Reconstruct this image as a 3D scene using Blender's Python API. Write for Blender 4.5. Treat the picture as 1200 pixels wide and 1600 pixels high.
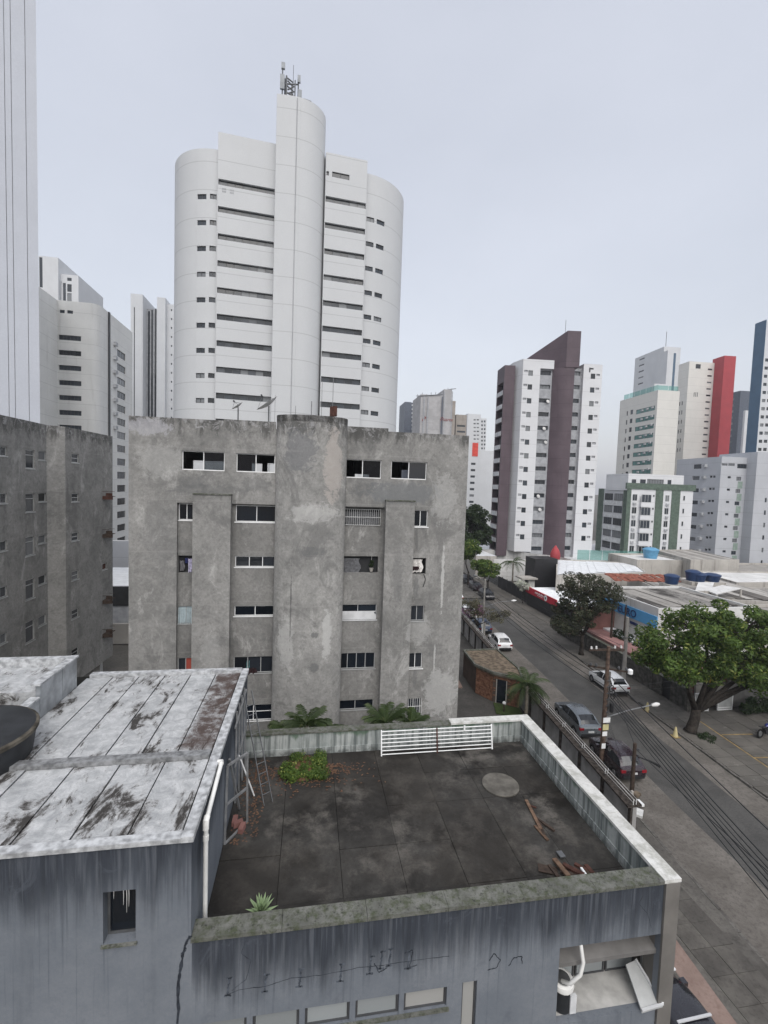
import bpy, bmesh, math, random
from mathutils import Vector, Matrix
random.seed(7)
for o in list(bpy.data.objects): bpy.data.objects.remove(o)
S = bpy.context.scene
R = math.radians
# ---------------------------------------------------------------- camera
CAM_Z, FPX, PITCH, ROLL, YAW = 18.0, 709.0, R(3.31), R(1.91), R(9.37)
FW = Vector((math.sin(YAW)*math.cos(PITCH), math.cos(YAW)*math.cos(PITCH), -math.sin(PITCH)))
_r = Vector((math.cos(YAW), -math.sin(YAW), 0)); _d = FW.cross(_r)
RT = math.cos(ROLL)*_r - math.sin(ROLL)*_d
DN = math.sin(ROLL)*_r + math.cos(ROLL)*_d
CP = Vector((0, 0, CAM_Z))
cd = bpy.data.cameras.new('camera'); cam = bpy.data.objects.new('camera', cd); S.collection.objects.link(cam)
cd.sensor_fit = 'HORIZONTAL'; cd.sensor_width = 36; cd.lens = 36*FPX/1200
cd.clip_start = 0.1; cd.clip_end = 6000
M3 = Matrix((RT, -DN, -FW)).transposed()
cam.matrix_world = Matrix.Translation(CP) @ M3.to_4x4()
S.camera = cam
# ---------------------------------------------------------------- sky and light (overcast)
SUN_EL, SUN_AZ = R(50), R(178)          # azimuth clockwise from +Y: behind the camera
w = bpy.data.worlds.new('World'); S.world = w; w.use_nodes = True
nt = w.node_tree; nt.nodes.clear()
sk = nt.nodes.new('ShaderNodeTexSky'); sk.sky_type = 'NISHITA'; sk.sun_disc = False
sk.sun_elevation = SUN_EL; sk.sun_rotation = SUN_AZ; sk.air_density = 1.5; sk.dust_density = 4
b1 = nt.nodes.new('ShaderNodeBackground'); b1.inputs[1].default_value = 0.05
hs = nt.nodes.new('ShaderNodeHueSaturation'); hs.inputs['Saturation'].default_value = .55; nt.links.new(sk.outputs[0], hs.inputs['Color']); nt.links.new(hs.outputs[0], b1.inputs[0])   # overcast: the blue is veiled
tc = nt.nodes.new('ShaderNodeTexCoord'); mp = nt.nodes.new('ShaderNodeMapping'); mp.inputs['Scale'].default_value = (1, 1, 2.2)
nz = nt.nodes.new('ShaderNodeTexNoise'); nz.inputs['Scale'].default_value = 1.3; nz.inputs['Detail'].default_value = 4
cr = nt.nodes.new('ShaderNodeValToRGB')
cr.color_ramp.elements[0].position = .3; cr.color_ramp.elements[0].color = (.76, .785, .88, 1)
cr.color_ramp.elements[1].position = .72; cr.color_ramp.elements[1].color = (.95, .97, 1.07, 1)
b2 = nt.nodes.new('ShaderNodeBackground'); b2.inputs[1].default_value = 0.325
ad = nt.nodes.new('ShaderNodeAddShader'); wo = nt.nodes.new('ShaderNodeOutputWorld')
L = nt.links.new
L(tc.outputs['Generated'], mp.inputs[0]); L(mp.outputs[0], nz.inputs['Vector']); L(nz.outputs[0], cr.inputs[0])
L(cr.outputs[0], b2.inputs[0]); L(b1.outputs[0], ad.inputs[0]); L(b2.outputs[0], ad.inputs[1]); L(ad.outputs[0], wo.inputs[0])
sl = bpy.data.lights.new('sun', 'SUN'); sl.energy = 1.2; sl.angle = R(60); sl.color = (1, .975, .94)
so = bpy.data.objects.new('sun', sl); S.collection.objects.link(so)
sdir = Vector((math.sin(SUN_AZ)*math.cos(SUN_EL), math.cos(SUN_AZ)*math.cos(SUN_EL), math.sin(SUN_EL)))
so.rotation_euler = sdir.to_track_quat('Z', 'Y').to_euler(); so.location = (0, -40, 80)
S.view_settings.view_transform = 'Standard'; S.view_settings.look = 'None'
S.view_settings.exposure = 0.76; S.view_settings.gamma = 1; S.view_settings.use_curve_mapping = False
S.render.engine = 'CYCLES'
# ---------------------------------------------------------------- survey: a sight line of the photograph met with a known plane
def ray(x, y): return RT*((x-600)/FPX) + DN*((y-800)/FPX) + FW
def at_y(x, y, Y): r = ray(x, y); return CP + r*(Y/r.y)
def at_x(x, y, X): r = ray(x, y); return CP + r*(X/r.x)
def at_z(x, y, z): r = ray(x, y); return CP + r*((z-CAM_Z)/r.z)
class Pl:                                # a vertical wall plane: point, direction of its run (wall faces right of the run)
    def __init__(s, x, y, a): s.x, s.y, s.a = x, y, a; s.d = Vector((math.cos(a), math.sin(a), 0)); s.n = Vector((math.sin(a), -math.cos(a), 0))
    def uv(s, px, py):
        r = ray(px, py); p0 = Vector((s.x, s.y, CAM_Z)); t = (p0-CP).dot(s.n)/r.dot(s.n); p = CP+r*t
        return (p-p0).dot(s.d), p.z
    def u(s, px, py): return s.uv(px, py)[0]
    def z(s, px, py): return s.uv(px, py)[1]
    def op(s, x0, y0, x1, y1):           # a rectangle of the photograph as an opening on the wall
        ym = (y0+y1)/2; xm = (x0+x1)/2
        return (s.u(x0, ym), s.u(x1, ym), s.z(xm, y1), s.z(xm, y0))
    def xy(s, u, d=0): return (s.x+s.d.x*u-s.n.x*d, s.y+s.d.y*u-s.n.y*d)
# ---------------------------------------------------------------- materials
MATS = {}
class G:
    def __init__(s, name, rough=.85, spec=.3, metal=0):
        s.m = bpy.data.materials.new(name); s.m.use_nodes = True; s.t = s.m.node_tree
        s.b = s.t.nodes['Principled BSDF']; s.b.inputs['Roughness'].default_value = rough
        s.b.inputs['Specular IOR Level'].default_value = spec; s.b.inputs['Metallic'].default_value = metal
        s.geo = s.t.nodes.new('ShaderNodeNewGeometry'); s.pos = s.geo.outputs['Position']; MATS[name] = s.m
    def new(s, t, **k):
        n = s.t.nodes.new(t)
        for a, v in k.items(): setattr(n, a, v)
        return n
    def put(s, i, v):
        if hasattr(v, 'links'): s.t.links.new(v, i)
        else:
            if isinstance(v, (tuple, list)) and i.type == 'RGBA' and len(v) == 3: v = (*v, 1)
            i.default_value = v
    def vec(s, sx, sy, sz):
        n = s.new('ShaderNodeVectorMath', operation='MULTIPLY'); s.put(n.inputs[0], s.pos); n.inputs[1].default_value = (sx, sy, sz); return n.outputs[0]
    def noise(s, sc=1, det=4, rough=.55, vec=None, dist=0):
        n = s.new('ShaderNodeTexNoise'); s.put(n.inputs['Vector'], vec if vec is not None else s.pos)
        n.inputs['Scale'].default_value = sc; n.inputs['Detail'].default_value = det; n.inputs['Roughness'].default_value = rough; n.inputs['Distortion'].default_value = dist
        return n.outputs[0]
    def rng(s, f, a, b, c=0, d=1):
        n = s.new('ShaderNodeMapRange'); n.interpolation_type = 'SMOOTHSTEP'
        s.put(n.inputs[0], f); n.inputs[1].default_value = a; n.inputs[2].default_value = b; n.inputs[3].default_value = c; n.inputs[4].default_value = d
        return n.outputs[0]
    def math(s, op, a, b=0):
        n = s.new('ShaderNodeMath', operation=op); s.put(n.inputs[0], a); s.put(n.inputs[1], b); return n.outputs[0]
    def mix(s, f, a, b):
        n = s.new('ShaderNodeMix', data_type='RGBA'); s.put(n.inputs['Factor'], f); s.put(n.inputs['A'], a); s.put(n.inputs['B'], b); return n.outputs['Result']
    def sep(s, i): n = s.new('ShaderNodeSeparateXYZ'); s.put(n.inputs[0], s.pos); return n.outputs[i]
    def col(s, c): s.put(s.b.inputs['Base Color'], c); return s
    def bump(s, h, st=.3, d=.02):
        n = s.new('ShaderNodeBump'); n.inputs['Strength'].default_value = st; n.inputs['Distance'].default_value = d
        s.put(n.inputs['Height'], h); s.t.links.new(n.outputs[0], s.b.inputs['Normal']); return s
    def streak(s, k=2.2, zs=.12, det=4): return s.noise(1, det, .6, s.vec(k, k, zs))
def sc(c, k): return tuple(min(1, v*k) for v in c)
def plain(name, c, rough=.7, spec=.3, metal=0, var=.18, s=1.5):
    g = G(name, rough, spec, metal); n = g.rng(g.noise(s, 5), .3, .7)
    g.col(g.mix(n, sc(c, 1-var), sc(c, 1+var*.6))); return g.m
def grime(name, c, dark, joint=None, rough=.85, amt=.5, k=1.6, top=None, topdark=None, fine=10, bl=.35, spec=.25, joff=0, bv=1.0):
    """painted or rendered wall: blotches, rain streaks, optional dark run-off below a roof edge, optional storey joints"""
    g = G(name, rough, spec)
    bn = g.rng(g.noise(bl, 6, .6), .35, .7); fn = g.rng(g.noise(fine, 4, .65), .25, .75)
    c0 = g.mix(bn, sc(c, 1-.14*bv), sc(c, 1+.1*bv)); c0 = g.mix(g.math('MULTIPLY', fn, .22), c0, sc(c, .72))
    st = g.rng(g.streak(k), .52, .8, 0, amt); c0 = g.mix(st, c0, dark)
    if top:
        z1, z0 = top
        f = g.rng(g.sep(2), z0, z1); s2 = g.streak(k*2.0, .10, 5)
        f2 = g.math('MULTIPLY', g.rng(g.math('ADD', g.math('MULTIPLY', f, .62), s2), .72, 1.0), .85)
        c0 = g.mix(f2, c0, topdark or dark)
    if joint:
        md = g.math('PINGPONG', g.math('ADD', g.sep(2), joff), joint/2); c0 = g.mix(g.rng(md, .02, .06, .38, 0), c0, sc(c, .4))
    g.col(c0); g.bump(g.noise(fine*1.5, 5, .7), .25, .02); return g.m
# walls
def _b(px, py, rx, rz, col, am, Y=26.4): p = at_y(px, py, Y); return (p.x, p.z, rx, rz, col, am)
_pl, _dk, _wh = (.40, .375, .345), (.115, .118, .12), (.50, .50, .49)
BLOBS = [_b(520, 730, .55, 2.3, (.40, .37, .345), .7), _b(470, 705, 1.0, 1.3, (.13, .135, .145), .6), _b(488, 800, 1.5, .6, _wh, .45), _b(510, 985, .28, 1.6, _wh, .6), _b(448, 1000, .5, 1.7, _wh, .35), _b(487, 860, .8, .35, _dk, .5), _b(492, 985, .22, .25, _dk, .7), _b(490, 1035, .3, .3, _dk, .6),
 _b(630, 770, 2.6, .7, (.15, .158, .165), .65), _b(690, 1085, 1.3, 1.5, _wh, .45), _b(693, 905, .10, 2.3, _wh, .7), _b(680, 1030, .07, .8, _wh, .6), _b(655, 985, .9, 1.0, _wh, .3), _b(696, 780, .9, 1.6, _wh, .3), _b(250, 720, 1.5, 1.0, _wh, .25), _b(320, 765, 2.2, .35, _dk, .4), _b(230, 665, 1.4, .5, (.42, .42, .45), .5), _b(250, 840, 1.2, 1.8, _dk, .25), _b(330, 1020, .6, 1.4, _wh, .2), _b(620, 900, .35, 2.0, _dk, .35), _b(455, 940, .05, 2.4, (.07, .07, .07), .6),
 _b(652, 845, .12, .7, _dk, .5), _b(651, 918, .16, .8, _dk, .5), _b(300, 752, .9, .45, _dk, .4), _b(400, 756, .9, .45, _dk, .4), _b(568, 764, .8, .45, _dk, .35), _b(649, 1064, .14, .8, _dk, .45)]
def concrete_wall(name, bright):
    g = G(name, .92, .15)
    big = g.rng(g.noise(.22, 5, .6), .32, .68); mid = g.rng(g.noise(1.1, 8, .68, None, .9), .3, .72); fine = g.rng(g.noise(7, 6, .72), .25, .75)
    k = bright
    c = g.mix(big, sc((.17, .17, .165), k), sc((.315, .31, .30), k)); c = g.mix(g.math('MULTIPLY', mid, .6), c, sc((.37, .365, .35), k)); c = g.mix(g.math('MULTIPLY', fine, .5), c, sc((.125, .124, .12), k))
    pale = g.rng(g.noise(.75, 9, .76, g.vec(1, 1, .55), .5), .54, .68, 0, .6); c = g.mix(pale, c, (.46, .455, .44))
    dk = g.rng(g.noise(.42, 7, .7, g.vec(1, 1, .7), 1.0), .54, .64, 0, .55); c = g.mix(dk, c, (.13, .13, .128))
    mot = g.rng(g.noise(3.2, 9, .8, None, .5), .5, .62, 0, .35); c = g.mix(mot, c, (.10, .10, .097))
    st = g.rng(g.streak(1.3, .07, 5), .56, .76, 0, .5); c = g.mix(st, c, (.12, .12, .118))
    ls = g.rng(g.streak(1.9, .05, 3), .66, .78, 0, .35); c = g.mix(ls, c, (.38, .375, .36))
    f = g.rng(g.sep(2), 18.9, 21.4); s2 = g.noise(1, 6, .7, g.vec(1.6, 1.6, .5), .6)
    f2 = g.rng(g.math('ADD', g.math('MULTIPLY', f, .5), s2), .82, 1.06, 0, .8); c = g.mix(f2, c, (.06, .06, .058))
    wash = g.rng(g.math('ADD', g.math('MULTIPLY', f, .35), g.noise(2.4, 7, .75, None, 1.2)), .84, .95, 0, .5); c = g.mix(wash, c, (.42, .42, .43))
    X_, Z_ = g.sep(0), g.sep(2); wob = g.math('MULTIPLY', g.math('SUBTRACT', g.noise(1.9, 10, .82, None, .9), .5), 3.4)
    for (cx, cz, rx, rz, col_, am) in BLOBS:
        dx = g.math('DIVIDE', g.math('SUBTRACT', X_, cx), rx); dz = g.math('DIVIDE', g.math('SUBTRACT', Z_, cz), rz)
        dd = g.math('ADD', g.math('SQRT', g.math('ADD', g.math('MULTIPLY', dx, dx), g.math('MULTIPLY', dz, dz))), wob); c = g.mix(g.rng(dd, .72, 1.0, am, 0), c, col_)
    cl = g.math('PINGPONG', g.math('ADD', g.sep(2), .55), 1.45); c = g.mix(g.rng(g.math('ADD', cl, g.math('MULTIPLY', g.noise(.6), .3)), .16, .2, .16, 0), c, (.36, .35, .34))
    g.col(c); g.bump(g.noise(9, 8, .75), .5, .03)
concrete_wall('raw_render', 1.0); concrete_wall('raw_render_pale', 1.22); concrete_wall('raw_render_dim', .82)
def blue_wall():
    g = G('slate_blue_paint', .88, .2)
    bn = g.rng(g.noise(.6, 6, .6), .3, .7); fine = g.rng(g.noise(16, 5, .7), .3, .75)
    c = g.mix(bn, (.132, .147, .168), (.180, .194, .214)); c = g.mix(g.math('MULTIPLY', fine, .3), c, (.10, .118, .145))
    # run-off below the copings: left block (top 10.9) and parapet (top 8.8)
    xs = g.sep(0); zt = g.math('ADD', 8.75, g.math('MULTIPLY', g.math('LESS_THAN', xs, -2.13), 2.15))
    dz = g.math('SUBTRACT', zt, g.sep(2)); f = g.rng(dz, 0, 2.1, 1, 0)
    s1 = g.streak(4.5, .16, 6); s2 = g.streak(1.1, .25, 4)
    a = g.math('ADD', g.math('ADD', g.math('MULTIPLY', s1, .6), g.math('MULTIPLY', s2, 1.0)), g.math('MULTIPLY', f, .62))
    c = g.mix(g.rng(a, .86, 1.42, 0, .92), c, (.022, .026, .034))
    s3 = g.streak(13, .3, 6); c = g.mix(g.rng(g.math('ADD', s3, g.math('MULTIPLY', f, .22)), .56, .78, 0, .55), c, (.045, .052, .066))
    lt = g.rng(g.math('ADD', g.streak(9, .35, 6), g.math('MULTIPLY', f, .16)), .64, .82, 0, .2); c = g.mix(lt, c, (.25, .27, .30))
    sm = g.rng(g.noise(1.7, 8, .75, g.vec(1, 1, .6), .8), .56, .68, 0, .4); c = g.mix(sm, c, (.09, .10, .12))
    g.col(c); g.bump(g.noise(22, 6, .75), .35, .012)
blue_wall()
def mossy(name, a, b, moss, dark, k=1.0):
    g = G(name, .92, .15); n1 = g.rng(g.noise(1.6*k, 7, .7), .35, .68); n2 = g.rng(g.noise(5*k, 6, .7), .42, .66); n3 = g.rng(g.noise(12*k, 5, .7), .5, .72)
    c = g.mix(n1, a, b); c = g.mix(n2, c, moss); c = g.mix(n3, c, dark); g.col(c); g.bump(g.noise(14, 6, .7), .4, .02)
mossy('mossy_coping', (.10, .102, .092), (.17, .172, .158), (.065, .074, .048), (.04, .042, .036))
mossy('pale_coping', (.5, .5, .48), (.62, .62, .6), (.36, .36, .33), (.42, .42, .4), .6)
def parapet_inner():
    g = G('stained_parapet', .9, .2)
    n = g.rng(g.noise(.9, 6, .65), .3, .7); c = g.mix(n, (.24, .265, .26), (.40, .42, .41))
    s = g.rng(g.streak(5, .25, 6), .42, .62, 0, .85); c = g.mix(s, c, (.085, .10, .098))
    f = g.rng(g.sep(2), 8.35, 8.8); gm = g.rng(g.math('ADD', g.math('MULTIPLY', f, .4), g.streak(2.2, .5, 5)), .68, .9, 0, .8); c = g.mix(gm, c, (.065, .11, .07))
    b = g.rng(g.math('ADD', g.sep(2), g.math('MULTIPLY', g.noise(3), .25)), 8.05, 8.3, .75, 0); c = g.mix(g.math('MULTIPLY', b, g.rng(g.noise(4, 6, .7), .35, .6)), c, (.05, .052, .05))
    g.col(c); g.bump(g.noise(10, 6, .7), .4, .02)
parapet_inner()
def roof_white():
    g = G('silver_roof_membrane', .45, .4)
    n = g.rng(g.noise(3, 8, .75, None, .6), .3, .72); c = g.mix(n, (.27, .28, .288), (.56, .568, .572))
    rp = g.rng(g.noise(16, 5, .8, g.vec(1, 2.2, 1), .8), .45, .62, 0, .4); c = g.mix(rp, c, (.30, .31, .32))
    sv = g.vec(1.2, .5, 1); s = g.noise(1.25, 9, .74, sv, .35); d = g.rng(s, .53, .62, 0, .95); c = g.mix(g.rng(g.noise(1.25, 9, .74, sv, .35), .50, .60, 0, .7), c, (.13, .12, .11)); c = g.mix(d, c, (.028, .025, .023))
    br = g.rng(g.math('ADD', g.rng(g.sep(0), -3.9, -2.5), g.math('MULTIPLY', g.noise(1.6, 9, .78, None, .5), 1.9)), 1.25, 1.6); up = g.math('MULTIPLY', br, g.math('MULTIPLY', g.rng(g.sep(1), 11.9, 12.6), g.rng(g.noise(2.6, 9, .78), .36, .56, .25, 1))); c = g.mix(up, c, (.07, .05, .044))
    g.col(c); g.put(g.b.inputs['Roughness'], g.rng(d, 0, 1, .42, .95)); g.bump(g.noise(13, 6, .75, g.vec(1, 2, 1), .6), .55, .03)
roof_white()
plain('silver_trim', (.40, .41, .42), .55, .4, 0, .45, 6)
plain('silver_sheet', (.36, .38, .40), .35, .5, .4, .3, 2.5)
def slab_mat():
    g = G('terrace_slab', .9, .2)
    n = g.rng(g.noise(.55, 7, .68, None, .4), .32, .68); c = g.mix(n, (.013, .012, .011), (.062, .06, .056))
    p = g.rng(g.noise(1.0, 9, .72, None, .15), .44, .68, 0, .85); c = g.mix(p, c, (.125, .116, .104))
    f = g.rng(g.noise(11, 6, .75), .5, .72, 0, .5); c = g.mix(f, c, (.014, .013, .012))
    br = g.rng(g.noise(.28, 5, .6), .42, .62, 0, .6); c = g.mix(br, c, (.018, .015, .012))
    oi = g.new('ShaderNodeObjectInfo'); v = g.rng(oi.outputs['Random'], 0, 1, 0, .35); c = g.mix(v, c, (.02, .019, .018))
    g.col(c); g.bump(g.noise(9, 7, .75), .45, .02)
slab_mat()
plain('joint_dark', (.02, .02, .018), .95, .1)
WT = (.535, .55, .565)
grime('tower_white', WT, (.50, .505, .51), 2.9, .6, .32, 1.6, fine=9, joff=.35, bv=.15)
grime('tower_white_plain', (.50, .525, .58), (.43, .45, .49), None, .6, .25, 1.2, fine=7, bv=.2)
grime('tower_cream', (.70, .70, .68), (.42, .41, .38), 2.9, .7, .4, 1.2, fine=6, bv=.35)
grime('far_white', (.58, .595, .615), (.5, .5, .5), None, .8, .25, bv=.25)
grime('tile_white', (.62, .63, .65), (.5, .5, .52), 2.9, .6, .3, 1.2, joff=1.1, bv=.25)
grime('tile_purple', (.100, .075, .088), (.06, .045, .055), 2.9, .55, .5, 1.2, joff=1.1)
plain('panel_grey', (.33, .34, .36), .7)
plain('panel_pale', (.55, .56, .57), .7)
grime('lilac_grey', (.44, .455, .485), (.3, .31, .34), 2.9, .8, .35, 1.0, bv=.3)
plain('tile_green', (.085, .12, .095), .6, .4, 0, .25, 2)
plain('tile_green_pale', (.24, .31, .27), .6, .4)
grime('hotel_cream', (.66, .65, .615), (.5, .48, .44), 2.9, .8, .25, 1, bv=.25)
plain('facade_red', (.36, .05, .06), .6, .3, 0, .08, .4)
plain('facade_blue', (.055, .115, .19), .5, .4, 0, .1, .4)
plain('facade_dark', (.085, .10, .13), .5, .4)
plain('glass_green', (.10, .22, .21), .12, .6)
plain('glass_blue', (.05, .10, .16), .12, .6)
grime('netting', (.40, .395, .40), (.25, .24, .25), 2.9, .95, .6, .6, fine=2)
grime('beige_block', (.33, .30, .27), (.16, .14, .13), 2.9, .9, .6, .6)
grime('plaster_white', (.62, .62, .61), (.25, .24, .22), None, .9, .6, 1.5)
grime('plaster_old', (.42, .40, .37), (.10, .09, .08), None, .95, .9, 1.6, fine=3)
plain('sheet_white', (.74, .76, .78), .4, .4, 0, .12, 1)
grime('fibre_roof', (.30, .285, .265), (.11, .10, .09), None, .95, .7, .8)
def patch_roof():
    g = G('roof_patch', .92, .2); n = g.rng(g.noise(.35, 6, .7, g.vec(1, .5, 1), .6), .42, .56); c = g.mix(n, (.05, .045, .042), (.24, .23, .215)); c = g.mix(g.rng(g.noise(2.5, 7, .75), .45, .65, 0, .7), c, (.09, .085, .08)); g.col(c)
patch_roof()
plain('ridge_grey', (.2, .205, .21), .6, .3, 0, .5, 6)
grime('fibre_pale', (.40, .385, .36), (.14, .13, .12), None, .95, .7, .8)
grime('fibre_dark', (.13, .12, .11), (.04, .037, .034), None, .95, .7, .8)
plain('cover_pale', (.42, .415, .40), .9, .2, 0, .25, 2)
plain('tank_dirty', (.09, .08, .065), .8, .2, 0, .6, 3)
plain('antenna_grey', (.30, .32, .34), .6)
plain('frame_steel', (.27, .275, .28), .5, .4, .3, .25, 4)
plain('salmon', (.22, .11, .098), .85, .2, 0, .2, .8)
plain('salmon_roof', (.30, .17, .16), .9, .2, 0, .25, .8)
plain('sign_red', (.42, .015, .035), .5, .4)
plain('sign_blue', (.09, .33, .62), .5, .4, 0, .06)
plain('ink_blue', (.012, .03, .12), .5)
plain('script_red', (.22, .03, .03), .7)
plain('white_paint', (.74, .75, .75), .5, .4, 0, .06, 3)
plain('pvc_white', (.72, .72, .70), .4, .4, 0, .1, 3)
plain('black_metal', (.018, .018, .02), .5, .4)
plain('steel_grey', (.15, .155, .16), .45, .5, .5, .25, 4)
plain('alu_frame', (.46, .47, .47), .4, .5, .3, .1)
plain('frame_dark', (.06, .062, .066), .5)
plain('rust', (.075, .036, .028), .9, .2, 0, .4, 5)
plain('timber', (.14, .09, .062), .85, .2, 0, .4, 6)
plain('timber_dark', (.055, .04, .032), .9, .2, 0, .4, 6)
plain('tank_black', (.022, .024, .027), .6, .35, 0, .4, 1.5)
plain('tank_blue', (.011, .034, .10), .45, .4, 0, .15, 2)
plain('tank_sky', (.10, .28, .45), .45, .4, 0, .15, 2)
plain('dish_grey', (.55, .55, .54), .5)
plain('interior', (.035, .036, .038), .95, .05)
plain('room_wall', (.16, .15, .135), .9)
plain('pillar_beige', (.15, .142, .132), .9, .2, 0, .2, 1)
plain('cover_stone', (.12, .113, .10), .95, .1, 0, .35, 3)
plain('stone_dark', (.085, .082, .075), .95, .1, 0, .5, 3)
plain('stone_grey', (.16, .155, .15), .95, .1, 0, .3, 1)
plain('mural_yellow', (.45, .30, .06), .9)
plain('gate_grey', (.36, .37, .37), .6)
plain('terracotta', (.24, .09, .065), .9, .1, 0, .4, 2)
plain('wall_grey', (.27, .265, .26), .9, .1, 0, .3, 1)
plain('dark_coping', (.055, .047, .042), .95, .1, 0, .6, 5)
plain('brick_red', (.20, .105, .07), .9, .1, 0, .45, 4)
plain('brick_mortar', (.09, .07, .06), .95, .1)
plain('roof_tan', (.15, .12, .09), .95, .1, 0, .5, 3)
plain('pole_brown', (.105, .075, .06), .95, .1, 0, .5, 4)
plain('pole_grey', (.13, .125, .12), .95, .1, 0, .4, 4)
plain('pole_concrete', (.27, .26, .245), .9, .1, 0, .2, 2)
plain('poster_yellow', (.5, .46, .25), .8)
plain('mural_pale', (.42, .36, .2), .8)
for _n, _c in (('grey', (.2, .2, .21)), ('blue', (.04, .05, .16)), ('lilac', (.5, .48, .62)), ('teal', (.10, .22, .23)), ('dark', (.035, .02, .022)), ('white', (.66, .64, .62)), ('tarp', (.12, .122, .13))): plain('cloth_'+_n, _c, .9, .1, 0, .3, 8)
plain('curtain_red', (.34, .07, .05), .9)
plain('curtain_cream', (.42, .42, .32), .9)
plain('blind_blue', (.42, .50, .53), .8, .2, 0, .2, 4)
plain('sign_red2', (.60, .07, .05), .5)
def glass(name, c, lite, share):
    g = G(name, .1, .6); oi = g.new('ShaderNodeObjectInfo'); r = oi.outputs['Random']
    g.col(g.mix(g.rng(r, share, share+.06), g.mix(r, sc(c, .5), sc(c, 1.8)), lite)); g.put(g.b.inputs['Roughness'], g.rng(r, .2, .9, .06, .25))
glass('glass_dark', (.016, .019, .024), (.13, .135, .14), .86)
glass('glass_far', (.022, .028, .036), (.16, .17, .18), .8)
glass('glass_frost', (.20, .215, .22), (.3, .3, .29), .8)
glass('glass_black', (.006, .009, .014), (.01, .014, .018), .99)
g = G('glass_clear', .05, .5); g.b.inputs['Transmission Weight'].default_value = .0
tr = g.new('ShaderNodeBsdfTransparent'); tr.inputs[0].default_value = (.55, .58, .6, 1); mx = g.new('ShaderNodeMixShader'); mx.inputs[0].default_value = .25
g.col((.02, .02, .025)); g.t.links.new(tr.outputs[0], mx.inputs[1]); g.t.links.new(g.b.outputs[0], mx.inputs[2]); g.t.links.new(mx.outputs[0], g.t.nodes['Material Output'].inputs[0])
g = G('glass_green_clear', .08, .5); tr = g.new('ShaderNodeBsdfTransparent'); tr.inputs[0].default_value = (.6, .85, .8, 1); mx = g.new('ShaderNodeMixShader'); mx.inputs[0].default_value = .45
g.col((.14, .30, .28)); g.t.links.new(tr.outputs[0], mx.inputs[1]); g.t.links.new(g.b.outputs[0], mx.inputs[2]); g.t.links.new(mx.outputs[0], g.t.nodes['Material Output'].inputs[0])
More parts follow.
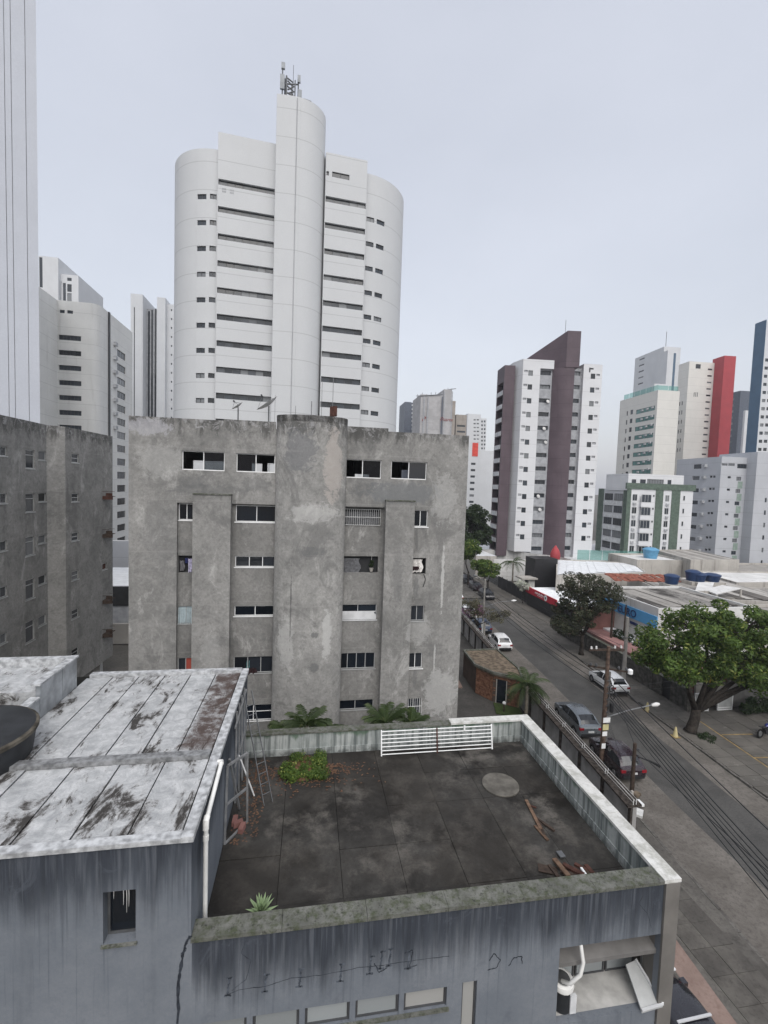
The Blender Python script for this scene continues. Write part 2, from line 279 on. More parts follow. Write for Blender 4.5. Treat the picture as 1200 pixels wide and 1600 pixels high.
# ---------------------------------------------------------------- mesh helpers
ORG = {}
def mset(o, label=None, cat=None, group=None, kind=None):
    if label: o['label'] = label
    if cat: o['category'] = cat
    if group: o['group'] = group
    if kind: o['kind'] = kind
    return o
def empty(name, loc, label, cat, group=None, rz=0):
    o = bpy.data.objects.new(name, None); S.collection.objects.link(o); o.location = loc; o.rotation_euler = (0, 0, rz); o.empty_display_size = .3
    ORG[o.name] = Vector(loc); return mset(o, label, cat, group)
def org(p): return ORG.get(p.name, Vector((0, 0, 0))) if p else Vector((0, 0, 0))
class MB:
    def __init__(s): s.v = []; s.f = []; s.mi = []
    def add(s, vs, fs, m=0):
        k = len(s.v); s.v += [tuple(v) for v in vs]
        for f in fs: s.f.append([k+i for i in f]); s.mi.append(m)
        return s
    def quad(s, a, b, c, d, m=0): return s.add([a, b, c, d], [(0, 1, 2, 3)], m)
    def box(s, x0, x1, y0, y1, z0, z1, m=0):
        return s.add([(x0, y0, z0), (x1, y0, z0), (x1, y1, z0), (x0, y1, z0), (x0, y0, z1), (x1, y0, z1), (x1, y1, z1), (x0, y1, z1)],
                     [(3, 2, 1, 0), (4, 5, 6, 7), (0, 1, 5, 4), (1, 2, 6, 5), (2, 3, 7, 6), (3, 0, 4, 7)], m)
    def obox(s, c, ax, ay, az, m=0):     # box from centre and three half-axis vectors
        c, ax, ay, az = map(Vector, (c, ax, ay, az))
        P = [c+ax*i+ay*j+az*k for k in (-1, 1) for i, j in ((-1, -1), (1, -1), (1, 1), (-1, 1))]
        return s.add(P, [(3, 2, 1, 0), (4, 5, 6, 7), (0, 1, 5, 4), (1, 2, 6, 5), (2, 3, 7, 6), (3, 0, 4, 7)], m)
    def beam(s, a, b, w, h, m=0):        # rectangular bar
        a, b = Vector(a), Vector(b); d = (b-a); l = d.length; d /= l
        up = Vector((0, 0, 1)) if abs(d.z) < .95 else Vector((0, 1, 0)); x = d.cross(up).normalized(); y = x.cross(d)
        return s.obox((a+b)/2, d*l/2, x*w/2, y*h/2, m)
    def tube(s, pts, r, n=8, m=0, cap=True):
        pts = [Vector(p) for p in pts]; rs = r if isinstance(r, (list, tuple)) else [r]*len(pts); k = len(s.v); prev = None
        for i, p in enumerate(pts):
            d = (pts[min(i+1, len(pts)-1)]-pts[max(i-1, 0)]); d = d.normalized() if d.length > 1e-9 else Vector((0, 0, 1))
            if prev is None:
                up = Vector((0, 0, 1)) if abs(d.z) < .9 else Vector((1, 0, 0)); x = d.cross(up).normalized()
            else: x = (prev-d*prev.dot(d)).normalized()
            y = d.cross(x); prev = x
            for j in range(n):
                a = 2*math.pi*j/n; s.v.append(tuple(p+(x*math.cos(a)+y*math.sin(a))*rs[i]))
        for i in range(len(pts)-1):
            for j in range(n):
                s.f.append([k+i*n+j, k+i*n+(j+1) % n, k+(i+1)*n+(j+1) % n, k+(i+1)*n+j]); s.mi.append(m)
        if cap:
            s.f.append([k+j for j in range(n)][::-1]); s.mi.append(m); s.f.append([k+(len(pts)-1)*n+j for j in range(n)]); s.mi.append(m)
        return s
    def lathe(s, prof, c=(0, 0, 0), n=16, m=0, axis=None):   # prof: (r, z) pairs
        k = len(s.v); c = Vector(c); Q = axis.to_track_quat('Z', 'Y') if axis else None
        for r, z in prof:
            for j in range(n):
                a = 2*math.pi*j/n; p = Vector((r*math.cos(a), r*math.sin(a), z)); s.v.append(tuple(c+(Q @ p if Q else p)))
        for i in range(len(prof)-1):
            for j in range(n): s.f.append([k+i*n+j, k+i*n+(j+1) % n, k+(i+1)*n+(j+1) % n, k+(i+1)*n+j]); s.mi.append(m)
        s.f.append([k+j for j in range(n)][::-1]); s.mi.append(m); s.f.append([k+(len(prof)-1)*n+j for j in range(n)]); s.mi.append(m)
        return s
    def prism(s, poly, z0, z1, m=0, top=None):
        n = len(poly); k = len(s.v); s.v += [(x, y, z0) for x, y in poly]+[(x, y, z1) for x, y in poly]
        for i in range(n): j = (i+1) % n; s.f.append([k+i, k+j, k+n+j, k+n+i]); s.mi.append(m)
        s.f.append([k+n+i for i in range(n)]); s.mi.append(m if top is None else top); s.f.append([k+i for i in range(n)][::-1]); s.mi.append(m)
        return s
    def mesh(s, name, mats, o=Vector((0, 0, 0)), smooth=None):
        me = bpy.data.meshes.new(name); me.from_pydata([(a-o.x, b-o.y, c-o.z) for a, b, c in s.v], [], s.f)
        for m in ([mats] if isinstance(mats, str) else mats): me.materials.append(MATS[m])
        me.polygons.foreach_set('material_index', s.mi)
        if smooth is not None:
            me.polygons.foreach_set('use_smooth', [True]*len(me.polygons))
            if smooth < 180: me.set_sharp_from_angle(angle=R(smooth))
        me.update(); return me
    def build(s, name, mats, parent=None, smooth=None, weld=False, **tags):
        o_ = org(parent); me = s.mesh(name, mats, o_, smooth)
        if weld:
            bm = bmesh.new(); bm.from_mesh(me); bmesh.ops.remove_doubles(bm, verts=bm.verts, dist=1e-4); bm.to_mesh(me); bm.free()
            if smooth is not None and smooth < 180: me.set_sharp_from_angle(angle=R(smooth))
        return link(name, me, parent, (0, 0, 0), 0, **tags)
def link(name, me, parent=None, loc=(0, 0, 0), rz=0, **tags):
    o = bpy.data.objects.new(name, me); S.collection.objects.link(o); o.location = loc; o.rotation_euler = (0, 0, rz)
    if parent: o.parent = parent
    ORG[o.name] = org(parent) if parent else Vector((0, 0, 0))
    return mset(o, **tags)
def copy_tree(o, parent=None):
    c = o.copy(); S.collection.objects.link(c)
    if parent: c.parent = parent
    for ch in list(o.children): copy_tree(ch, c)
    return c
def path_pos(pts, closed=False):
    P = [Vector((x, y, 0)) for x, y in pts]
    if closed: P = P+[P[0]]
    cum = [0]
    for a, b in zip(P, P[1:]): cum.append(cum[-1]+(b-a).length)
    def pos(u, z, d=0):
        i = 0
        while i < len(cum)-2 and u > cum[i+1]-1e-7: i += 1
        a, b = P[i], P[i+1]; dr = (b-a)/max(1e-9, cum[i+1]-cum[i]); p = a+dr*(u-cum[i])
        return (p.x-dr.y*d, p.y+dr.x*d, z)       # d metres inward
    return pos, cum
def wall_path(mb, pts, z0, z1, ops=(), rev=.15, m=0, rm=None, closed=False, zfun=None):
    pos, cum = path_pos(pts, closed); U = set(round(c, 5) for c in cum); Z = {round(z0, 5), round(z1, 5)}
    ops = [(max(a, 0), min(b, cum[-1]), max(c, z0), min(d, z1)) for a, b, c, d in ops]
    for a, b, c, d in ops: U |= {round(a, 5), round(b, 5)}; Z |= {round(c, 5), round(d, 5)}
    U = sorted(U); Z = sorted(Z)
    U = [u for i, u in enumerate(U) if i == 0 or u-U[i-1] > 1e-4]; Z = [z for i, z in enumerate(Z) if i == 0 or z-Z[i-1] > 1e-4]
    for i in range(len(U)-1):
        um = (U[i]+U[i+1])/2; run = None
        col = [o for o in ops if o[0] < um < o[1]]
        zs = [z0]+sorted([z for o in col for z in (o[2], o[3])])+[z1]
        for k in range(0, len(zs)-1, 2):
            a, b = zs[k], zs[k+1]
            if b-a < 1e-4: continue
            e = 1e-6; t0 = b if zfun is None or b < z1-1e-4 else None
            za = b if t0 else zfun(U[i]); zb = b if t0 else zfun(U[i+1])
            mb.quad(pos(U[i]+e, a), pos(U[i+1]-e, a), pos(U[i+1]-e, zb), pos(U[i]+e, za), m)
        for o in col:
            r = m if rm is None else rm
            mb.quad(pos(U[i], o[2]), pos(U[i], o[2], rev), pos(U[i+1], o[2], rev), pos(U[i+1], o[2]), r)
            mb.quad(pos(U[i], o[3]), pos(U[i+1], o[3]), pos(U[i+1], o[3], rev), pos(U[i], o[3], rev), r)
    for a, b, c, d in ops:
        r = m if rm is None else rm
        for u in (a, b): mb.quad(pos(u, c), pos(u, d), pos(u, d, rev), pos(u, c, rev), r)
    return pos
# ---------------------------------------------------------------- windows
WM = {}
def win_mesh(w, h, panes, fw, rec, frame, gl, split, sep, sill=0):
    key = (round(w, 2), round(h, 2), panes, fw, rec, frame, gl, split, sep, sill)
    if key in WM: return WM[key]
    mb = MB(); y0, y1 = rec, rec+.05
    if fw:
        mb.box(.002, w-.002, y0, y1, .002, fw).box(.002, w-.002, y0, y1, h-fw, h-.002).box(.002, fw, y0, y1, fw, h-fw).box(w-fw, w-.002, y0, y1, fw, h-fw)
    xs = [fw+(w-2*fw)*i/panes for i in range(panes+1)]
    for x in xs[1:-1]: mb.box(x-fw*.45, x+fw*.45, y0-.004, y1, fw, h-fw)
    if split: mb.box(fw, w-fw, y0-.003, y1, h*split-fw*.4, h*split+fw*.4)
    if sill: mb.box(-.06, w+.06, -sill, rec, -.06, .0)
    if sep:                               # panes as sub-parts of their own
        fm = mb.mesh('window', [frame]); pm = []
        for i in range(panes):
            q = MB(); q.box(xs[i]+fw*.2, xs[i+1]-fw*.2, y0+.02+.004*(i % 2), y0+.026+.004*(i % 2), fw*.6, h-fw*.6); pm.append(q.mesh('pane', [gl]))
        WM[key] = (fm, pm)
    else:
        mb.quad((fw*.5, y0+.03, fw*.5), (w-fw*.5, y0+.03, fw*.5), (w-fw*.5, y0+.03, h-fw*.5), (fw*.5, y0+.03, h-fw*.5), 1)
        WM[key] = (mb.mesh('window', [frame, gl]), [])
    return WM[key]
def win(parent, pos, o, panes=2, fw=.05, rec=.08, frame='alu_frame', gl='glass_dark', split=0, sep=False, name='window', sill=0, panes_gl=None):
    a, b, c, d = o; p0 = Vector(pos(a, c)); p1 = Vector(pos(b, c)); v = p1-p0; ang = math.atan2(v.y, v.x)
    fm, pm = win_mesh(v.length, d-c, panes, fw, rec, frame, gl, split, sep, sill)
    x = link(name, fm, parent, p0-org(parent), ang)
    for i, q in enumerate(pm):
        if panes_gl and panes_gl[i] is None: continue
        po = link('pane', q, x)
        if panes_gl and panes_gl[i] != gl:
            po.data = q.copy(); po.data.materials[0] = MATS[panes_gl[i]]
    return x
# ================================================================ ground, street
def ground_mat(name, a, b, dk, s=.3, fine=6, bump=.3):
    g = G(name, .92, .2); n = g.rng(g.noise(s, 7, .65, None, .4), .3, .7); c = g.mix(n, a, b)
    f = g.rng(g.noise(fine, 7, .75), .42, .72, 0, .7); c = g.mix(f, c, dk)
    p = g.rng(g.noise(s*2.4, 8, .72, g.vec(1, .35, 1), .9), .57, .7, 0, .55); c = g.mix(p, c, sc(dk, 1.1)); g.col(c); g.bump(g.noise(fine*3, 6, .75), bump, .015)
ground_mat('ground_mix', (.10, .095, .085), (.15, .14, .125), (.06, .055, .05))
ground_mat('asphalt', (.060, .059, .057), (.092, .09, .086), (.038, .037, .036), .5, 10)
ground_mat('worn_shoulder', (.105, .096, .086), (.165, .152, .138), (.058, .053, .048), .55, 5)
ground_mat('sidewalk_mix', (.075, .07, .064), (.14, .132, .12), (.042, .039, .036), .5, 5)
ground_mat('dark_paving', (.05, .048, .045), (.085, .08, .075), (.03, .03, .028), .5, 5)
ground_mat('pink_paving', (.19, .14, .12), (.25, .185, .16), (.15, .10, .085), .8, 5)
ground_mat('kerb_stone', (.085, .08, .074), (.17, .16, .148), (.04, .038, .035), 1.2, 7)
ground_mat('grass_mat', (.035, .06, .018), (.06, .085, .028), (.025, .03, .012), 1.5, 12, .8)
def paver():
    g = G('lot_paver', .92, .2); n = g.rng(g.noise(.5, 7, .65), .3, .7); c = g.mix(n, (.085, .08, .072), (.15, .14, .126))
    oi = g.new('ShaderNodeObjectInfo'); c = g.mix(g.rng(oi.outputs['Random'], 0, 1, 0, .55), c, (.085, .08, .074)); c = g.mix(g.rng(g.noise(1.2, 8, .75), .58, .7, 0, .6), c, (.23, .22, .2))
    c = g.mix(g.rng(g.noise(8, 6, .7), .5, .75, 0, .5), c, (.05, .047, .042)); g.col(c); g.bump(g.noise(15, 5), .3, .01)
paver()
g = G('near_slab', .92, .2); oi = g.new('ShaderNodeObjectInfo'); c = g.mix(g.rng(g.noise(.7, 7, .7), .3, .7), (.065, .06, .055), (.13, .122, .11)); c = g.mix(g.rng(oi.outputs['Random'], 0, 1, 0, .5), c, (.06, .056, .052)); c = g.mix(g.rng(g.noise(6, 7, .75), .48, .7, 0, .6), c, (.035, .033, .03)); g.col(c)
ground_mat('asphalt_patch', (.045, .044, .043), (.07, .068, .066), (.03, .03, .029), .8, 9)
plain('line_yellow', (.28, .20, .085), .8, .2, 0, .35, 3)
XL = lambda Y: 16.8+.08*Y
XR = lambda Y: 25.7+.075*Y
XW = lambda Y: 15.15+.075*Y            # street-side boundary wall of the flats
def sheet(name, fa, fb, y0, y1, z, mat, n=14, **t):
    mb = MB()
    for i in range(n):
        a, b = y0+(y1-y0)*i/n, y0+(y1-y0)*(i+1)/n
        mb.quad((fa(a), a, z), (fb(a), a, z), (fb(b), b, z), (fa(b), b, z))
    return mb.build(name, mat, None, kind='structure', **t)
MB().quad((-2500, -500, -.12), (2500, -500, -.12), (2500, 4500, -.12), (-2500, 4500, -.12)).build('ground', 'ground_mix', kind='structure')
sheet('road', XL, XR, -25, 190, 0, 'asphalt', 20)
sheet('road_shoulder', lambda y: XL(y)+.02, lambda y: XL(y)+3.0+.06*math.sin(y*.5), -25, 62, .004, 'worn_shoulder', 40)
sheet('road_shoulder', lambda y: XR(y)-1.9-.05*math.sin(y*.6+1), lambda y: XR(y)-.02, -25, 70, .004, 'worn_shoulder', 40)
sw_l = sheet('sidewalk', lambda y: 8.6, lambda y: XL(y)-.16, -25, 19.6, .12, 'sidewalk_mix', 10)
sheet('sidewalk', lambda y: XW(y), lambda y: XL(y)-.16, 19.6, 190, .12, 'sidewalk_mix', 10)
sw_r = sheet('sidewalk', lambda y: XR(y)+.16, lambda y: 31.4+.045*max(0, y-40), 31.6, 190, .12, 'sidewalk_mix', 20)
sheet('pink_strip', lambda y: XL(y)-3.9, lambda y: XL(y)-3.0, 4, 18.5, .124, 'pink_paving', 6)
sv = MB().box(0, .985, 0, .985, 0, .03).mesh('paving_slab', ['near_slab'])
for i in range(9):
    for j in range(12):
        x, y = 9.2+i*1.0, 7.6+j*1.0
        if x+1 < XL(y)-3.95 or (x > XL(y)-2.95 and x+1 < XL(y)-.2): link('paving_slab', sv, sw_l, (x+random.uniform(-.006, .006), y, .112+random.uniform(-.008, .006)), random.uniform(-.006, .006))
km = MB().box(-.16, 0, .012, .988, -.1, .13).mesh('kerb_stone', ['kerb_stone']); km2 = MB().box(0, .16, .012, .988, -.1, .13).mesh('kerb_stone', ['kerb_stone'])
for nm, fx, me, y0, y1 in (('kerb', XL, km, 9, 70), ('kerb', XR, km2, 14, 90)):
    kb = MB().quad((fx(y1)-.08+(.16 if me is km2 else 0), y1, .1), (fx(190)-.08, y1, .1), (fx(190), 190, .12), (fx(190)-.16, 190, .12)).build(nm, 'kerb_stone', kind='structure')
    for y in range(y0, y1):
        k = link('kerb_stone', me, kb, (fx(y)+random.uniform(-.02, .02), y, random.choice((-.09, -.03, 0, 0, .005, -.012))), -.0785+random.uniform(-.008, .008))
# parking lot: bedding sheet plus individual pavers
lot = MB().quad((XR(31.9)+.16, 31.9, .06), (XR(8)+.16, 8, .06), (62, 8, .06), (62, 31.9, .06)).build('parking_lot', 'joint_dark', kind='structure')
pv = [MB().box(0, w-.035, 0, .965, 0, .06).mesh('paving_slab', ['lot_paver']) for w in (1.5,)]
cnt = 0
for r_ in range(18):
    y = 14+r_*1.0
    x = XR(y)+.24-(r_ % 2)*.0
    while x < 44 and cnt < 299:
        d = (x*math.cos(YAW)-y*math.sin(YAW))/(x*math.sin(YAW)+y*math.cos(YAW))
        if d < .98: link('paving_slab', pv[0], lot, (x, y, .06+random.uniform(-.006, .006)), random.uniform(-.004, .004)); cnt += 1
        x += 1.5
lm = MB()
for a, b in (((1094, 1127), (1200, 1199)), ((1128, 1148), (1176, 1147)), ((1178, 1184), (1240, 1182))):
    p, q = at_z(*a, .13), at_z(*b, .13); q = q+(q-p)*.0; d = (q-p).normalized(); n = Vector((-d.y, d.x, 0))*.055
    lm = MB(); lm.quad(p-n, q-n, q+n, p+n); lm.build('bay_line', 'line_yellow', lot)
ped = MB().quad((8.6, 19.6, .0), (XW(19.6), 19.6, .0), (XW(60), 60, .0), (8.6, 60, .0)).build('courtyard', 'dark_paving', kind='structure')
# ================================================================ near low building with terrace
NF, TX0, TX1, NB, ZC, ZF, ZR = 9.09, -2.15, 8.98, 16.9, 8.8, 7.9, 10.9
nb = empty('low_building', (3, 13, 0), 'slate blue low building with a dark walled roof terrace and silver roofed block', 'building')
P = Pl(0, NF, 0)
def opn(*a): return P.op(*a)
# front wall of the left block
lw = opn(161, 1392, 212, 1473)
mb = MB(); pos = wall_path(mb, [(-10, NF), (TX0, NF)], 0, ZR-.06, [(lw[0]+10, lw[1]+10, lw[2], lw[3])], .28)
wall_path(mb, [(TX0, NF), (TX0, NB+.4)], ZF-.3, ZR-.06); wall_path(mb, [(TX0, NB+.4), (-10, NB+.4), (-10, NF)], 0, ZR-.06)
mb.build('wall', 'slate_blue_paint', nb)
wl = win(nb, pos, (lw[0]+10, lw[1]+10, lw[2], lw[3]), 1, .05, .2, 'steel_grey', 'glass_black', sep=True)
mb = MB(); mb.box(lw[0]-.03, lw[1]+.03, NF-.05, NF+.2, lw[2]-.05, lw[2]-.005); mb.build('sill', 'mossy_coping', nb)
for k, (dx, l) in enumerate(((.30, .45), (.36, .62), (.40, .5), (.62, .35), (.12, .3))):      # dried drips hanging in the window head
    MB().tube([(lw[0]+dx, NF+.17, lw[3]), (lw[0]+dx+.01, NF+.165, lw[3]-l*.5), (lw[0]+dx+.005, NF+.17, lw[3]-l)], [.012, .007, .003], 5).build('drip', 'dish_grey', nb)
# terrace front wall with its windows
so_ = []
for x0, x1 in ((395, 468), (477, 547), (556, 624), (632, 699)):
    a = P.op(x0, 1, x1, 2); z1, z0 = P.z(704, 1541), P.z(704, 1571)
    u0, u1 = P.u(x0, 1575-(x0-400)*.14), P.u(x1, 1575-(x1-400)*.14); so_.append((u0, u1, z0, z1))
for k in range(1): u0, u1 = so_[0][0]-1.32, so_[0][0]-.12; so_.insert(0, (u0, u1, so_[0][2], so_[0][3]))
z1, z0 = P.z(732, 1534), P.z(732, 1640); slot = (P.u(721, 1570), P.u(744, 1570), z0, z1)
big = (P.u(872, 1530), P.u(1031, 1510), P.z(943, 1588), P.z(943, 1472))
mb = MB(); O = [(a-TX0, b-TX0, c, d) for a, b, c, d in so_+[slot, big]]
pos = wall_path(mb, [(TX0, NF), (TX1-.36, NF)], 0, ZC-.09, O, .16)
mb.build('wall', 'slate_blue_paint', nb)
for o in O[:-2]: win(nb, pos, o, 1, .045, .05, 'frame_dark', 'glass_frost', sep=True)
win(nb, pos, O[-2], 1, .04, .06, 'frame_dark', 'glass_frost', sep=True)
mb = MB(); mb.box(so_[0][0], so_[-1][1]+.05, NF-.06, NF-.003, so_[0][2]-.07, so_[0][2]-.012); mb.build('sill', 'mossy_coping', nb)
# loggia behind the big opening
u0, u1, zl, zh = big
mb = MB(); mb.box(u0-.3, u1, NF+.163, NF+.95, zl-.25, zl-.004); mb.build('loggia_floor', 'cover_pale', nb)
mb = MB(); mb.quad((u0-.3, NF+.95, zl-.2), (u1+.3, NF+.95, zl-.2), (u1+.3, NF+.95, zh+.6), (u0-.3, NF+.95, zh+.6)); mb.quad((u0-.3, NF+.17, zl-.2), (u0-.3, NF+.95, zl-.2), (u0-.3, NF+.95, zh+.6), (u0-.3, NF+.17, zh+.6)); mb.build('loggia_wall', 'room_wall', nb)
for k in range(3):
    x = u0+.2+k*.86; pos2, _ = path_pos([(x, NF+.9), (x+.82, NF+.9)]); win(nb, pos2, (0, .82, zl+.03, zl+1.25), 1, .04, .0, 'frame_dark', 'glass_frost', sep=True)
mb = MB(); zc = P.z(950, 1502); mb.add([(u0, NF+.10, zc-.10), (u1, NF+.10, zc-.10), (u1, NF+.10, zc), (u0, NF+.10, zc), (u0, NF+.9, zc+.12), (u1, NF+.9, zc+.12), (u1, NF+.9, zc+.26), (u0, NF+.9, zc+.26)], [(0, 1, 2, 3), (3, 2, 6, 7), (1, 5, 6, 2), (0, 4, 5, 1), (0, 3, 7, 4), (4, 7, 6, 5)]); mb.build('canopy', 'stone_grey', nb)
# corner pillar, floor, parapets
MB().box(TX1-.355, TX1+.02, NF-.06, NF+.5, 0, ZC-.075).build('corner_pillar', 'pillar_beige', nb)
mb = MB(); wall_path(mb, [(TX1-.02, NF+.5), (TX1-.02, NB)], 0, ZC-.08); wall_path(mb, [(TX1-.02, NB), (TX0, NB)], 0, ZC-.08); mb.build('wall', 'plaster_white', nb)
mb = MB(); xi, yi, yf = TX1-.34, NB-.3, NF+.36
mb.quad((xi, yf, ZF), (xi, yi, ZF), (xi, yi, ZC-.06), (xi, yf, ZC-.06)); mb.quad((TX0, yi, ZF), (xi, yi, ZF), (xi, yi, ZC-.06), (TX0, yi, ZC-.06)); mb.quad((TX0, yf, ZF), (xi, yf, ZF), (xi, yf, ZC-.06), (TX0, yf, ZC-.06))
mb.box(xi-.035, xi-.002, yf, yi-.035, ZF, ZF+.27); mb.box(TX0, xi, yi-.035, yi-.002, ZF, ZF+.25)
mb.build('parapet_lining', 'stained_parapet', nb)
for i in range(6):     # coping stones
    a, b = TX0+(TX1-.38-TX0)*i/6, TX0+(TX1-.38-TX0)*(i+1)/6; MB().box(a+.004, b-.004, NF-.045, yf+.03, ZC-.088, ZC+random.uniform(-.008, .006)).build('coping', 'mossy_coping', nb)
for i in range(7):
    a, b = NF-.05+(NB+.03-NF+.05)*i/7, NF-.05+(NB+.03-NF+.05)*(i+1)/7; MB().box(xi-.05, TX1+.06, a+.004, b-.004, ZC-.07, ZC+.012+random.uniform(-.004, .006)).build('coping', 'pale_coping', nb)
xs = at_z(702, 1125, ZC).x
MB().box(xs, xi-.055, yi-.05, NB+.03, ZC-.058, ZC+.01).build('coping', 'pale_coping', nb)
for i in range(4):
    a, b = TX0+(xs-TX0)*i/4, TX0+(xs-TX0)*(i+1)/4; MB().box(a+.004, b-.004, yi-.03, NB+.02, ZC-.1, ZC-.045+random.uniform(-.005, .005)).build('coping', 'mossy_coping', nb)
MB().quad((TX0, NF+.05, ZF-.04), (TX1-.1, NF+.05, ZF-.04), (TX1-.1, NB-.1, ZF-.04), (TX0, NB-.1, ZF-.04)).build('terrace_bed', 'joint_dark', nb)
gx = [TX0+.01, -.55, 1.05, 2.65, 4.25, 5.85, 7.2, xi-.01]; gy = [NF+.3, 10.5, 12.0, 13.55, 15.05, yi-.01]
for i in range(7):
    for j in range(5):
        j1, j2, j3, j4 = [random.uniform(.003, .010) for _ in range(4)]
        MB().box(gx[i]+j1, gx[i+1]-j2, gy[j]+j3, gy[j+1]-j4, ZF-.05, ZF+random.uniform(-.012, .008)).build('floor_slab', 'terrace_slab', nb)
# left block roof: membrane strips between raised silver trims
YM = 11.72
MB().box(-9.98, TX0-.02, NF+.02, NB+.36, ZR-.2, ZR-.035).build('roof_deck', 'joint_dark', nb)
def strips(x0, x1, y0, y1, n, mx):
    for i in range(n):
        a, b = x0+(x1-x0)*i/n, x0+(x1-x0)*(i+1)/n; z = ZR+random.uniform(-.012, .004)
        mb = MB(); nn = 5; w_ = b-a
        for k in range(nn):
            p, q = y0+(y1-y0)*k/nn, y0+(y1-y0)*(k+1)/nn
            mb.box(a+.012+random.uniform(0, .006), b-.012, p, q+.0005*k, ZR-.03, z)
        mb.box(b-.17, b-.012, y0, y1, z-.01, z+.018)
        mb.build('roof_strip', mx, nb)
strips(-7.6, TX0-.22, YM+.25, NB+.14, 6, 'silver_roof_membrane'); strips(-10, -7.6, NF+.14, YM, 2, 'silver_roof_membrane'); strips(-7.6, TX0-.22, NF+.16, YM-.02, 5, 'silver_roof_membrane')
def trim(x0, x1, y0, y1, h=.05): return MB().box(x0, x1, y0, y1, ZR-.058, ZR+h).build('roof_trim', 'silver_trim', nb)
trim(-10, TX0-.19, NF-.05, NF+.17, .035); trim(-10, TX0-.22, YM, YM+.25, .11).data.materials[0] = MATS['ridge_grey']; trim(-7.5, TX0-.2, NB+.16, NB+.42, .10); trim(TX0-.19, TX0+.045, NF-.055, NB+.43, .06)
# raised parapet block and its lower roof on the far left
for (y0, y1, z1) in ((11.2, 14.27, ZR+.62), (14.28, 15.5, ZR+.97), (15.51, 16.4, ZR+.99)):
    MB().box(-7.72, -7.6, y0, y1-.01, ZR-.03, z1).build('upstand_panel', 'silver_sheet', nb)
MB().box(-7.8, -7.55, 14.2, 16.45, ZR+.99, ZR+1.05).build('roof_trim', 'silver_trim', nb)
MB().box(-7.8, -7.55, 11.2, 14.19, ZR+.62, ZR+.68).build('roof_trim', 'silver_trim', nb)
MB().box(-13, -7.81, 16.2, 16.45, ZR-.2, ZR+1.04).build('roof_trim', 'silver_trim', nb)
MB().box(-13, -7.725, 14.3, 16.19, ZR+.4, ZR+.78).build('upper_roof', 'silver_roof_membrane', nb)
MB().box(-13, -7.725, 11.2, 14.29, ZR-.3, ZR+.2).build('upper_roof', 'slate_blue_paint', nb)
# black water tank
tk = empty('water_tank', (-8.4, 11.9, ZR), 'large open topped black water tank on the silver roof', 'water tank')
mb = MB(); pts = []
def rr(hx, hy, r, n=7):
    o = []
    for cx, cy, a0 in ((hx-r, hy-r, 0), (-hx+r, hy-r, 90), (-hx+r, -hy+r, 180), (hx-r, -hy+r, 270)):
        for i in range(n): a = R(a0+90*i/(n-1)); o.append((cx+r*math.cos(a), cy+r*math.sin(a)))
    return o
def loft(mb, secs, m=0):
    n = len(secs[0][0]); k = len(mb.v)
    for po, z in secs: mb.v += [(tkx+x, tky+y, z) for x, y in po]
    for i in range(len(secs)-1):
        for j in range(n): mb.f.append([k+i*n+j, k+i*n+(j+1) % n, k+(i+1)*n+(j+1) % n, k+(i+1)*n+j]); mb.mi.append(m)
    mb.f.append([k+(len(secs)-1)*n+j for j in range(n)]); mb.mi.append(m)
tkx, tky = -8.2, 12.2
def rc_(r): return [(r*math.cos(2*math.pi*k/36), r*math.sin(2*math.pi*k/36)) for k in range(36)]
loft(mb, [(rc_(1.36), ZR), (rc_(1.42), ZR+.4), (rc_(1.45), ZR+.62)]); mb.build('tank_shell', 'tank_black', tk, 40)
mb = MB(); loft(mb, [(rc_(1.44), ZR+.60), (rc_(1.50), ZR+.62), (rc_(1.50), ZR+.70), (rc_(1.46), ZR+.73)]); mb.build('rim', 'tank_dirty', tk, 40)
mb = MB(); loft(mb, [(rc_(1.44), ZR+.725), (rc_(1.40), ZR+.75), (rc_(.7), ZR+.78), (rc_(.25), ZR+.80)]); mb.build('lid', 'tank_black', tk, 40)
# ---------------------------------------------------------------- things on the terrace
dp = empty('drain_pipe', (-2.05, 10.3, ZF), 'white plastic drain pipe with elbow on the silver roofed block wall', 'pipe')
e0 = (-2.03, 12.1, 9.62); e1 = (-2.03, 9.72, 9.62)
e1 = at_x(322, 1284, -2.03); e0 = at_x(346, 1187, -2.03); e0 = Vector((-2.03, e0.y, e1.z+.25))
MB().tube([e0, e0+(e1-e0)*.5, e1], .052, 10).build('pipe_run', 'pvc_white', dp, 40)
MB().tube([e1+Vector((0, 0, .03)), (e1.x, e1.y, ZF+.02)], .05, 10).build('pipe_run', 'pvc_white', dp, 40)
MB().tube([e1+Vector((0, .09, .05)), e1+Vector((0, 0, .03)), e1+Vector((0, -.02, -.16))], .066, 10).build('elbow', 'pvc_white', dp, 40)
MB().tube([e0+Vector((-.1, .03, 0)), e0+Vector((.0, .03, 0)), e0+Vector((0, -.05, 0))], .064, 10).build('elbow', 'pvc_white', dp, 40)
MB().tube([(e1.x, e1.y, e1.z-.3), (e1.x, e1.y, e1.z-.42)], .062, 10).build('collar', 'pvc_white', dp, 40)
fr = empty('steel_frame', (-2, 13.1, ZF), 'grey steel door frame leaning against the silver roofed block wall', 'metal frame')
a0, a1, b0, b1 = Vector((-2.10, 12.55, ZF+.02)), Vector((-2.08, 12.75, 10.05)), Vector((-1.60, 13.35, ZF+.02)), Vector((-1.62, 13.3, 10.05))
for p, q in ((a0, a1), (b0, b1), (a0, b0), (a1, b1), (a0.lerp(a1, .5), b0.lerp(b1, .5)), (a1+Vector((0, .3, .0)), b1.lerp(b0, .98)+Vector((-.3, .5, 0)))):
    MB().beam(p, q, .055, .055).build('bar', 'frame_steel', fr)
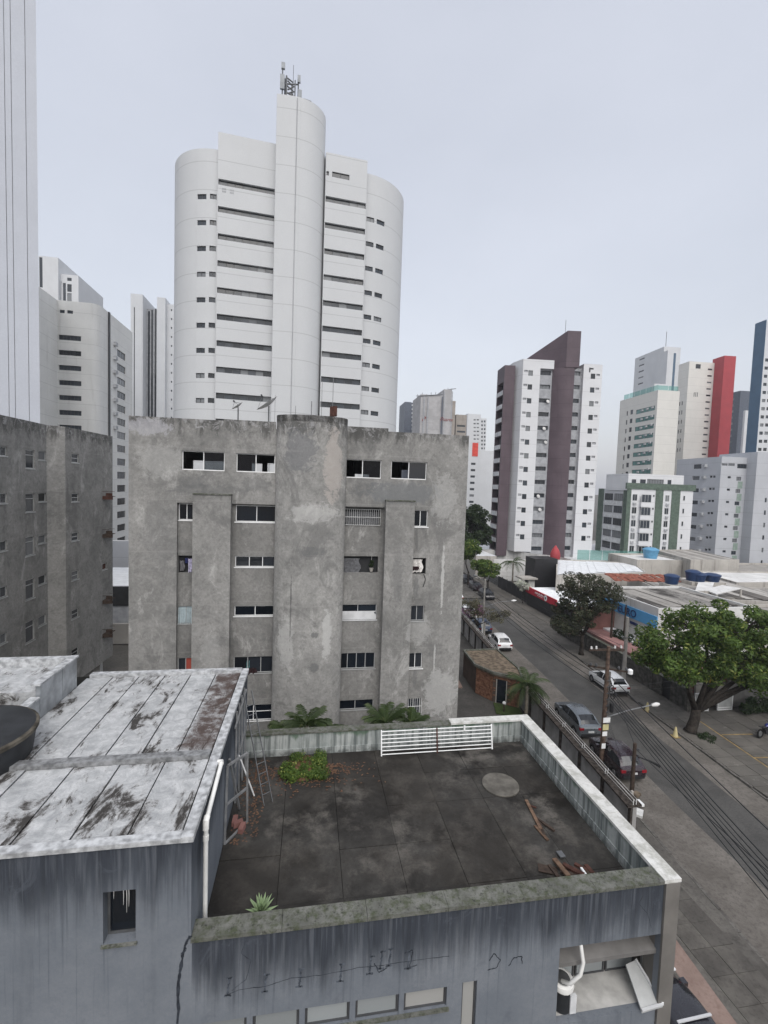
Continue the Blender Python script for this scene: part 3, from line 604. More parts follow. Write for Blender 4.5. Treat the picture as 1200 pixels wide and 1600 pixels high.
for k in range(4):
    y = 14.2+k*.55; MB().beam((-2.08+.03*k, y, ZF+.02), (-2.1, y+.25, 10.75), .05, .05).build('bar', 'frame_steel', fr)
MB().beam((-2.06, 13.9, 10.5), (-2.06, 16.3, 10.6), .05, .05).build('bar', 'frame_steel', fr)
MB().beam((-2.06, 14.0, 9.2), (-2.04, 16.3, 9.25), .05, .05).build('bar', 'frame_steel', fr)
bo = MB(); bo.beam(at_y(374, 1181, 14.2), at_z(397, 1243, ZF+.05), .06, .04); mset(bo.build('white_bar', 'white_paint'), 'loose white bar leaning beside the aluminium ladder', 'bar')
ld = empty('ladder', (-1.2, 14.1, ZF), 'aluminium ladder leaning on the silver roofed block by the steel frame', 'ladder')
f0 = Vector((-1.18, 14.0, ZF)); t0 = Vector((-2.02, 15.3, 10.95)); off = Vector((.24, .16, 0))
for k in (0, 1): MB().beam(f0+off*k, t0+off*k, .022, .05).build('rail', 'steel_grey', ld)
for i in range(1, 11): p = f0.lerp(t0, i/11.5); MB().tube([p, p+off], .012, 6).build('rung', 'steel_grey', ld)
gt = empty('railing_panel', (5, 16.3, ZF), 'white metal railing panel leaning on the terrace back parapet', 'railing')
gx0, gx1 = 2.88, 7.25
for i in range(7): z = ZF+.05+i*.133; y = 16.18+.16*i/6; MB().tube([(gx0, y, z), (gx1, y, z)], .019, 6).build('rail', 'white_paint', gt)
for x in (gx0, gx1): MB().beam((x, 16.17, ZF), (x, 16.36, ZF+.9), .045, .045).build('post', 'white_paint', gt)
MB().beam(((gx0+gx1)/2-.03, 16.15, ZF), ((gx0+gx1)/2-.03, 16.34, ZF+.88), .05, .05).build('post', 'rust', gt)
MB().box(6.1, 6.16, 16.27, 16.31, ZF+.74, ZF+.93).build('latch', 'white_paint', gt)
c = at_z(782, 1227, ZF)
mb = MB(); mb.lathe([(.62, 0), (.62, .035), (.58, .045)], (c.x+.0, c.y, ZF+.01), 36); mset(mb.build('round_cover', 'sidewalk_mix'), 'round pale concrete cover lying on the terrace floor', 'cover').data.materials[0] = MATS['cover_stone']
# planks and scrap, each piece a thing of its own
def plank(p, q, w, h, mat, label, cat='plank', grp='scrap timber on the terrace', lift=.02, name='plank'):
    a, b = at_z(*p, ZF+lift), at_z(*q, ZF+lift); b.z += random.uniform(0, .06); mb = MB(); mb.beam(a, b, w, h); mset(mb.build(name, mat), label, cat, grp)
plank((822, 1250), (845, 1297), .10, .04, 'timber', 'brown plank nearest the round cover on the terrace')
plank((838, 1278), (866, 1300), .07, .05, 'timber_dark', 'short dark plank crossing the long brown planks')
plank((836, 1290), (856, 1314), .09, .03, 'timber', 'brown plank end pointing at the scrap pile')
plank((842, 1282), (850, 1306), .08, .03, 'timber_dark', 'dark slat lying between two brown planks')
plank((826, 1258), (838, 1262), .05, .03, 'rust', 'rusty sliver across the top of the planks')
plank((866, 1342), (888, 1371), .13, .05, 'timber', 'thick pale brown board in the scrap pile', lift=.1)
for i, (p, q, m) in enumerate((((858, 1352), (872, 1372), 'timber_dark'), ((880, 1350), (905, 1366), 'rust'), ((890, 1356), (912, 1370), 'rust'), ((905, 1362), (930, 1368), 'timber_dark'), ((915, 1352), (926, 1366), 'rust'), ((876, 1360), (900, 1371), 'timber_dark'), ((898, 1350), (918, 1362), 'rust'))):
    plank(p, q, .09+.02*(i % 3), .06, m, ['dark board at the left edge of the scrap pile', 'rusty board right beside the thick pale board', 'rusty board in the middle of the scrap pile', 'dark board at the right tip of the scrap pile', 'short rusty board at the upper right of the scrap pile', 'dark board lowest in the scrap pile near the parapet', 'rusty board at the back of the scrap pile'][i], grp='boards of the scrap pile', lift=.03+.03*(i % 3))
plank((908, 1356), (916, 1368), .06, .04, 'white_paint', 'small white painted piece in the scrap pile', lift=.12)
plank((873, 1330), (880, 1340), .16, .03, 'steel_grey', 'bent grey metal scrap standing above the scrap pile', 'metal scrap', lift=.08, name='metal_scrap')
plank((855, 1352), (857, 1366), .5, .012, 'timber_dark', 'wide dark board under the scrap pile', lift=.01)
for i, (x, y) in enumerate(((372, 1287), (378, 1294), (367, 1283))):
    c = at_z(x, y, ZF+.08); a = random.random()*3
    mset(MB().obox(c, (.13*math.cos(a), .13*math.sin(a), .02), (-.07*math.sin(a), .07*math.cos(a), 0), (0, 0, .08)).build('hollow_brick', 'salmon'), ['middle one of three reddish hollow bricks at the foot of the steel frame', 'nearest of three reddish hollow bricks at the foot of the steel frame', 'rearmost of three reddish hollow bricks at the foot of the steel frame'][i], 'brick', 'bricks by the steel frame')
# outdoor unit of an air conditioner on the loggia
ac = empty('condenser_unit', (6.35, NF+.35, zl), 'round top blowing air conditioner unit standing in the loggia', 'air conditioner')
cx, cy = 6.33, NF+.38
MB().lathe([(.24, .02), (.25, .06), (.25, .5), (.26, .55)], (cx, cy, zl), 20).build('casing', 'tank_black', ac, 40)
MB().lathe([(.275, .55), (.285, .6), (.27, .68), (.22, .71), (.20, .70)], (cx, cy, zl), 20).build('top_ring', 'pvc_white', ac, 40)
MB().lathe([(.19, .7), (.15, .72), (.05, .73)], (cx, cy, zl), 16).build('fan_grille', 'steel_grey', ac, 40)
MB().box(cx+.08, cx+.24, cy-.27, cy-.2, zl+.05, zl+.5).build('panel', 'panel_pale', ac)
MB().tube([(cx-.05, cy-.1, zl+.72), (cx-.02, NF+.02, zl+.95), (cx+.2, NF-.03, zl+1.2), (cx+.25, NF-.03, zl+1.5), (cx+.2, NF+.04, zl+1.9)], .045, 8).build('insulated_hose', 'pvc_white', ac, 60)
aw = empty('tilted_sheet', (8.2, 9.2, zl), 'pale tilted awning sheet at the loggia end above the parked black car', 'awning')
A, B, C_, D = at_z(978, 1507, 6.1), at_z(993, 1500, 6.15), at_z(1036, 1570, 5.65), at_z(1003, 1580, 5.6)
mb = MB(); mb.add([A, B, C_, D]+[p-Vector((0, 0, .06)) for p in (A, B, C_, D)], [(0, 1, 2, 3)[::-1], (4, 5, 6, 7), (0, 1, 5, 4), (1, 2, 6, 5), (2, 3, 7, 6), (3, 0, 4, 7)]); mb.build('sheet', 'gate_grey', aw)
MB().beam(B+Vector((0, 0, .03)), C_+Vector((0, 0, .03)), .05, .03).build('edge_trim', 'panel_pale', aw); MB().beam(C_+Vector((0, 0, .03)), D+Vector((0, 0, .03)), .05, .03).build('edge_trim', 'panel_pale', aw)
# ================================================================ grey rendered block of flats
GY = 26.6; gb = empty('apartment_block', (0, 31, 0), 'six storey block of flats in bare grey render with a rounded stair tower', 'building')
Q = Pl(0, GY, 0); X0, X1 = Q.u(201, 850), Q.u(724, 890); ZT = 21.3
LEV = [19.57-2.9*i for i in range(6)]
def gop(r, *a):                          # opening kept to its storey
    u0, u1, z0, z1 = Q.op(*a); return (u0, u1, z0, z1)
row1 = [gop(0, 284, 705, 351, 735), gop(0, 369, 709, 430, 738), gop(0, 537, 718, 596, 747), gop(0, 611, 721, 667, 749)]
colA = [(Q.u(277, 800), Q.u(303, 800))]*5
c1 = (Q.u(276, 880), Q.u(302, 880)); c2 = (Q.u(363, 900), Q.u(431, 900)); c3 = (Q.u(531, 900), Q.u(594, 900)); c4 = (Q.u(642, 900), Q.u(665, 900))
zA = [(Q.z(290, a), Q.z(290, b)) for a, b in ((813, 787), (896, 869), (976, 949), (1056, 1030))]
zB = [(Q.z(395, a), Q.z(395, b)) for a, b in ((816, 790), (887, 870), (964, 948), (1054, 1028), (1129, 1104))]
zC = [(Q.z(562, a), Q.z(562, b)) for a, b in ((821, 794), (896, 870), (970, 946), (1047, 1022), (1111, 1096))]
zD = [(Q.z(655, a), Q.z(655, b)) for a, b in ((823, 797), (897, 872), (970, 946), (1044, 1020), (1116, 1091))]
rc = .22
rec = [(c1[0], c1[1]+.35, 2.9, zA[0][1]+.05), (c2[0]-.3, c2[1], 2.9, zB[0][1]+.08), (c3[0], c3[1]+.35, 2.9, zC[0][1]+.08)]
wD = [(c4[0], c4[1], a, b) for a, b in zD]
mb = MB(); sh = lambda L_: [(a-X0, b-X0, c, d) for a, b, c, d in L_]
xj = Q.u(367, 700); xk = Q.u(606, 700)
pos = wall_path(mb, [(X0, GY), (X1, GY)], 2.9, ZT-.28, sh(row1+rec+wD), rc)
mb.box(X0, xj-.6, GY, GY+.2, ZT-.279, ZT+.02); mb.box(xj-.6, Q.u(431, 660), GY, GY+.2, ZT-.279, ZT+.10); mb.box(Q.u(538, 660), xk, GY, GY+.2, ZT-.279, ZT+.08); mb.box(xk, X1, GY, GY+.2, ZT-.279, ZT-.1)
mb.build('wall', 'raw_render', gb)
for i in range(4):
    gl = [['glass_clear', None], ['glass_clear', 'glass_clear']][i % 2]
win(gb, pos, sh(row1)[0], 2, .05, .1, 'white_paint', 'glass_clear', sep=True, panes_gl=[None, 'glass_clear'])
win(gb, pos, sh(row1)[1], 2, .05, .1, 'white_paint', 'glass_clear', sep=True, panes_gl=['glass_clear', None])
win(gb, pos, sh(row1)[2], 2, .05, .1, 'white_paint', 'glass_clear', sep=True, panes_gl=[None, 'glass_clear'])
win(gb, pos, sh(row1)[3], 2, .05, .1, 'white_paint', 'glass_dark', sep=True, panes_gl=[None, 'glass_dark'])
for i, o in enumerate(sh(wD)):
    if i == 1: continue
    win(gb, pos, o, 2, .045, .09, 'white_paint' if i in (0, 3) else 'alu_frame', 'glass_dark', sep=True, sill=.04, panes_gl=[['glass_black', 'glass_dark'], 0, ['glass_frost', 'glass_dark'], ['glass_black', 'curtain_cream'], ['curtain_red', 'glass_dark']][i] if i in (0,) else None)
def recess(c, zs, styles):
    mb = MB(); p = wall_path(mb, [(c[0], GY+rc), (c[1], GY+rc)], 2.9, c[3], [(a[0]-c[0], a[1]-c[0], a[2], a[3]) for a in zs], .18)
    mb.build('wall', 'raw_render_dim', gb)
    for a, st in zip(zs, styles):
        if st: win(gb, p, (a[0]-c[0], a[1]-c[0], a[2], a[3]), sep=True, sill=.03, rec=.07, **st)
dk = dict(panes=2, frame='white_paint', gl='glass_black', fw=.045)
recess(rec[0], [(c1[0]+.02, c1[1], a, b) for a, b in zA], [dk, None, dict(panes=2, frame='alu_frame', gl='blind_blue', fw=.03), dict(panes=2, frame='alu_frame', gl='glass_dark', fw=.045, panes_gl=['glass_dark', 'curtain_red'])])
recess(rec[1], [(c2[0]+.1, c2[1], a, b) for a, b in zB], [dk, dict(dk, panes=3), dk, dict(panes=3, frame='alu_frame', gl='glass_dark', fw=.045), dict(dk, split=.55)])
recess(rec[2], [(c3[0]+.02, c3[1]-.12, a, b) for a, b in zC], [None, None, dict(panes=2, frame='panel_pale', gl='glass_black', fw=.03), dict(panes=4, frame='alu_frame', gl='glass_black', fw=.045), dict(panes=2, frame='alu_frame', gl='glass_black', fw=.045)])
# rounded stair tower and the two flat buttresses
ca, cb = Q.u(428, 890), Q.u(537, 890); cm, hw_ = (ca+cb)/2, (cb-ca)/2
arc = [(cm-hw_*math.cos(R(t)), GY-1.05*math.sin(R(t))) for t in range(0, 181, 10)]
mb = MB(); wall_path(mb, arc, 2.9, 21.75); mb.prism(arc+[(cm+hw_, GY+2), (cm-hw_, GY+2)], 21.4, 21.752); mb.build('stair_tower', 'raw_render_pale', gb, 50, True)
for x0, x1, yt in ((303, 361, 773), (598, 642, 783)):
    a, b = Q.u(x0, 900), Q.u(x1, 900); zt = Q.z((x0+x1)/2, yt)
    MB().box(a, b, GY-.42, GY+.01, 2.9, zt).build('buttress', 'raw_render', gb); MB().box(a-.02, b+.02, GY-.46, GY+.03, zt+.002, zt+.07).build('buttress_cap', 'mossy_coping', gb)
# body: sides, back with openings behind the top floor, roof slab, pilotis
D2 = 38.0
mb = MB(); wall_path(mb, [(X1, GY), (X1, D2)], 2.9, ZT-.28); wall_path(mb, [(X0, D2), (X0, GY)], 2.9, ZT-.28)
bo_ = [(.5, 3.4, 17.2, 19.4), (4.6, 6.6, 17.2, 18.9), (11.2, 12.9, 17.2, 19.5), (13.3, 14.6, 17.2, 19.45), (15.0, 18.6, 17.2, 19.5)]
wall_path(mb, [(X1, D2), (X0, D2)], 2.9, ZT-.28, bo_, .2); mb.build('wall', 'raw_render', gb)
MB().box(X0+.05, X1-.05, GY+.25, D2-.05, 20.2, 20.5).build('roof', 'raw_render', gb)
MB().box(X0+.05, X1-.05, GY+.45, D2-.21, 17.0, 17.2).build('floor_plate', 'interior', gb)
mb = MB()
for y in (GY+.46,): mb.quad((X0+.06, y, 2.95), (X1-.06, y, 2.95), (X1-.06, y, 16.95), (X0+.06, y, 16.95))
for x in (-4.6, -1.7, 2.9, 6.1): mb.box(x-.08, x+.08, GY+4, D2-1, 17.2, 20.2)
mb.build('interior_wall', 'interior', gb)
for u_, z_ in ((2.6, 18.2), (6.7, 18.3)):
    MB().box(X1-u_-1.2, X1-u_+1.2, D2-.1, D2-.05, z_, z_+.05).build('rear_rail', 'black_metal', gb)
MB().box(X0+.1, X1-.1, GY+.1, D2-.1, 2.6, 2.899).build('floor_plate', 'raw_render', gb)
for x in (X0+.5, -4.5, 0, 4.5, X1-.5):
    for y in (GY+.6, 32, D2-.7): MB().box(x-.25, x+.25, y-.25, y+.25, 0, 2.6).build('column', 'raw_render', gb)
# cracks of the low building: thin dark ribbons lying 3 mm proud, with the mended cross pieces
def ribbon(name, pts, w, mat, par, Y=NF-.004):
    mb = MB(); P3 = [at_y(x, y, Y) for x, y in pts]; rr_ = random.Random(len(pts)*7+int(pts[0][0]))
    fine = []
    for a, b in zip(P3, P3[1:]):
        for k in range(6): fine.append(a.lerp(b, k/6)+Vector((rr_.gauss(0, min(w, .012)*.55), 0, rr_.gauss(0, min(w, .012)*.55))))
    fine.append(P3[-1])
    for i, (a, b) in enumerate(zip(fine, fine[1:])):
        d = (b-a).normalized(); n = Vector((-d.z, 0, d.x)); w0, w1 = w*rr_.uniform(.4, 1.1), w*rr_.uniform(.4, 1.1); mb.quad(a-n*w0, b-n*w1, b+n*w1, a+n*w0)
    return mb.build(name, mat, par)
plain('crack_dark', (.035, .04, .05), .95, .1, 0, .4, 8); plain('crack_mend', (.082, .094, .114), .95, .1, 0, .5, 9)
ribbon('crack', [(352, 1556), (372, 1547), (420, 1540), (455, 1528), (500, 1524), (560, 1512), (600, 1508), (650, 1500), (702, 1494)], .008, 'crack_dark', nb)
ribbon('crack', [(384, 1470), (376, 1490), (392, 1500), (385, 1530), (362, 1548)], .006, 'crack_dark', nb); ribbon('crack', [(1005, 1400), (998, 1412), (1012, 1428), (1018, 1450)], .006, 'crack_dark', nb)
ribbon('crack', [(298, 1462), (290, 1475), (284, 1500), (279, 1535), (277, 1600)], .035, 'crack_dark', nb, NF-.006)
for x, y in ((358, 1542), (416, 1536), (470, 1528), (534, 1520), (580, 1508), (597, 1500), (610, 1496), (640, 1500)):
    for q in (((x, y-13), (x-1, y), (x-3, y+14)), ((x-4, y-13), (x+6, y-14)), ((x-8, y+14), (x+3, y+13))): ribbon('crack_patch', q, .028, 'crack_mend', nb, NF-.003)
for q in (((765, 1500), (772, 1490), (782, 1500), (776, 1512), (762, 1516)), ((795, 1510), (803, 1496), (815, 1494), (816, 1506)), ((585, 1505), (592, 1520), (605, 1512)), ((632, 1490), (645, 1484), (640, 1512), (652, 1508))): ribbon('crack_patch', q, .014, 'crack_dark', nb, NF-.0045)
# mended plaster pours on the stair tower and facade
# ================================================================ helpers for the towers
def at_f(x, y, f): return CP+ray(x, y)*f
def proj(p):
    v = Vector(p)-CP; z = v.dot(FW); return 600+FPX*v.dot(RT)/z, 800+FPX*v.dot(DN)/z
def seg(pts, i):
    a, b = Vector((*pts[i], 0)), Vector((*pts[(i+1) % len(pts)], 0)); off = sum((Vector((*pts[k+1], 0))-Vector((*pts[k], 0))).length for k in range(i))
    return Pl(a.x, a.y, math.atan2(b.y-a.y, b.x-a.x)), off
def sop(pts, i, x0, y0, x1, y1):
    pl, off = seg(pts, i); a = pl.op(x0, y0, x1, y1); return (a[0]+off, a[1]+off, a[2], a[3])
def rows(o, n, fh): return [(o[0], o[1], o[2]-k*fh, o[3]-k*fh) for k in range(n)]
def find_u(pos, tot, px, z, lo=0, hi=1):
    best = None
    for k in range(401):
        u = tot*(lo+(hi-lo)*k/400); x = proj(pos(u, z))[0]
        if best is None or abs(x-px) < best[0]: best = (abs(x-px), u)
    return best[1]
def z_at(pos, u, px, py):
    p = pos(u, 0); r = ray(px, py); return CAM_Z+r.z*math.hypot(p[0], p[1])/math.hypot(r.x, r.y)
def blk(root, pts, z0, z1, mat, ops=(), rev=.2, closed=True, roof=True, name='wall', style=None, smooth=None, roofmat=None):
    mb = MB(); allo = [o[:4] for o in ops]
    pos = wall_path(mb, pts, z0, z1, allo, rev, 0, None, closed)
    if roof: mb.add([(x, y, z1-.35) for x, y in pts], [tuple(range(len(pts)))])
    mb.build(name, mat, root, smooth, smooth is not None)
    for o in ops:
        st = dict(panes=1, fw=.06, rec=.1, frame='frame_dark', gl='glass_far'); st.update(style or {}); st.update(o[4] if len(o) > 4 else {})
        if st.pop('skip', 0): continue
        win(root, pos, o[:4], **st)
    return pos
def boxpts(pl, u0, u1, D, d0=0): return [pl.xy(u0, D), pl.xy(u0, d0), pl.xy(u1, d0), pl.xy(u1, D)]
# small reusable pieces
_acm = MB().box(0, .85, -.42, 0, 0, .55).mesh('air_conditioner', ['panel_pale']); _acg = MB().box(.06, .6, -.43, -.421, .05, .5).mesh('grille', ['panel_grey'])
def ac_unit(root, pos, u, z, s=1):
    p0, p1 = Vector(pos(u, z)), Vector(pos(u+.1, z)); a = math.atan2(p1.y-p0.y, p1.x-p0.x)
    o = link('air_conditioner', _acm, root, p0-org(root), a); g_ = link('grille', _acg, o); o.scale = (s, s, s); return o
# ================================================================ left grey block
lg = empty('apartment_block', (-20, 35, 0), 'left grey rendered block with small windows and bracketed air conditioner cages', 'building')
pts = [(-18.2, 24), (-18.2, 35.25), (-17.35, 35.95), (-16.8, 42.5), (-30, 44), (-30, 24)]
ops = []
zst = [(703, 732), (771, 800), (838, 868), (905, 936), (970, 1003)]
for a, b in zst: ops.append((*sop(pts, 0, 40, a, 54, b), dict(panes=1, split=.72)))
for a, b in ((705, 719), (770, 784), (836, 849), (899, 913), (962, 977)): ops.append(sop(pts, 0, 60, a, 72, b))
for a, b in ((697, 712), (771, 787), (846, 862), (918, 935), (992, 1008)): ops.append((*sop(pts, 0, -9, a, 11, b), dict(panes=2)))
for a, b in ((709, 723), (771, 784), (832, 845), (892, 906), (952, 966), (1013, 1025)): ops.append((*sop(pts, 2, 112, a, 123, b), dict(split=.5)))
hole = sop(pts, 2, 160, 880, 167, 890); ops.append((*hole, dict(gl='rust')))
mb = MB(); pos = wall_path(mb, pts, 2.3, 21.45, [o[:4] for o in ops], .18, closed=True); mb.add([(x, y, 21.1) for x, y in pts], [tuple(range(6))]); mb.add([(x, y, 2.3) for x, y in pts], [tuple(range(6))[::-1]]); mb.build('wall', 'raw_render', lg)
for o in ops:
    st = dict(panes=1, fw=.05, rec=.06, frame='alu_frame', gl='glass_dark', sep=True, sill=.03); st.update(o[4] if len(o) > 4 else {}); win(lg, pos, o[:4], **st)
for y in (772, 831, 933, 985):
    o = sop(pts, 2, 160, y-4, 171, y+4); p = Vector(pos(o[0], o[2])); mb = MB()
    x, yy, z = p; w_ = o[1]-o[0]
    mb.box(x, x+.75, yy, yy+.14, z-.22, z+.05); mb.box(x, x+.5, yy+w_*.5, yy+w_*.5+.12, z-.2, z+.3); mb.box(x, x+.55, yy+.11, yy+.14, z, z+.04); mb.box(x, x+.55, yy+w_, yy+w_+.04, z, z+.04); mb.box(x+.5, x+.55, yy+.041, yy+w_-.001, z, z+.04); mb.box(x, x+.45, yy+.1, yy+w_-.1, z+.041, z+.07)
    mb.box(x, x+.5, yy, yy+.03, z+.45, z+.48); mb.box(x, x+.5, yy+w_, yy+w_+.03, z+.4, z+.43); mb.build('wall_bracket', 'rust' if y == 772 else 'timber_dark', lg)
for x, y in ((-17.6, 41.6), (-18.4, 36.5), (-18.8, 30)): MB().box(x-.25, x+.25, y-.25, y+.25, 0, 2.3).build('column', 'plaster_white', lg)
# ================================================================ white tower
wt = empty('tower_block', (-2, 56, 0), 'tall white curved tower with dark window bands behind the grey flats', 'building')
p_ = at_f(430, 400, 50); W = Pl(p_.x, p_.y, R(5))
uL, uS0, uS1, uR = W.u(338.5, 430), W.u(427.5, 430), W.u(505, 430), W.u(569, 430)
zL, zR_, zS = W.z(385, 215), W.z(541, 244), W.z(440, 161)
fh = (W.z(382, 291.7)-W.z(377, 621.3))/8
b0 = (uL+.06, uS0-.05, W.z(384, 296.2), W.z(384, 286.8)); b1 = (uS1+.05, uR-.05, W.z(538, 320.3), W.z(538, 311.2))
fh2 = (W.z(538, 315.7)-W.z(531, 633.7))/8
bs = dict(panes=7, fw=.05, rec=.25, frame='frame_dark', gl='glass_far', sep=True)
ptsA = [W.xy(uL, 14), W.xy(uL, 0), W.xy(uS0, 0), W.xy(uS0, 14)]
O = [(a+14-uL, b+14-uL, c, d, bs) for a, b, c, d in rows(b0, 15, fh)]; blk(wt, ptsA, 0, zL, 'tower_white', O, .35)
ptsB = [W.xy(uS1, 14), W.xy(uS1, 0), W.xy(uR, 0), W.xy(uR, 14)]
O = [(a+14-uS1, b+14-uS1, c, d, dict(bs, panes=5)) for a, b, c, d in rows(b1, 15, fh2)]
for r_ in ((519, 270.5, 546, 279), (510, 267.5, 514, 274)): o = W.op(*r_); O.append((o[0]+14-uS1, o[1]+14-uS1, o[2], o[3], dict(panes=2, rec=.1, sep=False)))
blk(wt, ptsB, 0, zR_, 'tower_white', O, .35)
mid = [W.xy(uS0, 14), W.xy(uS0, -1.1)]+[W.xy(uS0+(uS1-uS0)*t, -1.1-.25*math.sin(t*3.1)) for t in (.12, .25, .38, .45)]
for t in range(0, 91, 9): mid.append(W.xy(uS0+(uS1-uS0)*(.45+.55*math.sin(R(t))), -1.3+2.6*(1-math.cos(R(t)))))
mid.append(W.xy(uS1, 14)); blk(wt, mid, 0, zS, 'tower_white', smooth=35)
u = W.u(463, 250); x, y = W.xy(W.u(458, 430), -1.42); MB().tube([(x, y, 5), (x, y, zS-.2)], .03, 6).build('riser_pipe', 'panel_grey', wt)
Wb = Pl(*W.xy(0, 4.6), W.a); aL = uL-Wb.u(270.5, 430); aR = Wb.u(630, 430)-uR
def wing(sgn, u0, a, b, d0, zt, cols, n, y0, y1):
    if sgn < 0: arc = [W.xy(u0-a*math.cos(R(t)), d0+b*(1-math.sin(R(t)))) for t in range(0, 91, 6)]; full = [W.xy(u0-a, 16)]+arc+[W.xy(u0, 16)]
    else: arc = [W.xy(u0+a*math.sin(R(t)), d0+b*(1-math.cos(R(t)))) for t in range(0, 91, 6)]; full = [W.xy(u0, 16)]+arc+[W.xy(u0+a, 16)]
    pos, cum = path_pos(full); O = []
    for x0, x1, yc0, xb0, xb1, yc1 in cols:
        lo, hi = cum[1]/cum[-1], cum[-2]/cum[-1]; ua, ub = find_u(pos, cum[-1], x0, 45, lo, hi), find_u(pos, cum[-1], x1, 45, lo, hi); um = (ua+ub)/2
        zt0, zb0 = z_at(pos, um, (x0+x1)/2, yc0), z_at(pos, um, (xb0+xb1)/2, yc1); f = (zt0-zb0)/8
        O += [(ua, ub, zt0-k*f-.27, zt0-k*f+.27, dict(panes=2, fw=.05, rec=.08)) for k in range(14)]
    blk(wt, full, 0, zt, 'tower_white', O, .25, smooth=35)
zl_ = W.z(331, 231.5)+.3; zr2 = W.z(575, 270)+.4
wing(-1, uL, aL, 5.2, .5, zl_, [(308, 322, 307, 304, 317, 625.5), (327.5, 338, 307, 322.5, 332, 625.5)], 9, 0, 0)
wing(1, uR, aR, 5.5, .7, zr2, [(571, 583, 343, 561, 572, 644), (587, 599, 348, 576, 588, 646)], 9, 0, 0)
MB().box(0, 1, 0, 1, 0, 1)
o = W.op(347, 294.5, 353, 301.5); 
for i, (r0, r1) in enumerate(((0, .42), (.55, 1.0))):                  # faded two-line lettering on the wall
    for k in range(3):
        u0 = o[0]+.02+r0*1.4+k*.14; x, y = W.xy(u0, -.012); x2, y2 = W.xy(u0+.1, -.012)
        for zz in (o[2]+.05, o[2]+.32): MB().quad((x, y, zz), (x2, y2, zz), (x2, y2, zz+.17), (x, y, zz+.17)).build('faded_letter', 'panel_grey', wt)
# telecom mast on the shaft
am = empty('antenna_mast', (W.xy(W.u(452, 160), .5)[0], W.xy(W.u(452, 160), .5)[1], zS-.35), 'telecom mast with panel antennas on top of the white tower', 'antenna')
def wp(px, py, d=.3): u, z = W.uv(px, py); x, y = W.xy(u, d); return Vector((x, y, z))
zb = zS-.35
def mast(px, y1, r=.07, d=.3, y0=None):
    r = r*1.5
    p = wp(px, y1, d); mb = MB(); mb.tube([(p.x, p.y, zb if y0 is None else wp(px, y0, d).z), p], r, 6); mb.build('pole', 'steel_grey', am)
mast(448, 115); mast(446.5, 113, .09, .9); mast(442, 96, .05); mast(461.5, 122, .05); mast(467, 112, .05, .6); mast(459, 98, .02); mast(486.5, 144, .025, 1.5); mast(457, 120, .05, 1.1)
for (a, b, c, e) in ((447, 114, 459, 122), (447, 125, 467, 125), (447, 138, 466, 147), (450, 134, 460, 128), (450, 140, 460, 136), (449, 128, 459, 136), (450, 146, 458, 140), (475, 149, 487, 152), (450, 120, 458, 128)):
    MB().tube([wp(a, b, .5), wp(c, e, .6)], .075, 6).build('brace', 'steel_grey', am)
for (x0, y0, x1, y1, d) in ((440, 94, 445.5, 105, .3), (438, 114, 444.5, 138, .2), (465.5, 112, 470, 124, .5), (466.5, 136, 471.5, 160, .4)):
    a, b = wp(x0, y0, d), wp(x1, y1, d); MB().box(min(a.x, b.x), max(a.x, b.x), a.y-.12, a.y+.12, min(a.z, b.z), max(a.z, b.z)).build('panel_antenna', 'antenna_grey', am)
MB().lathe([(.45, 0), (.42, .12), (.2, .2)], wp(453, 156, .4), 16, 0, Vector((.3, -1, .1))).build('dish', 'dish_grey', am, 40)
for y in (118, 124, 131, 138): p = wp(446.5, y, .7); MB().box(p.x-.12, p.x+.12, p.y-.1, p.y+.1, p.z-.2, p.z+.2).build('radio_unit', 'facade_dark', am)
# ================================================================ plain white tower cut by the left edge
pt = empty('tower_block', (-30, 50, 0), 'plain white tower wall with vertical grooves at the left edge', 'building')
p_ = at_f(60, 400, 46); F = Pl(p_.x, p_.y, R(31))
MB().prism([F.xy(-24, 14), F.xy(-24, .12), F.xy(-.05, .12), F.xy(-.05, 14)], 0, 120).build('core', 'panel_grey', pt)
for a, b in ((F.u(-160, 400), F.u(-40, 400)), (F.u(-40, 400), F.u(11, 400)), (F.u(11, 400), F.u(21, 400)), (F.u(21, 400), F.u(43, 400)), (F.u(43, 400), 0)):
    MB().prism([F.xy(a+.025, .119), F.xy(a+.025, 0), F.xy(b-.025 if b else 0, 0), F.xy(b-.025 if b else 0, .119)], 0, 120.1).build('wall_panel', 'tower_white_plain', pt)
MB().prism([F.xy(-.049, 14), F.xy(-.049, .13), F.xy(0, .13), F.xy(0, 14)], 0, 120.1).build('wall_panel', 'tower_white_plain', pt)
# ================================================================ white building with the rounded corner (left)
lb = empty('office_block', (-45, 92, 0), 'cream white block with rounded corner and long dark window strips at left', 'building')
p_ = at_f(110, 600, 88); F = Pl(p_.x, p_.y, 0)
ua, ub, uc = F.u(90, 560), F.u(141, 560), F.u(154, 560); ztop = F.z(115, 471); rad = uc-ub
full = [F.xy(ua-16, 12), F.xy(ua-16, -9), F.xy(ua, -9), F.xy(ua, 0), F.xy(ub, 0)]
full += [F.xy(ub+rad*math.sin(R(t)), rad*(1-math.cos(R(t)))) for t in range(10, 91, 10)]
dend = at_x(207, 560, F.xy(uc)[0]).y-F.y; full.append(F.xy(uc, 4.0)); full.append(F.xy(uc+.0, dend)); full.append(F.xy(ua-16, dend))
O = []; s3, o3 = seg(full, 3)
zc0 = s3.z(110, 528); f = (s3.z(110, 528)-s3.z(110, 645))/5
for k in range(9): O.append((s3.u(91, 600)+o3+.1, s3.u(127, 600)+o3, zc0-k*f-.48, zc0-k*f+.48, dict(panes=6, rec=.25)))
for r_ in ((93, 484, 101, 489), (105, 485, 114, 490)): O.append((*sop(full, 3, *r_), dict(rec=.15)))
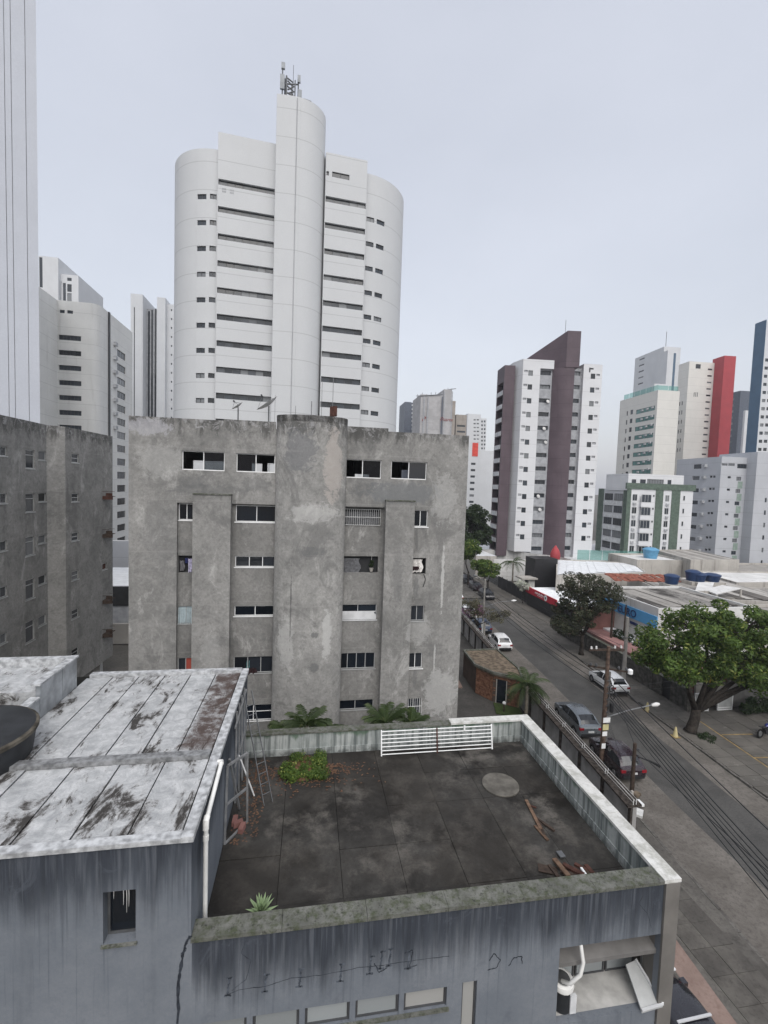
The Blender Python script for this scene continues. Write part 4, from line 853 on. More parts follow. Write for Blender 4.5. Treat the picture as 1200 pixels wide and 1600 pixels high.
i4 = len(full)-3; s4, o4 = seg(full, i4)
uu = s4.u(183, 560), s4.u(196, 560); zz0 = s4.z(189.5, 555); f4 = (s4.z(189.5, 555)-s4.z(186, 742.5))/9
for k in range(15): O.append((uu[0]+o4, uu[1]+o4, zz0-k*f4-.75, zz0-k*f4+.75, dict(panes=3, rec=.15)))
pos = blk(lb, full, 0, ztop, 'tower_cream', O, .3, closed=True, smooth=30)
for k in range(7): ac_unit(lb, pos, uu[0]+o4-1.9, zz0-k*f4+1.0, 1.3)
x, y = F.xy(uc+.06, 4.2); MB().box(x-.02, x+.22, y, y+.5, 0, ztop).build('dark_joint', 'frame_dark', lb)
# towers behind it
def simple(name, label, pl, parts, cat='building', grp=None):
    r = empty(name, (*pl.xy(0, 5), 0), label, cat, grp)
    for (x0, x1, yt, yr, mat, D, d0, O) in parts:
        pts = boxpts(pl, pl.u(x0, yr), pl.u(x1, yr), D, d0); blk(r, pts, 0, pl.z((x0+x1)/2, yt), mat, [(*sop(pts, i, *rc_), *st) for (i, rc_, *st) in O], .3)
    return r
def grid(i, x0, y0, w, h, dx, nx, dy, ny, lean=0, **st): return [(i, (x0+k*dx+lean*j, y0+j*dy, x0+k*dx+w+lean*j, y0+j*dy+h), st) for j in range(ny) for k in range(nx)]
p_ = at_f(90, 440, 150); F = Pl(p_.x, p_.y, 0)
simple('tower_block', 'far white tower peeking over the rounded corner block', F, [(61, 91, 401, 430, 'far_white', 20, 0, [(1, (61.5, 402, 66.5, 449), {})]), (91.1, 119, 426, 445, 'far_white', 20, 1.5, [(1, (94, 440, 97, 475), {}), (1, (98.5, 442, 103, 475), {}), (1, (105, 444, 112, 456), {}), (1, (105, 434, 112, 439), {}), (1, (105, 458, 112, 475), {})])])
p_ = at_f(235, 560, 125); F = Pl(p_.x, p_.y, 0)
simple('tower_block', 'slender far white tower with dark vertical window strips, left of the big tower', F, [(208.5, 227, 464, 560, 'far_white', 14, -2, [(1, (209, 480, 210.5, 700), {}), (1, (221.5, 472, 223.2, 700), {})]), (227.1, 246, 481, 560, 'panel_grey', 14, 1, [(1, (231, 486, 234, 700), {}), (1, (236, 484, 239, 700), {}), (1, (241.5, 482, 244, 700), {})]), (246.1, 259, 466, 560, 'far_white', 14, -.6, []), (259.1, 271, 474, 560, 'far_white', 14, .6, grid(1, 267, 483, 2, 3, 1, 1, 14, 16))])
# ================================================================ purple and white tower
pu = empty('tower_block', (54, 105, 0), 'purple tiled and white apartment tower with slanted shaft top', 'building')
p_ = at_f(846, 700, 97); PP = Pl(p_.x, p_.y, R(-5)); U = lambda x: PP.u(x, 700)
fhp = 2.9; z0p = 3.6
u_ = {k: U(v) for k, v in dict(a=786.5, b=803, b2=811, c=838, d=859, e=894, f=905, g=934).items()}
zwl, zwr, zpl = PP.z(845, 562), PP.z(925, 569), PP.z(803, 568)
# purple side wing with balconies on its flank
side = [PP.xy(u_['a'], 18), PP.xy(u_['a'], 1.5), PP.xy(u_['b'], 1.5), PP.xy(u_['b'], 18)]
s0, of0 = seg(side, 0); O = []
zt = s0.z(788, 592)
Dp = 1.5-Pl(*PP.xy(u_['a'], 1.5), PP.a-R(90)).u(772, 700); side = [PP.xy(u_['a'], Dp), PP.xy(u_['a'], 1.5), PP.xy(u_['b'], 1.5), PP.xy(u_['b'], Dp)]; ba, bb = (Dp-1.5)*.1, (Dp-1.5)*.9
for k in range(13): O.append((ba, bb, zt-2.2-k*fhp, zt-.5-k*fhp, dict(panes=4, rec=1.0)))
pos = blk(pu, side, z0p, zpl, 'tile_purple', O, 1.1)
for k in range(13):
    z = zt-2.35-k*fhp; a, b = Vector(pos(ba+.1, z, -.12)), Vector(pos(bb-.1, z, -.12)); v = Vector(pos(ba+.1, z, .1))-a
    MB().add([a, b, b+v, a+v, a+Vector((0, 0, -1.25+.35)), b+Vector((0, 0, -.9)), b+v+Vector((0, 0, -.9)), a+v+Vector((0, 0, -.9))], [(0, 1, 2, 3), (4, 5, 1, 0), (7, 6, 5, 4), (5, 6, 2, 1), (4, 0, 3, 7), (6, 7, 3, 2)]).build('balcony_front', 'panel_pale', pu)
# white fronts
wl_ = [PP.xy(u_['b'], 10), PP.xy(u_['b']+.1, 3.2), PP.xy(u_['b2'], 0), PP.xy(u_['c'], 0), PP.xy(u_['c'], 10)]
zrow = PP.z(831, 583); O = []
s2, of2 = seg(wl_, 2); ox, oz = of2-s2.u(0, 700)*0, 0
def wop(pl, off, x0, x1, z, h0, h1): return (pl.u(x0, 700)+off, pl.u(x1, 700)+off, z+h0, z+h1)
for k in range(13):
    z = zrow-k*fhp; O.append((*wop(s2, of2, 819.5, 826.5, z, -.55, .55), {})); O.append((*wop(s2, of2, 813, 818.5, z, .15, .6), dict(gl='panel_grey')))
pos = blk(pu, wl_, z0p+1.2, zwl, 'tile_white', O, .2)
MB().prism([PP.xy(u_['c']+.01, 3), PP.xy(u_['c']+.01, 0), PP.xy(u_['d'], 0), PP.xy(u_['d'], 3)], PP.z(855, 576), zwl-.003).build('parapet', 'tile_white', pu)
wr_ = [PP.xy(u_['f'], 10), PP.xy(u_['f'], 0), PP.xy(u_['g'], 0), PP.xy(u_['g'], 10)]; O = []; s1, of1 = seg(wr_, 1); zrow2 = PP.z(928, 588)
for k in range(13):
    z = zrow2-k*fhp; O.append((*wop(s1, of1, 916.5, 923.5, z, -.55, .55), {})); O.append((*wop(s1, of1, 925, 930.5, z, .1, .55), dict(gl='panel_grey')))
blk(pu, wr_, z0p, zwr, 'tile_white', O, .2)
# grey recesses
for a, b, nm, zk in (('c', 'd', 846, PP.z(855, 576)), ('e', 'f', 905, PP.z(910, 577))):
    ua_ = u_[a] if a == 'c' else U(886); pr = [PP.xy(ua_+.01, .7), PP.xy(u_[b]-.01, .7)]; wdt = u_[b]-ua_-.02
    O = [(.3, wdt-.3, zk-1.2-k*fhp, zk-.3-k*fhp, dict(panes=3, rec=.3)) for k in range(14)]
    blk(pu, pr, z0p, zk+.3, 'panel_grey', O, .35, closed=False, roof=False)
    if a == 'c':
        for k in (2, 4, 5, 9, 10): p = PP.xy(u_['c']+1.2+.5*(k % 3), .5); MB().lathe([(.42, 0), (.38, .1), (.15, .17)], (p[0], p[1], zk-.95-k*fhp), 12, 0, Vector((.2, -1, .3))).build('satellite_dish', 'dish_grey', pu)
# curved purple shaft with the slanted top
ue = U(887)
sh_ = [PP.xy(u_['d'], 12), PP.xy(u_['d'], .6)]+[PP.xy(u_['d']+(ue-u_['d'])*(t/10), .6-1.8*math.sin(math.pi*.5*min(1, t/7))) for t in range(1, 11)]+[PP.xy(ue, 12)]
O = []; posx, cum = path_pos(sh_, True)
zw = PP.z(897, 566); uw = find_u(posx, cum[-1], 883, 27, .28, .8)
for k in range(14): O.append((uw-.45, uw+.45, zw-1.0-k*fhp, zw+.6-k*fhp, {}))
blk(pu, sh_, z0p, PP.z(905, 577), 'tile_purple', O, .2, smooth=30)
zs0, zs1 = PP.z(846, 550), PP.z(905, 521); A_ = [(u_['d']-4.0, 12), (u_['d']-4.0, 6.0), (u_['d']+2.0, -1.25), (U(893), -1.4), (U(893), 12)]
zz = [zs0, zs0, zs1, zs1, zs1]; zb_ = PP.z(905, 577)-.01
pts3 = [PP.xy(*a) for a in A_]; n = 5; mb = MB(); mb.add([(x, y, zb_ if i else zb_) for i, (x, y) in enumerate(pts3)]+[(x, y, z) for (x, y), z in zip(pts3, zz)], [(i, (i+1) % n, n+(i+1) % n, n+i) for i in range(n)]+[tuple(range(n, 2*n)), tuple(range(n))[::-1]]); mb.build('shaft_top', 'tile_purple', pu)
x, y = PP.xy(u_['d']+2.5, 1); MB().tube([(x, y, zs1-.1), (x, y, zs1+3)], .05, 5).build('lightning_rod', 'steel_grey', pu)
x, y = PP.xy(u_['f']+1.5, 0); MB().box(x, x+2.0, y-.06, y+.1, zwr-1.1, zwr-.8).box(x-.3, x-.05, y-.06, y+.1, zwr-1.7, zwr-.75).build('wall_emblem', 'frame_dark', pu)
# podium, glass rail, red sculpture
pod = [PP.xy(U(755)-6, 26), PP.xy(U(755)-6, 4), PP.xy(U(815), 2.0)]+[PP.xy(U(842)+8*math.sin(R(t))*.5, -3-6*(1-math.cos(R(t)))) for t in (0, 30, 60, 90)]+[PP.xy(U(960), -9.5), PP.xy(U(960)+14, -9.5), PP.xy(U(960)+14, 26)]
blk(pu, pod, 0, z0p+1.1, 'plaster_white', roof=False); mb = MB(); mb.add([(x, y, z0p+.2) for x, y in pod], [tuple(range(len(pod)))]); mb.build('podium_deck', 'panel_pale', pu)
for k in range(7): a, b = PP.xy(U(880)+k*2.6, -8.6), PP.xy(U(880)+k*2.6+2.5, -8.6); MB().quad((*a, z0p+1.0), (*b, z0p+1.0), (*b, z0p+3.0), (*a, z0p+3.0)).build('glass_panel', 'glass_green_clear', pu)
x, y = PP.xy(U(855), -6.5); rs = empty('red_sculpture', (x, y, z0p), 'red tapering lantern shape on the podium of the purple tower', 'sculpture'); MB().lathe([(.85, 0), (1.0, .8), (.95, 1.6), (.7, 2.3), (.35, 2.8)], (x, y, z0p+.3), 14).build('body', 'facade_red', rs, 60); MB().lathe([(.35, 0), (.2, .25), (.1, .4)], (x, y, z0p+3.1), 10).build('cap', 'facade_red', rs, 60)
# ================================================================ right-hand cluster
def side_block(name, label, corner, f, ang, x_left, x_right, ytop, yref, mat, front_ops=(), side_ops=(), z0=0, rev=.3, D=None, style=None):
    """corner pixel column of the near edge; the flank runs back to x_left, the front runs to x_right"""
    p = at_f(corner, yref, f); pl = Pl(p.x, p.y, R(ang)); r = empty(name, (p.x, p.y, 0), label, 'building')
    sp = Pl(p.x, p.y, R(ang-90)); D = -sp.u(x_left, yref) if D is None else D; u1 = pl.u(x_right, yref)
    pts = [pl.xy(0, D), pl.xy(0, 0), pl.xy(u1, 0), pl.xy(u1, D)]; z1 = pl.z(corner, ytop)
    O = [(*sop(pts, 1, *rc_), st) for rc_, st in front_ops]+[(*sop(pts, 0, *rc_), st) for rc_, st in side_ops]
    pos = blk(r, pts, z0, z1, mat, O, rev, style=style); return r, pts, pos, pl, z1
ht, pts, pos, pl, z1 = side_block('hotel', 'cream hotel with green glass rooftop rail at right', 1025, 150, -3, 967, 1059, 609, 660, 'hotel_cream',
    side_ops=[((x0, 631.5+j*13.4+(1018-x0)*.36-3-.0*j, x1, 638.5+j*13.4+(1018-x0)*.36-3), dict(panes=pn, gl=g_)) for j in range(9) for x0, x1, pn, g_ in ((994-j*1.0, 1023-j*.9, 5, 'glass_green'), (985-j*1.1, 989-j*1.1, 1, 'glass_far'), (979-j*1.1, 981-j*1.1, 1, 'glass_far'))])
s0, o0 = seg(pts, 0)
for j in range(8):
    for x in (1003-j, 1011-j, 1019-j): u, z = s0.uv(x, 637+j*13.4+(1018-x)*.3); ac_unit(ht, pos, u, z-.3, 1.0)
Dh = (Vector(pts[0])-Vector(pts[1])).length
for i in range(6): a, b = pl.xy(0, i*Dh*.9/6), pl.xy(0, (i+.95)*Dh*.9/6); MB().quad((*a, z1), (*b, z1), (*b, z1+1.7), (*a, z1+1.7)).build('glass_panel', 'glass_green_clear', ht)
for i in range(2): a, b = pl.xy(i*3.6, 0), pl.xy(i*3.6+3.5, 0); MB().quad((*a, z1), (*b, z1), (*b, z1+1.5), (*a, z1+1.5)).build('glass_panel', 'glass_green_clear', ht)
MB().prism([pl.xy(1.5, 14), pl.xy(1.5, 4), pl.xy(7, 4), pl.xy(7, 14)], z1-.4, z1+3).build('roof_cabin', 'far_white', ht)
ct, pts, pos, pl, z1 = side_block('tower_block', 'pale tower carrying narrow dark slits beside the red slab', 1072, 165, -3, 1056, 1119, 564, 640, 'hotel_cream',
    front_ops=[((1106-j*.72, 576+j*10.2, 1113-j*.72, 578.4+j*10.2), {}) for j in range(14)]+[((1087, 569, 1095, 576), dict(panes=2)), ((1084, 613, 1085.2, 620), {}), ((1086.5, 613, 1087.7, 620), {}), ((1089, 613, 1090.2, 620), {})],
    side_ops=[((1061-j*.7, 628+j*14.5, 1062.6-j*.7, 634+j*14.5), {}) for j in range(6)]+[((1065-j*.7, 627+j*14.5, 1066.6-j*.7, 633+j*14.5), {}) for j in range(6)])
rd, pts, pos, pl, z1 = side_block('slab_tower', 'windowless red slab tower above the grey lilac block', 1126, 162, -3, 1108, 1144, 555, 640, 'facade_red')
wb, pts, pos, pl, z1 = side_block('tower_block', 'far white tower with a blue glass strip behind the hotel', 1034, 215, -3, 990, 1060, 541, 600, 'far_white',
    front_ops=[((1030.5+0, 560, 1031, 561), dict(skip=1))], side_ops=[((999-j*.6, 560+j*9.6, 1007-j*.6, 562+j*9.6), {}) for j in range(5)])
x0 = pl.u(1018, 600)
MB().prism([pl.xy(pl.u(1019, 600), -2.5), pl.xy(pl.u(1019, 600), -9), pl.xy(pl.u(1028, 600), -9), pl.xy(pl.u(1028, 600), -2.5)], 0, pl.z(1024, 556)).build('lift_shaft', 'far_white', wb)
MB().prism([pl.xy(pl.u(1028.1, 600), -2.6), pl.xy(pl.u(1028.1, 600), -8), pl.xy(pl.u(1034, 600), -8), pl.xy(pl.u(1034, 600), -2.6)], 0, pl.z(1031, 559)).build('glass_strip', 'glass_blue', wb)
a = pl.xy(3, 3); MB().tube([(*a, z1-.4), (*a, z1+8)], .12, 5).build('roof_antenna', 'steel_grey', wb)
dg, *_ = side_block('tower_block', 'far dark grey tower behind the red slab', 1152, 210, -3, 1137, 1175, 610, 680, 'facade_dark', side_ops=[((1144-j*.6, 622+j*9.5, 1147-j*.6, 626+j*9.5), dict(gl='glass_frost')) for j in range(9)])
pg, *_ = side_block('tower_block', 'narrow pale far tower right of the dark grey one', 1161, 190, -3, 1158, 1172, 641, 690, 'far_white')
bt, pts, pos, pl, z1 = side_block('tower_block', 'tower with a blue tiled flank and white windowed front at the right edge', 1187, 135, -3, 1170, 1240, 500, 640, 'far_white',
    front_ops=[((1195.5-j*1.0+k*8, 578+j*12.7-9*2, 1201-j*1.0+k*8, 583+j*12.7-9*2), {}) for j in range(16) for k in range(3)])
s0 = pts[0], pts[1]; a, b = Vector((*pts[0], 0)), Vector((*pts[1], 0)); n_ = Vector((b.y-a.y, -(b.x-a.x), 0)).normalized()*.12
MB().prism([tuple((a+n_)[:2]), tuple((b+n_)[:2]), tuple((b-n_*.0)[:2]), tuple(a[:2])][::1], 0, z1+.3).build('flank_cladding', 'facade_blue', bt)
# green banded block
gr, pts, pos, pl, z1 = side_block('apartment_block', 'white block with dark green vertical bands and a set back penthouse', 984, 100, -4, 934, 1081, 764, 800, 'tile_white',
    front_ops=[], side_ops=[], z0=0)
zrf = [(772, 0), (791.5, 1), (811, 2), (830, 3), (849.5, 4)]
def rect_on(root, pl, x0, x1, z0, z1, d, mat, name, t=.12): return MB().prism([pl.xy(pl.u(x0, 810), d), pl.xy(pl.u(x0, 810), d-t), pl.xy(pl.u(x1, 810), d-t), pl.xy(pl.u(x1, 810), d)], z0, z1).build(name, mat, root)
rect_on(gr, pl, 975.5, 1083, z1+.02, z1+1.35, .3, 'tile_green', 'green_band', .5)
for x0, x1 in ((977, 983.5), (1022, 1033.5), (1047, 1060)): rect_on(gr, pl, x0, x1, 0, z1+.01, -.002, 'tile_green', 'green_band')
sp, so0 = seg(pts, 0)
for d0, d1 in ((0, 5), (19, 25)):
    a = [sp.xy(sp.u(0, 0)*0+so0+(25-d1)-(25-27), -.002)] if False else None
Ls = (Vector((*pts[1], 0))-Vector((*pts[0], 0))).length; p0_, _c = path_pos(pts, True)
MB().prism([p0_(0, 0)[:2], p0_(0, 0, -.12)[:2], p0_(Ls*.18, 0, -.12)[:2], p0_(Ls*.18, 0)[:2]][::-1], 0, z1+.01).build('green_band', 'tile_green', gr)
MB().prism([p0_(Ls*.8, 0)[:2], p0_(Ls*.8, 0, -.12)[:2], p0_(Ls-.01, 0, -.12)[:2], p0_(Ls-.01, 0)[:2]][::-1], 0, z1+.01).build('green_band', 'tile_green', gr)
fhg = 2.85; ztw = pl.z(990, 772)
for k in range(6):
    zt = ztw-k*fhg
    for x0, x1, d, h, pn in ((986, 993.5, -.02, 1.45, 2), (998, 1013, -.55, 1.75, 3), (1017.5, 1020.5, -.02, .5, 1), (1037, 1043.5, -.02, 1.4, 2), (1065, 1068, -.02, 1.1, 1)):
        ps, _c = path_pos([pl.xy(pl.u(x0, 810), d), pl.xy(pl.u(x1, 810), d)]); ww = _c[-1]
        win(gr, ps, (0, ww, zt-h, zt), pn, .07, -.03, 'alu_frame', 'glass_far', sep=False)
        if d < -.3:
            MB().prism([pl.xy(pl.u(x0, 810)-.1, -.01), pl.xy(pl.u(x0, 810)-.1, -.65), pl.xy(pl.u(x1, 810)+.1, -.65), pl.xy(pl.u(x1, 810)+.1, -.01)], zt-h-1.0, zt-h-.02).build('bay_apron', 'tile_white', gr)
    for x in (987, 1038.5): ps, _c = path_pos([pl.xy(0, -.02), pl.xy(40, -.02)]); ac_unit(gr, ps, pl.u(x, 810), zt-2.3, .9)
    ps2 = lambda u, z, d=0: p0_(u, z, d)
    win(gr, ps2, (Ls*.22, Ls*.48, zt-1.6, zt), 4, .08, -.05, 'frame_dark', 'glass_far'); win(gr, ps2, (Ls*.52, Ls*.78, zt-1.6, zt), 4, .08, -.05, 'frame_dark', 'glass_far')
    a, b = p0_(Ls*.2, 0, -.2)[:2], p0_(Ls*.79, 0, -.2)[:2]; MB().prism([p0_(Ls*.2, 0, -.05)[:2], a, b, p0_(Ls*.79, 0, -.05)[:2]][::-1], zt-2.75, zt-1.75).build('balcony_front', 'panel_pale', gr)
ph = [pl.xy(pl.u(981, 800), 9), pl.xy(pl.u(981, 800), .6), pl.xy(pl.u(1068, 800), .6), pl.xy(pl.u(1068, 800), 9)]
blk(gr, ph, z1-.3, pl.z(1020, 741), 'tile_white', [(*sop(ph, 1, *r_), dict(panes=p)) for r_, p in (((987, 749, 994, 757), 2), ((1000, 749, 1009, 757), 2), ((1011, 749, 1037, 757), 6), ((1043, 750, 1049, 758), 1))], .2, name='penthouse_wall')
# lilac grey block
li, pts, pos, pl, z1 = side_block('apartment_block', 'lilac grey block with stacked air conditioners and a pale green window strip', 1123, 107, -3, 1054, 1262, 713, 780, 'lilac_grey',
    front_ops=[((1137-j*1.35, 744+j*19.3, 1142-j*1.35, 747.5+j*19.3), {}) for j in range(8)]+[((1126, 724, 1137, 727.5), dict(panes=2)), ((1138, 724, 1148, 728), dict(panes=2)), ((1152, 725, 1167, 732), dict(panes=3))]+[((1150.5-j*1.35, 745+j*19.3, 1158-j*1.35, 751+j*19.3), dict(panes=2)) for j in range(8)],
    side_ops=[((1084, 725.5, 1096, 732.5), dict(panes=2))]+[((1109-j*1.3, 743+j*19.0, 1113-j*1.3, 746.5+j*19.0), {}) for j in range(8)]+[((1114-j*1.3, 743+j*19.0, 1118-j*1.3, 746.5+j*19.0), {}) for j in range(8)]+[((1082-j*1.3, 744+j*19.0, 1093-j*1.3, 750+j*19.0), dict(panes=2, rec=.25)) for j in range(8)])
s0, o0 = seg(pts, 0)
for j in range(8): u, z = s0.uv(1098-j*1.3, 746+j*19.0); ac_unit(li, pos, u, z-.3, 1.25)
u, z = s0.uv(1100, 728); ac_unit(li, pos, u, z-.3, 1.2)
for j in range(8):
    zt = pl.z(1154-j*1.35, 751.5+j*19.3); MB().prism([pl.xy(pl.u(1150, 780)+.15, -.002), pl.xy(pl.u(1150, 780)+.15, -.06), pl.xy(pl.u(1158, 780), -.06), pl.xy(pl.u(1158, 780), -.002)], zt-1.75, zt-.1).build('green_panel', 'tile_green_pale', li)
p1_ = pl.u(1163, 780)
blk(li, [pl.xy(p1_, 8), pl.xy(p1_, -2.5), pl.xy(p1_+22, -2.5), pl.xy(p1_+22, 8)], 0, z1+1.2, 'lilac_grey', [(*(lambda o: (o[0], o[1], o[2], o[3]))(sop([pl.xy(p1_, 8), pl.xy(p1_, -2.5), pl.xy(p1_+22, -2.5), pl.xy(p1_+22, 8)], 1, 1195-j*1.3, 778+j*19.5, 1198-j*1.3, 785+j*19.5)), {}) for j in range(6)], .2)
# ================================================================ far centre
p_ = at_f(645, 660, 230); F = Pl(p_.x, p_.y, 0)
simple('tower_block', 'far dark tower with white stacked balconies just right of the white tower', F, [(632, 642, 628, 650, 'facade_dark', 14, 0, []), (642.1, 650, 629, 650, 'facade_dark', 14, .6, [(1, (643, 632+k*6.2, 649.5, 634.5+k*6.2), dict(gl='sheet_white', rec=.02)) for k in range(16)]), (650.1, 656, 628, 650, 'facade_dark', 14, 0, [])])
p_ = at_f(680, 640, 200); F = Pl(p_.x, p_.y, 0)
cs = simple('unfinished_tower', 'netted tower under construction with red script lettering above the grey flats', F, [(657, 692, 617, 640, 'netting', 16, 0, []), (692.1, 704, 609, 640, 'netting', 16, -.6, []), (704.1, 712, 626, 640, 'beige_block', 16, .5, [])])
for x in (653, 660, 667, 674, 681, 688, 694, 700, 706):
    a = F.xy(F.u(x, 620), .5); z = F.z(x, 618 if x < 692 else 610); MB().tube([(*a, z-1), (*a, z+random.uniform(.6, 1.8))], .12, 5).build('scaffold_post', 'steel_grey', cs)
a, b = F.xy(F.u(650, 619), -.3), F.xy(F.u(692, 616), -.3); MB().tube([(*a, F.z(650, 619)), (*b, F.z(692, 616.5))], .16, 5).build('scaffold_beam', 'steel_grey', cs)
a, b = F.xy(F.u(700, 609), -.3), F.xy(F.u(712, 607), -.3); MB().tube([(*a, F.z(700, 609)), (*b, F.z(712, 607.5))], .16, 5).build('scaffold_beam', 'steel_grey', cs)
for x in (662, 668, 690, 693, 705):
    a = F.xy(F.u(x, 640), -.68); MB().box(a[0]-.25, a[0]+.25, a[1]-.05, a[1]+.05, 10, F.z(x, 620 if x < 692 else 612)).build('netting_seam', 'panel_grey' if x != 690 else 'facade_dark', cs)
def text_mesh(s_, size, ext=.02):
    c = bpy.data.curves.new('lettering', 'FONT'); c.body = s_; c.size = size; c.extrude = ext; c.resolution_u = 3; o = bpy.data.objects.new('lettering', c); S.collection.objects.link(o)
    dg_ = bpy.context.evaluated_depsgraph_get(); me = bpy.data.meshes.new_from_object(o.evaluated_get(dg_)); bpy.data.objects.remove(o); return me
def put_text(s_, size, p, ang, mat, parent, shear=0, tilt=0):
    me = text_mesh(s_, size); me.materials.clear(); me.materials.append(MATS[mat])
    for v in me.vertices: v.co.x += v.co.y*shear
    o = link('lettering', me, parent, Vector(p)-org(parent), 0); o.rotation_euler = (R(90), tilt, ang); return o
a = F.xy(F.u(658, 658), -.3); put_text('P', 2.9, (*a, F.z(658, 658)), 0, 'script_red', cs, .45)
a = F.xy(F.u(686, 658), -.9); put_text('Duarte', 2.0, (*a, F.z(686, 657)), 0, 'script_red', cs, .4, R(2))
p_ = at_f(720, 660, 215); F = Pl(p_.x, p_.y, 0)
simple('tower_block', 'beige far building between the netted tower and the white balconied tower', F, [(712.5, 729, 648, 660, 'beige_block', 14, 0, [(1, (714, 664+k*9, 727, 667+k*9), {}) for k in range(5)])])
p_ = at_f(745, 680, 240); F = Pl(p_.x, p_.y, 0)
simple('tower_block', 'far white tower dotted with windows behind the red topped white block', F, [(729.2, 750, 647, 680, 'far_white', 14, 0, grid(1, 740, 655, 3.4, 2, 5, 2, 6, 10)), (750.1, 761, 653, 680, 'far_white', 14, 1.5, grid(1, 752, 657, 2.4, 3, 4.2, 2, 6, 12))])
p_ = at_f(740, 750, 150); F = Pl(p_.x, p_.y, R(-3))
rw = simple('office_block', 'white office block with a red sign panel beside the grey flats', F, [(727, 746, 691, 750, 'far_white', 18, 0, [(1, (736-k*.5, 723+k*9.9, 743-k*.5, 726.5+k*9.9), {}) for k in range(10)]), (746.1, 772, 704, 750, 'far_white', 18, 1.2, [])])
a = F.xy(F.u(738, 700), -.1); b = F.xy(F.u(747, 700), -.1); MB().prism([F.xy(F.u(738, 700), -.01), a, b, F.xy(F.u(747, 700), -.01)], F.z(742, 713), F.z(742, 692)).build('red_sign', 'sign_red2', rw)
# ================================================================ low buildings along the street
def solid(name, label, poly, z1, wall, roof=None, cat='building', par=.0, z0=0):
    c = Vector((sum(p[0] for p in poly)/len(poly), sum(p[1] for p in poly)/len(poly), 0)); r = empty(name, c, label, cat)
    mb = MB(); wall_path(mb, poly, z0, z1+par, closed=True); mb.build('wall', wall, r)
    MB().add([(x, y, z1) for x, y in poly], [tuple(range(len(poly)))]).build('roof', roof or wall, r)
    if par:
        n = len(poly); cc = Vector((c.x, c.y))
        inn = [tuple(Vector(p)+(cc-Vector(p)).normalized()*.3) for p in poly]; mb = MB()
        for i in range(n):
            j = (i+1) % n; mb.quad((*poly[i], z1+par), (*poly[j], z1+par), (*inn[j], z1+par), (*inn[i], z1+par)); mb.quad((*inn[i], z1), (*inn[j], z1), (*inn[j], z1+par), (*inn[i], z1+par))
        mb.build('parapet_top', wall, r)
    return r
def rect(x0, x1, y0, y1): return [(x0, y0), (x1, y0), (x1, y1), (x0, y1)]
# stone wall with door, coping and pilasters
sw = empty('stone_wall', (31.5, 42, 0), 'dark mossy stone wall along the right sidewalk', 'wall')
mb = MB(); wall_path(mb, [(31.42, 52), (31.42, 32.1)], 0, 1.85, [(17.0, 18.0, .1, 1.8)], .15); wall_path(mb, [(31.42, 32.1), (31.75, 32.1)], 0, 1.85); mb.build('wall_face', 'stone_dark', sw)
MB().box(31.56, 31.6, 33.9, 35.1, .1, 1.85).build('door', 'black_metal', sw)
for i in range(10): y = 32.08+i*2.0; MB().box(31.36, 31.8, y, y+1.985, 1.851, 1.93+random.uniform(-.02, .02)).build('coping', 'mossy_coping', sw)
for y in (52, 46, 40, 36.2, 32.2): MB().box(31.33, 31.45, y-.15, y+.15, 0, 1.845).build('pilaster', 'stone_dark', sw)
sal = solid('salmon_building', 'low salmon building with a pinkish flat roof behind the stone wall', rect(31.82, 38, 33.2, 47), 2.2, 'salmon', 'salmon_roof')
MB().box(32.2, 37.5, 47.02, 47.3, 0, 4.4).build('gable_wall', 'salmon', sal)
mu = empty('painted_wall', (34, 34, 0), 'wall with yellow and pink paint glimpsed through the big tree', 'wall'); MB().box(33.0, 40, 33.0, 33.18, 0, 2.0).build('wall_face', 'plaster_old', mu)
for k, (x0, x1, m) in enumerate(((34.3, 35.3, 'mural_yellow'), (35.32, 36.0, 'salmon'), (36.02, 37.2, 'mural_yellow'))): MB().box(x0, x1, 32.99, 33.19, 2.01, 3.2).build('painted_panel', m, mu)
for i, (x0, x1) in enumerate(((31.9, 33.3), (34.15, 35.6))):
    g_ = empty('gate', (x0, 32, 0), ['pale metal gate leaf behind the big trunk', 'wide pale metal gate leaf right of the big trunk'][i], 'gate', 'pale gates by the lot')
    MB().box(x0+.05, x1-.05, 31.98, 32.0, .2, 1.6).build('sheet', 'gate_grey', g_)
    for z in (.12, .32, 1.6): MB().box(x0, x1, 31.95, 32.03, z, z+.06).build('rail', 'white_paint', g_)
    for x in (x0, x1-.06): MB().box(x, x+.06, 31.94, 32.04, .06, 1.68).build('stile', 'white_paint', g_)
yw = empty('yard_wall', (45, 32.5, 0), 'dim concrete yard wall behind the parked motorcycle', 'wall'); MB().box(35.8, 60, 32.6, 32.8, 0, 2.6).build('wall_face', 'stone_grey', yw); MB().box(35.75, 60, 32.55, 32.85, 2.601, 2.68).build('coping', 'mossy_coping', yw)
# shop with the blue sign
eu = solid('shop', 'white shop with a bright blue sign band on its street side', rect(35.4, 47, 40.5, 50.5), 6.2, 'plaster_white', 'roof_patch', par=.25)
MB().box(35.28, 35.39, 40.5, 50.5, 4.35, 5.55).build('sign_band', 'sign_blue', eu)
me = text_mesh('EURO', 1.15, .03); me.materials.clear(); me.materials.append(MATS['ink_blue']); o = link('lettering', me, eu, Vector((35.25, 46.4, 4.55))-org(eu)); o.rotation_euler = (R(90), 0, R(-90))
MB().box(35.33, 35.39, 43.2, 44.4, 3.7, 4.0).build('small_plate', 'ink_blue', eu)
MB().box(34.0, 35.3, 39.5, 50, 2.2, 2.4).build('awning', 'sheet_white', eu)
MB().box(33.6, 33.8, 47.5, 56, 0, 1.1).build('planter_wall', 'plaster_white', eu)
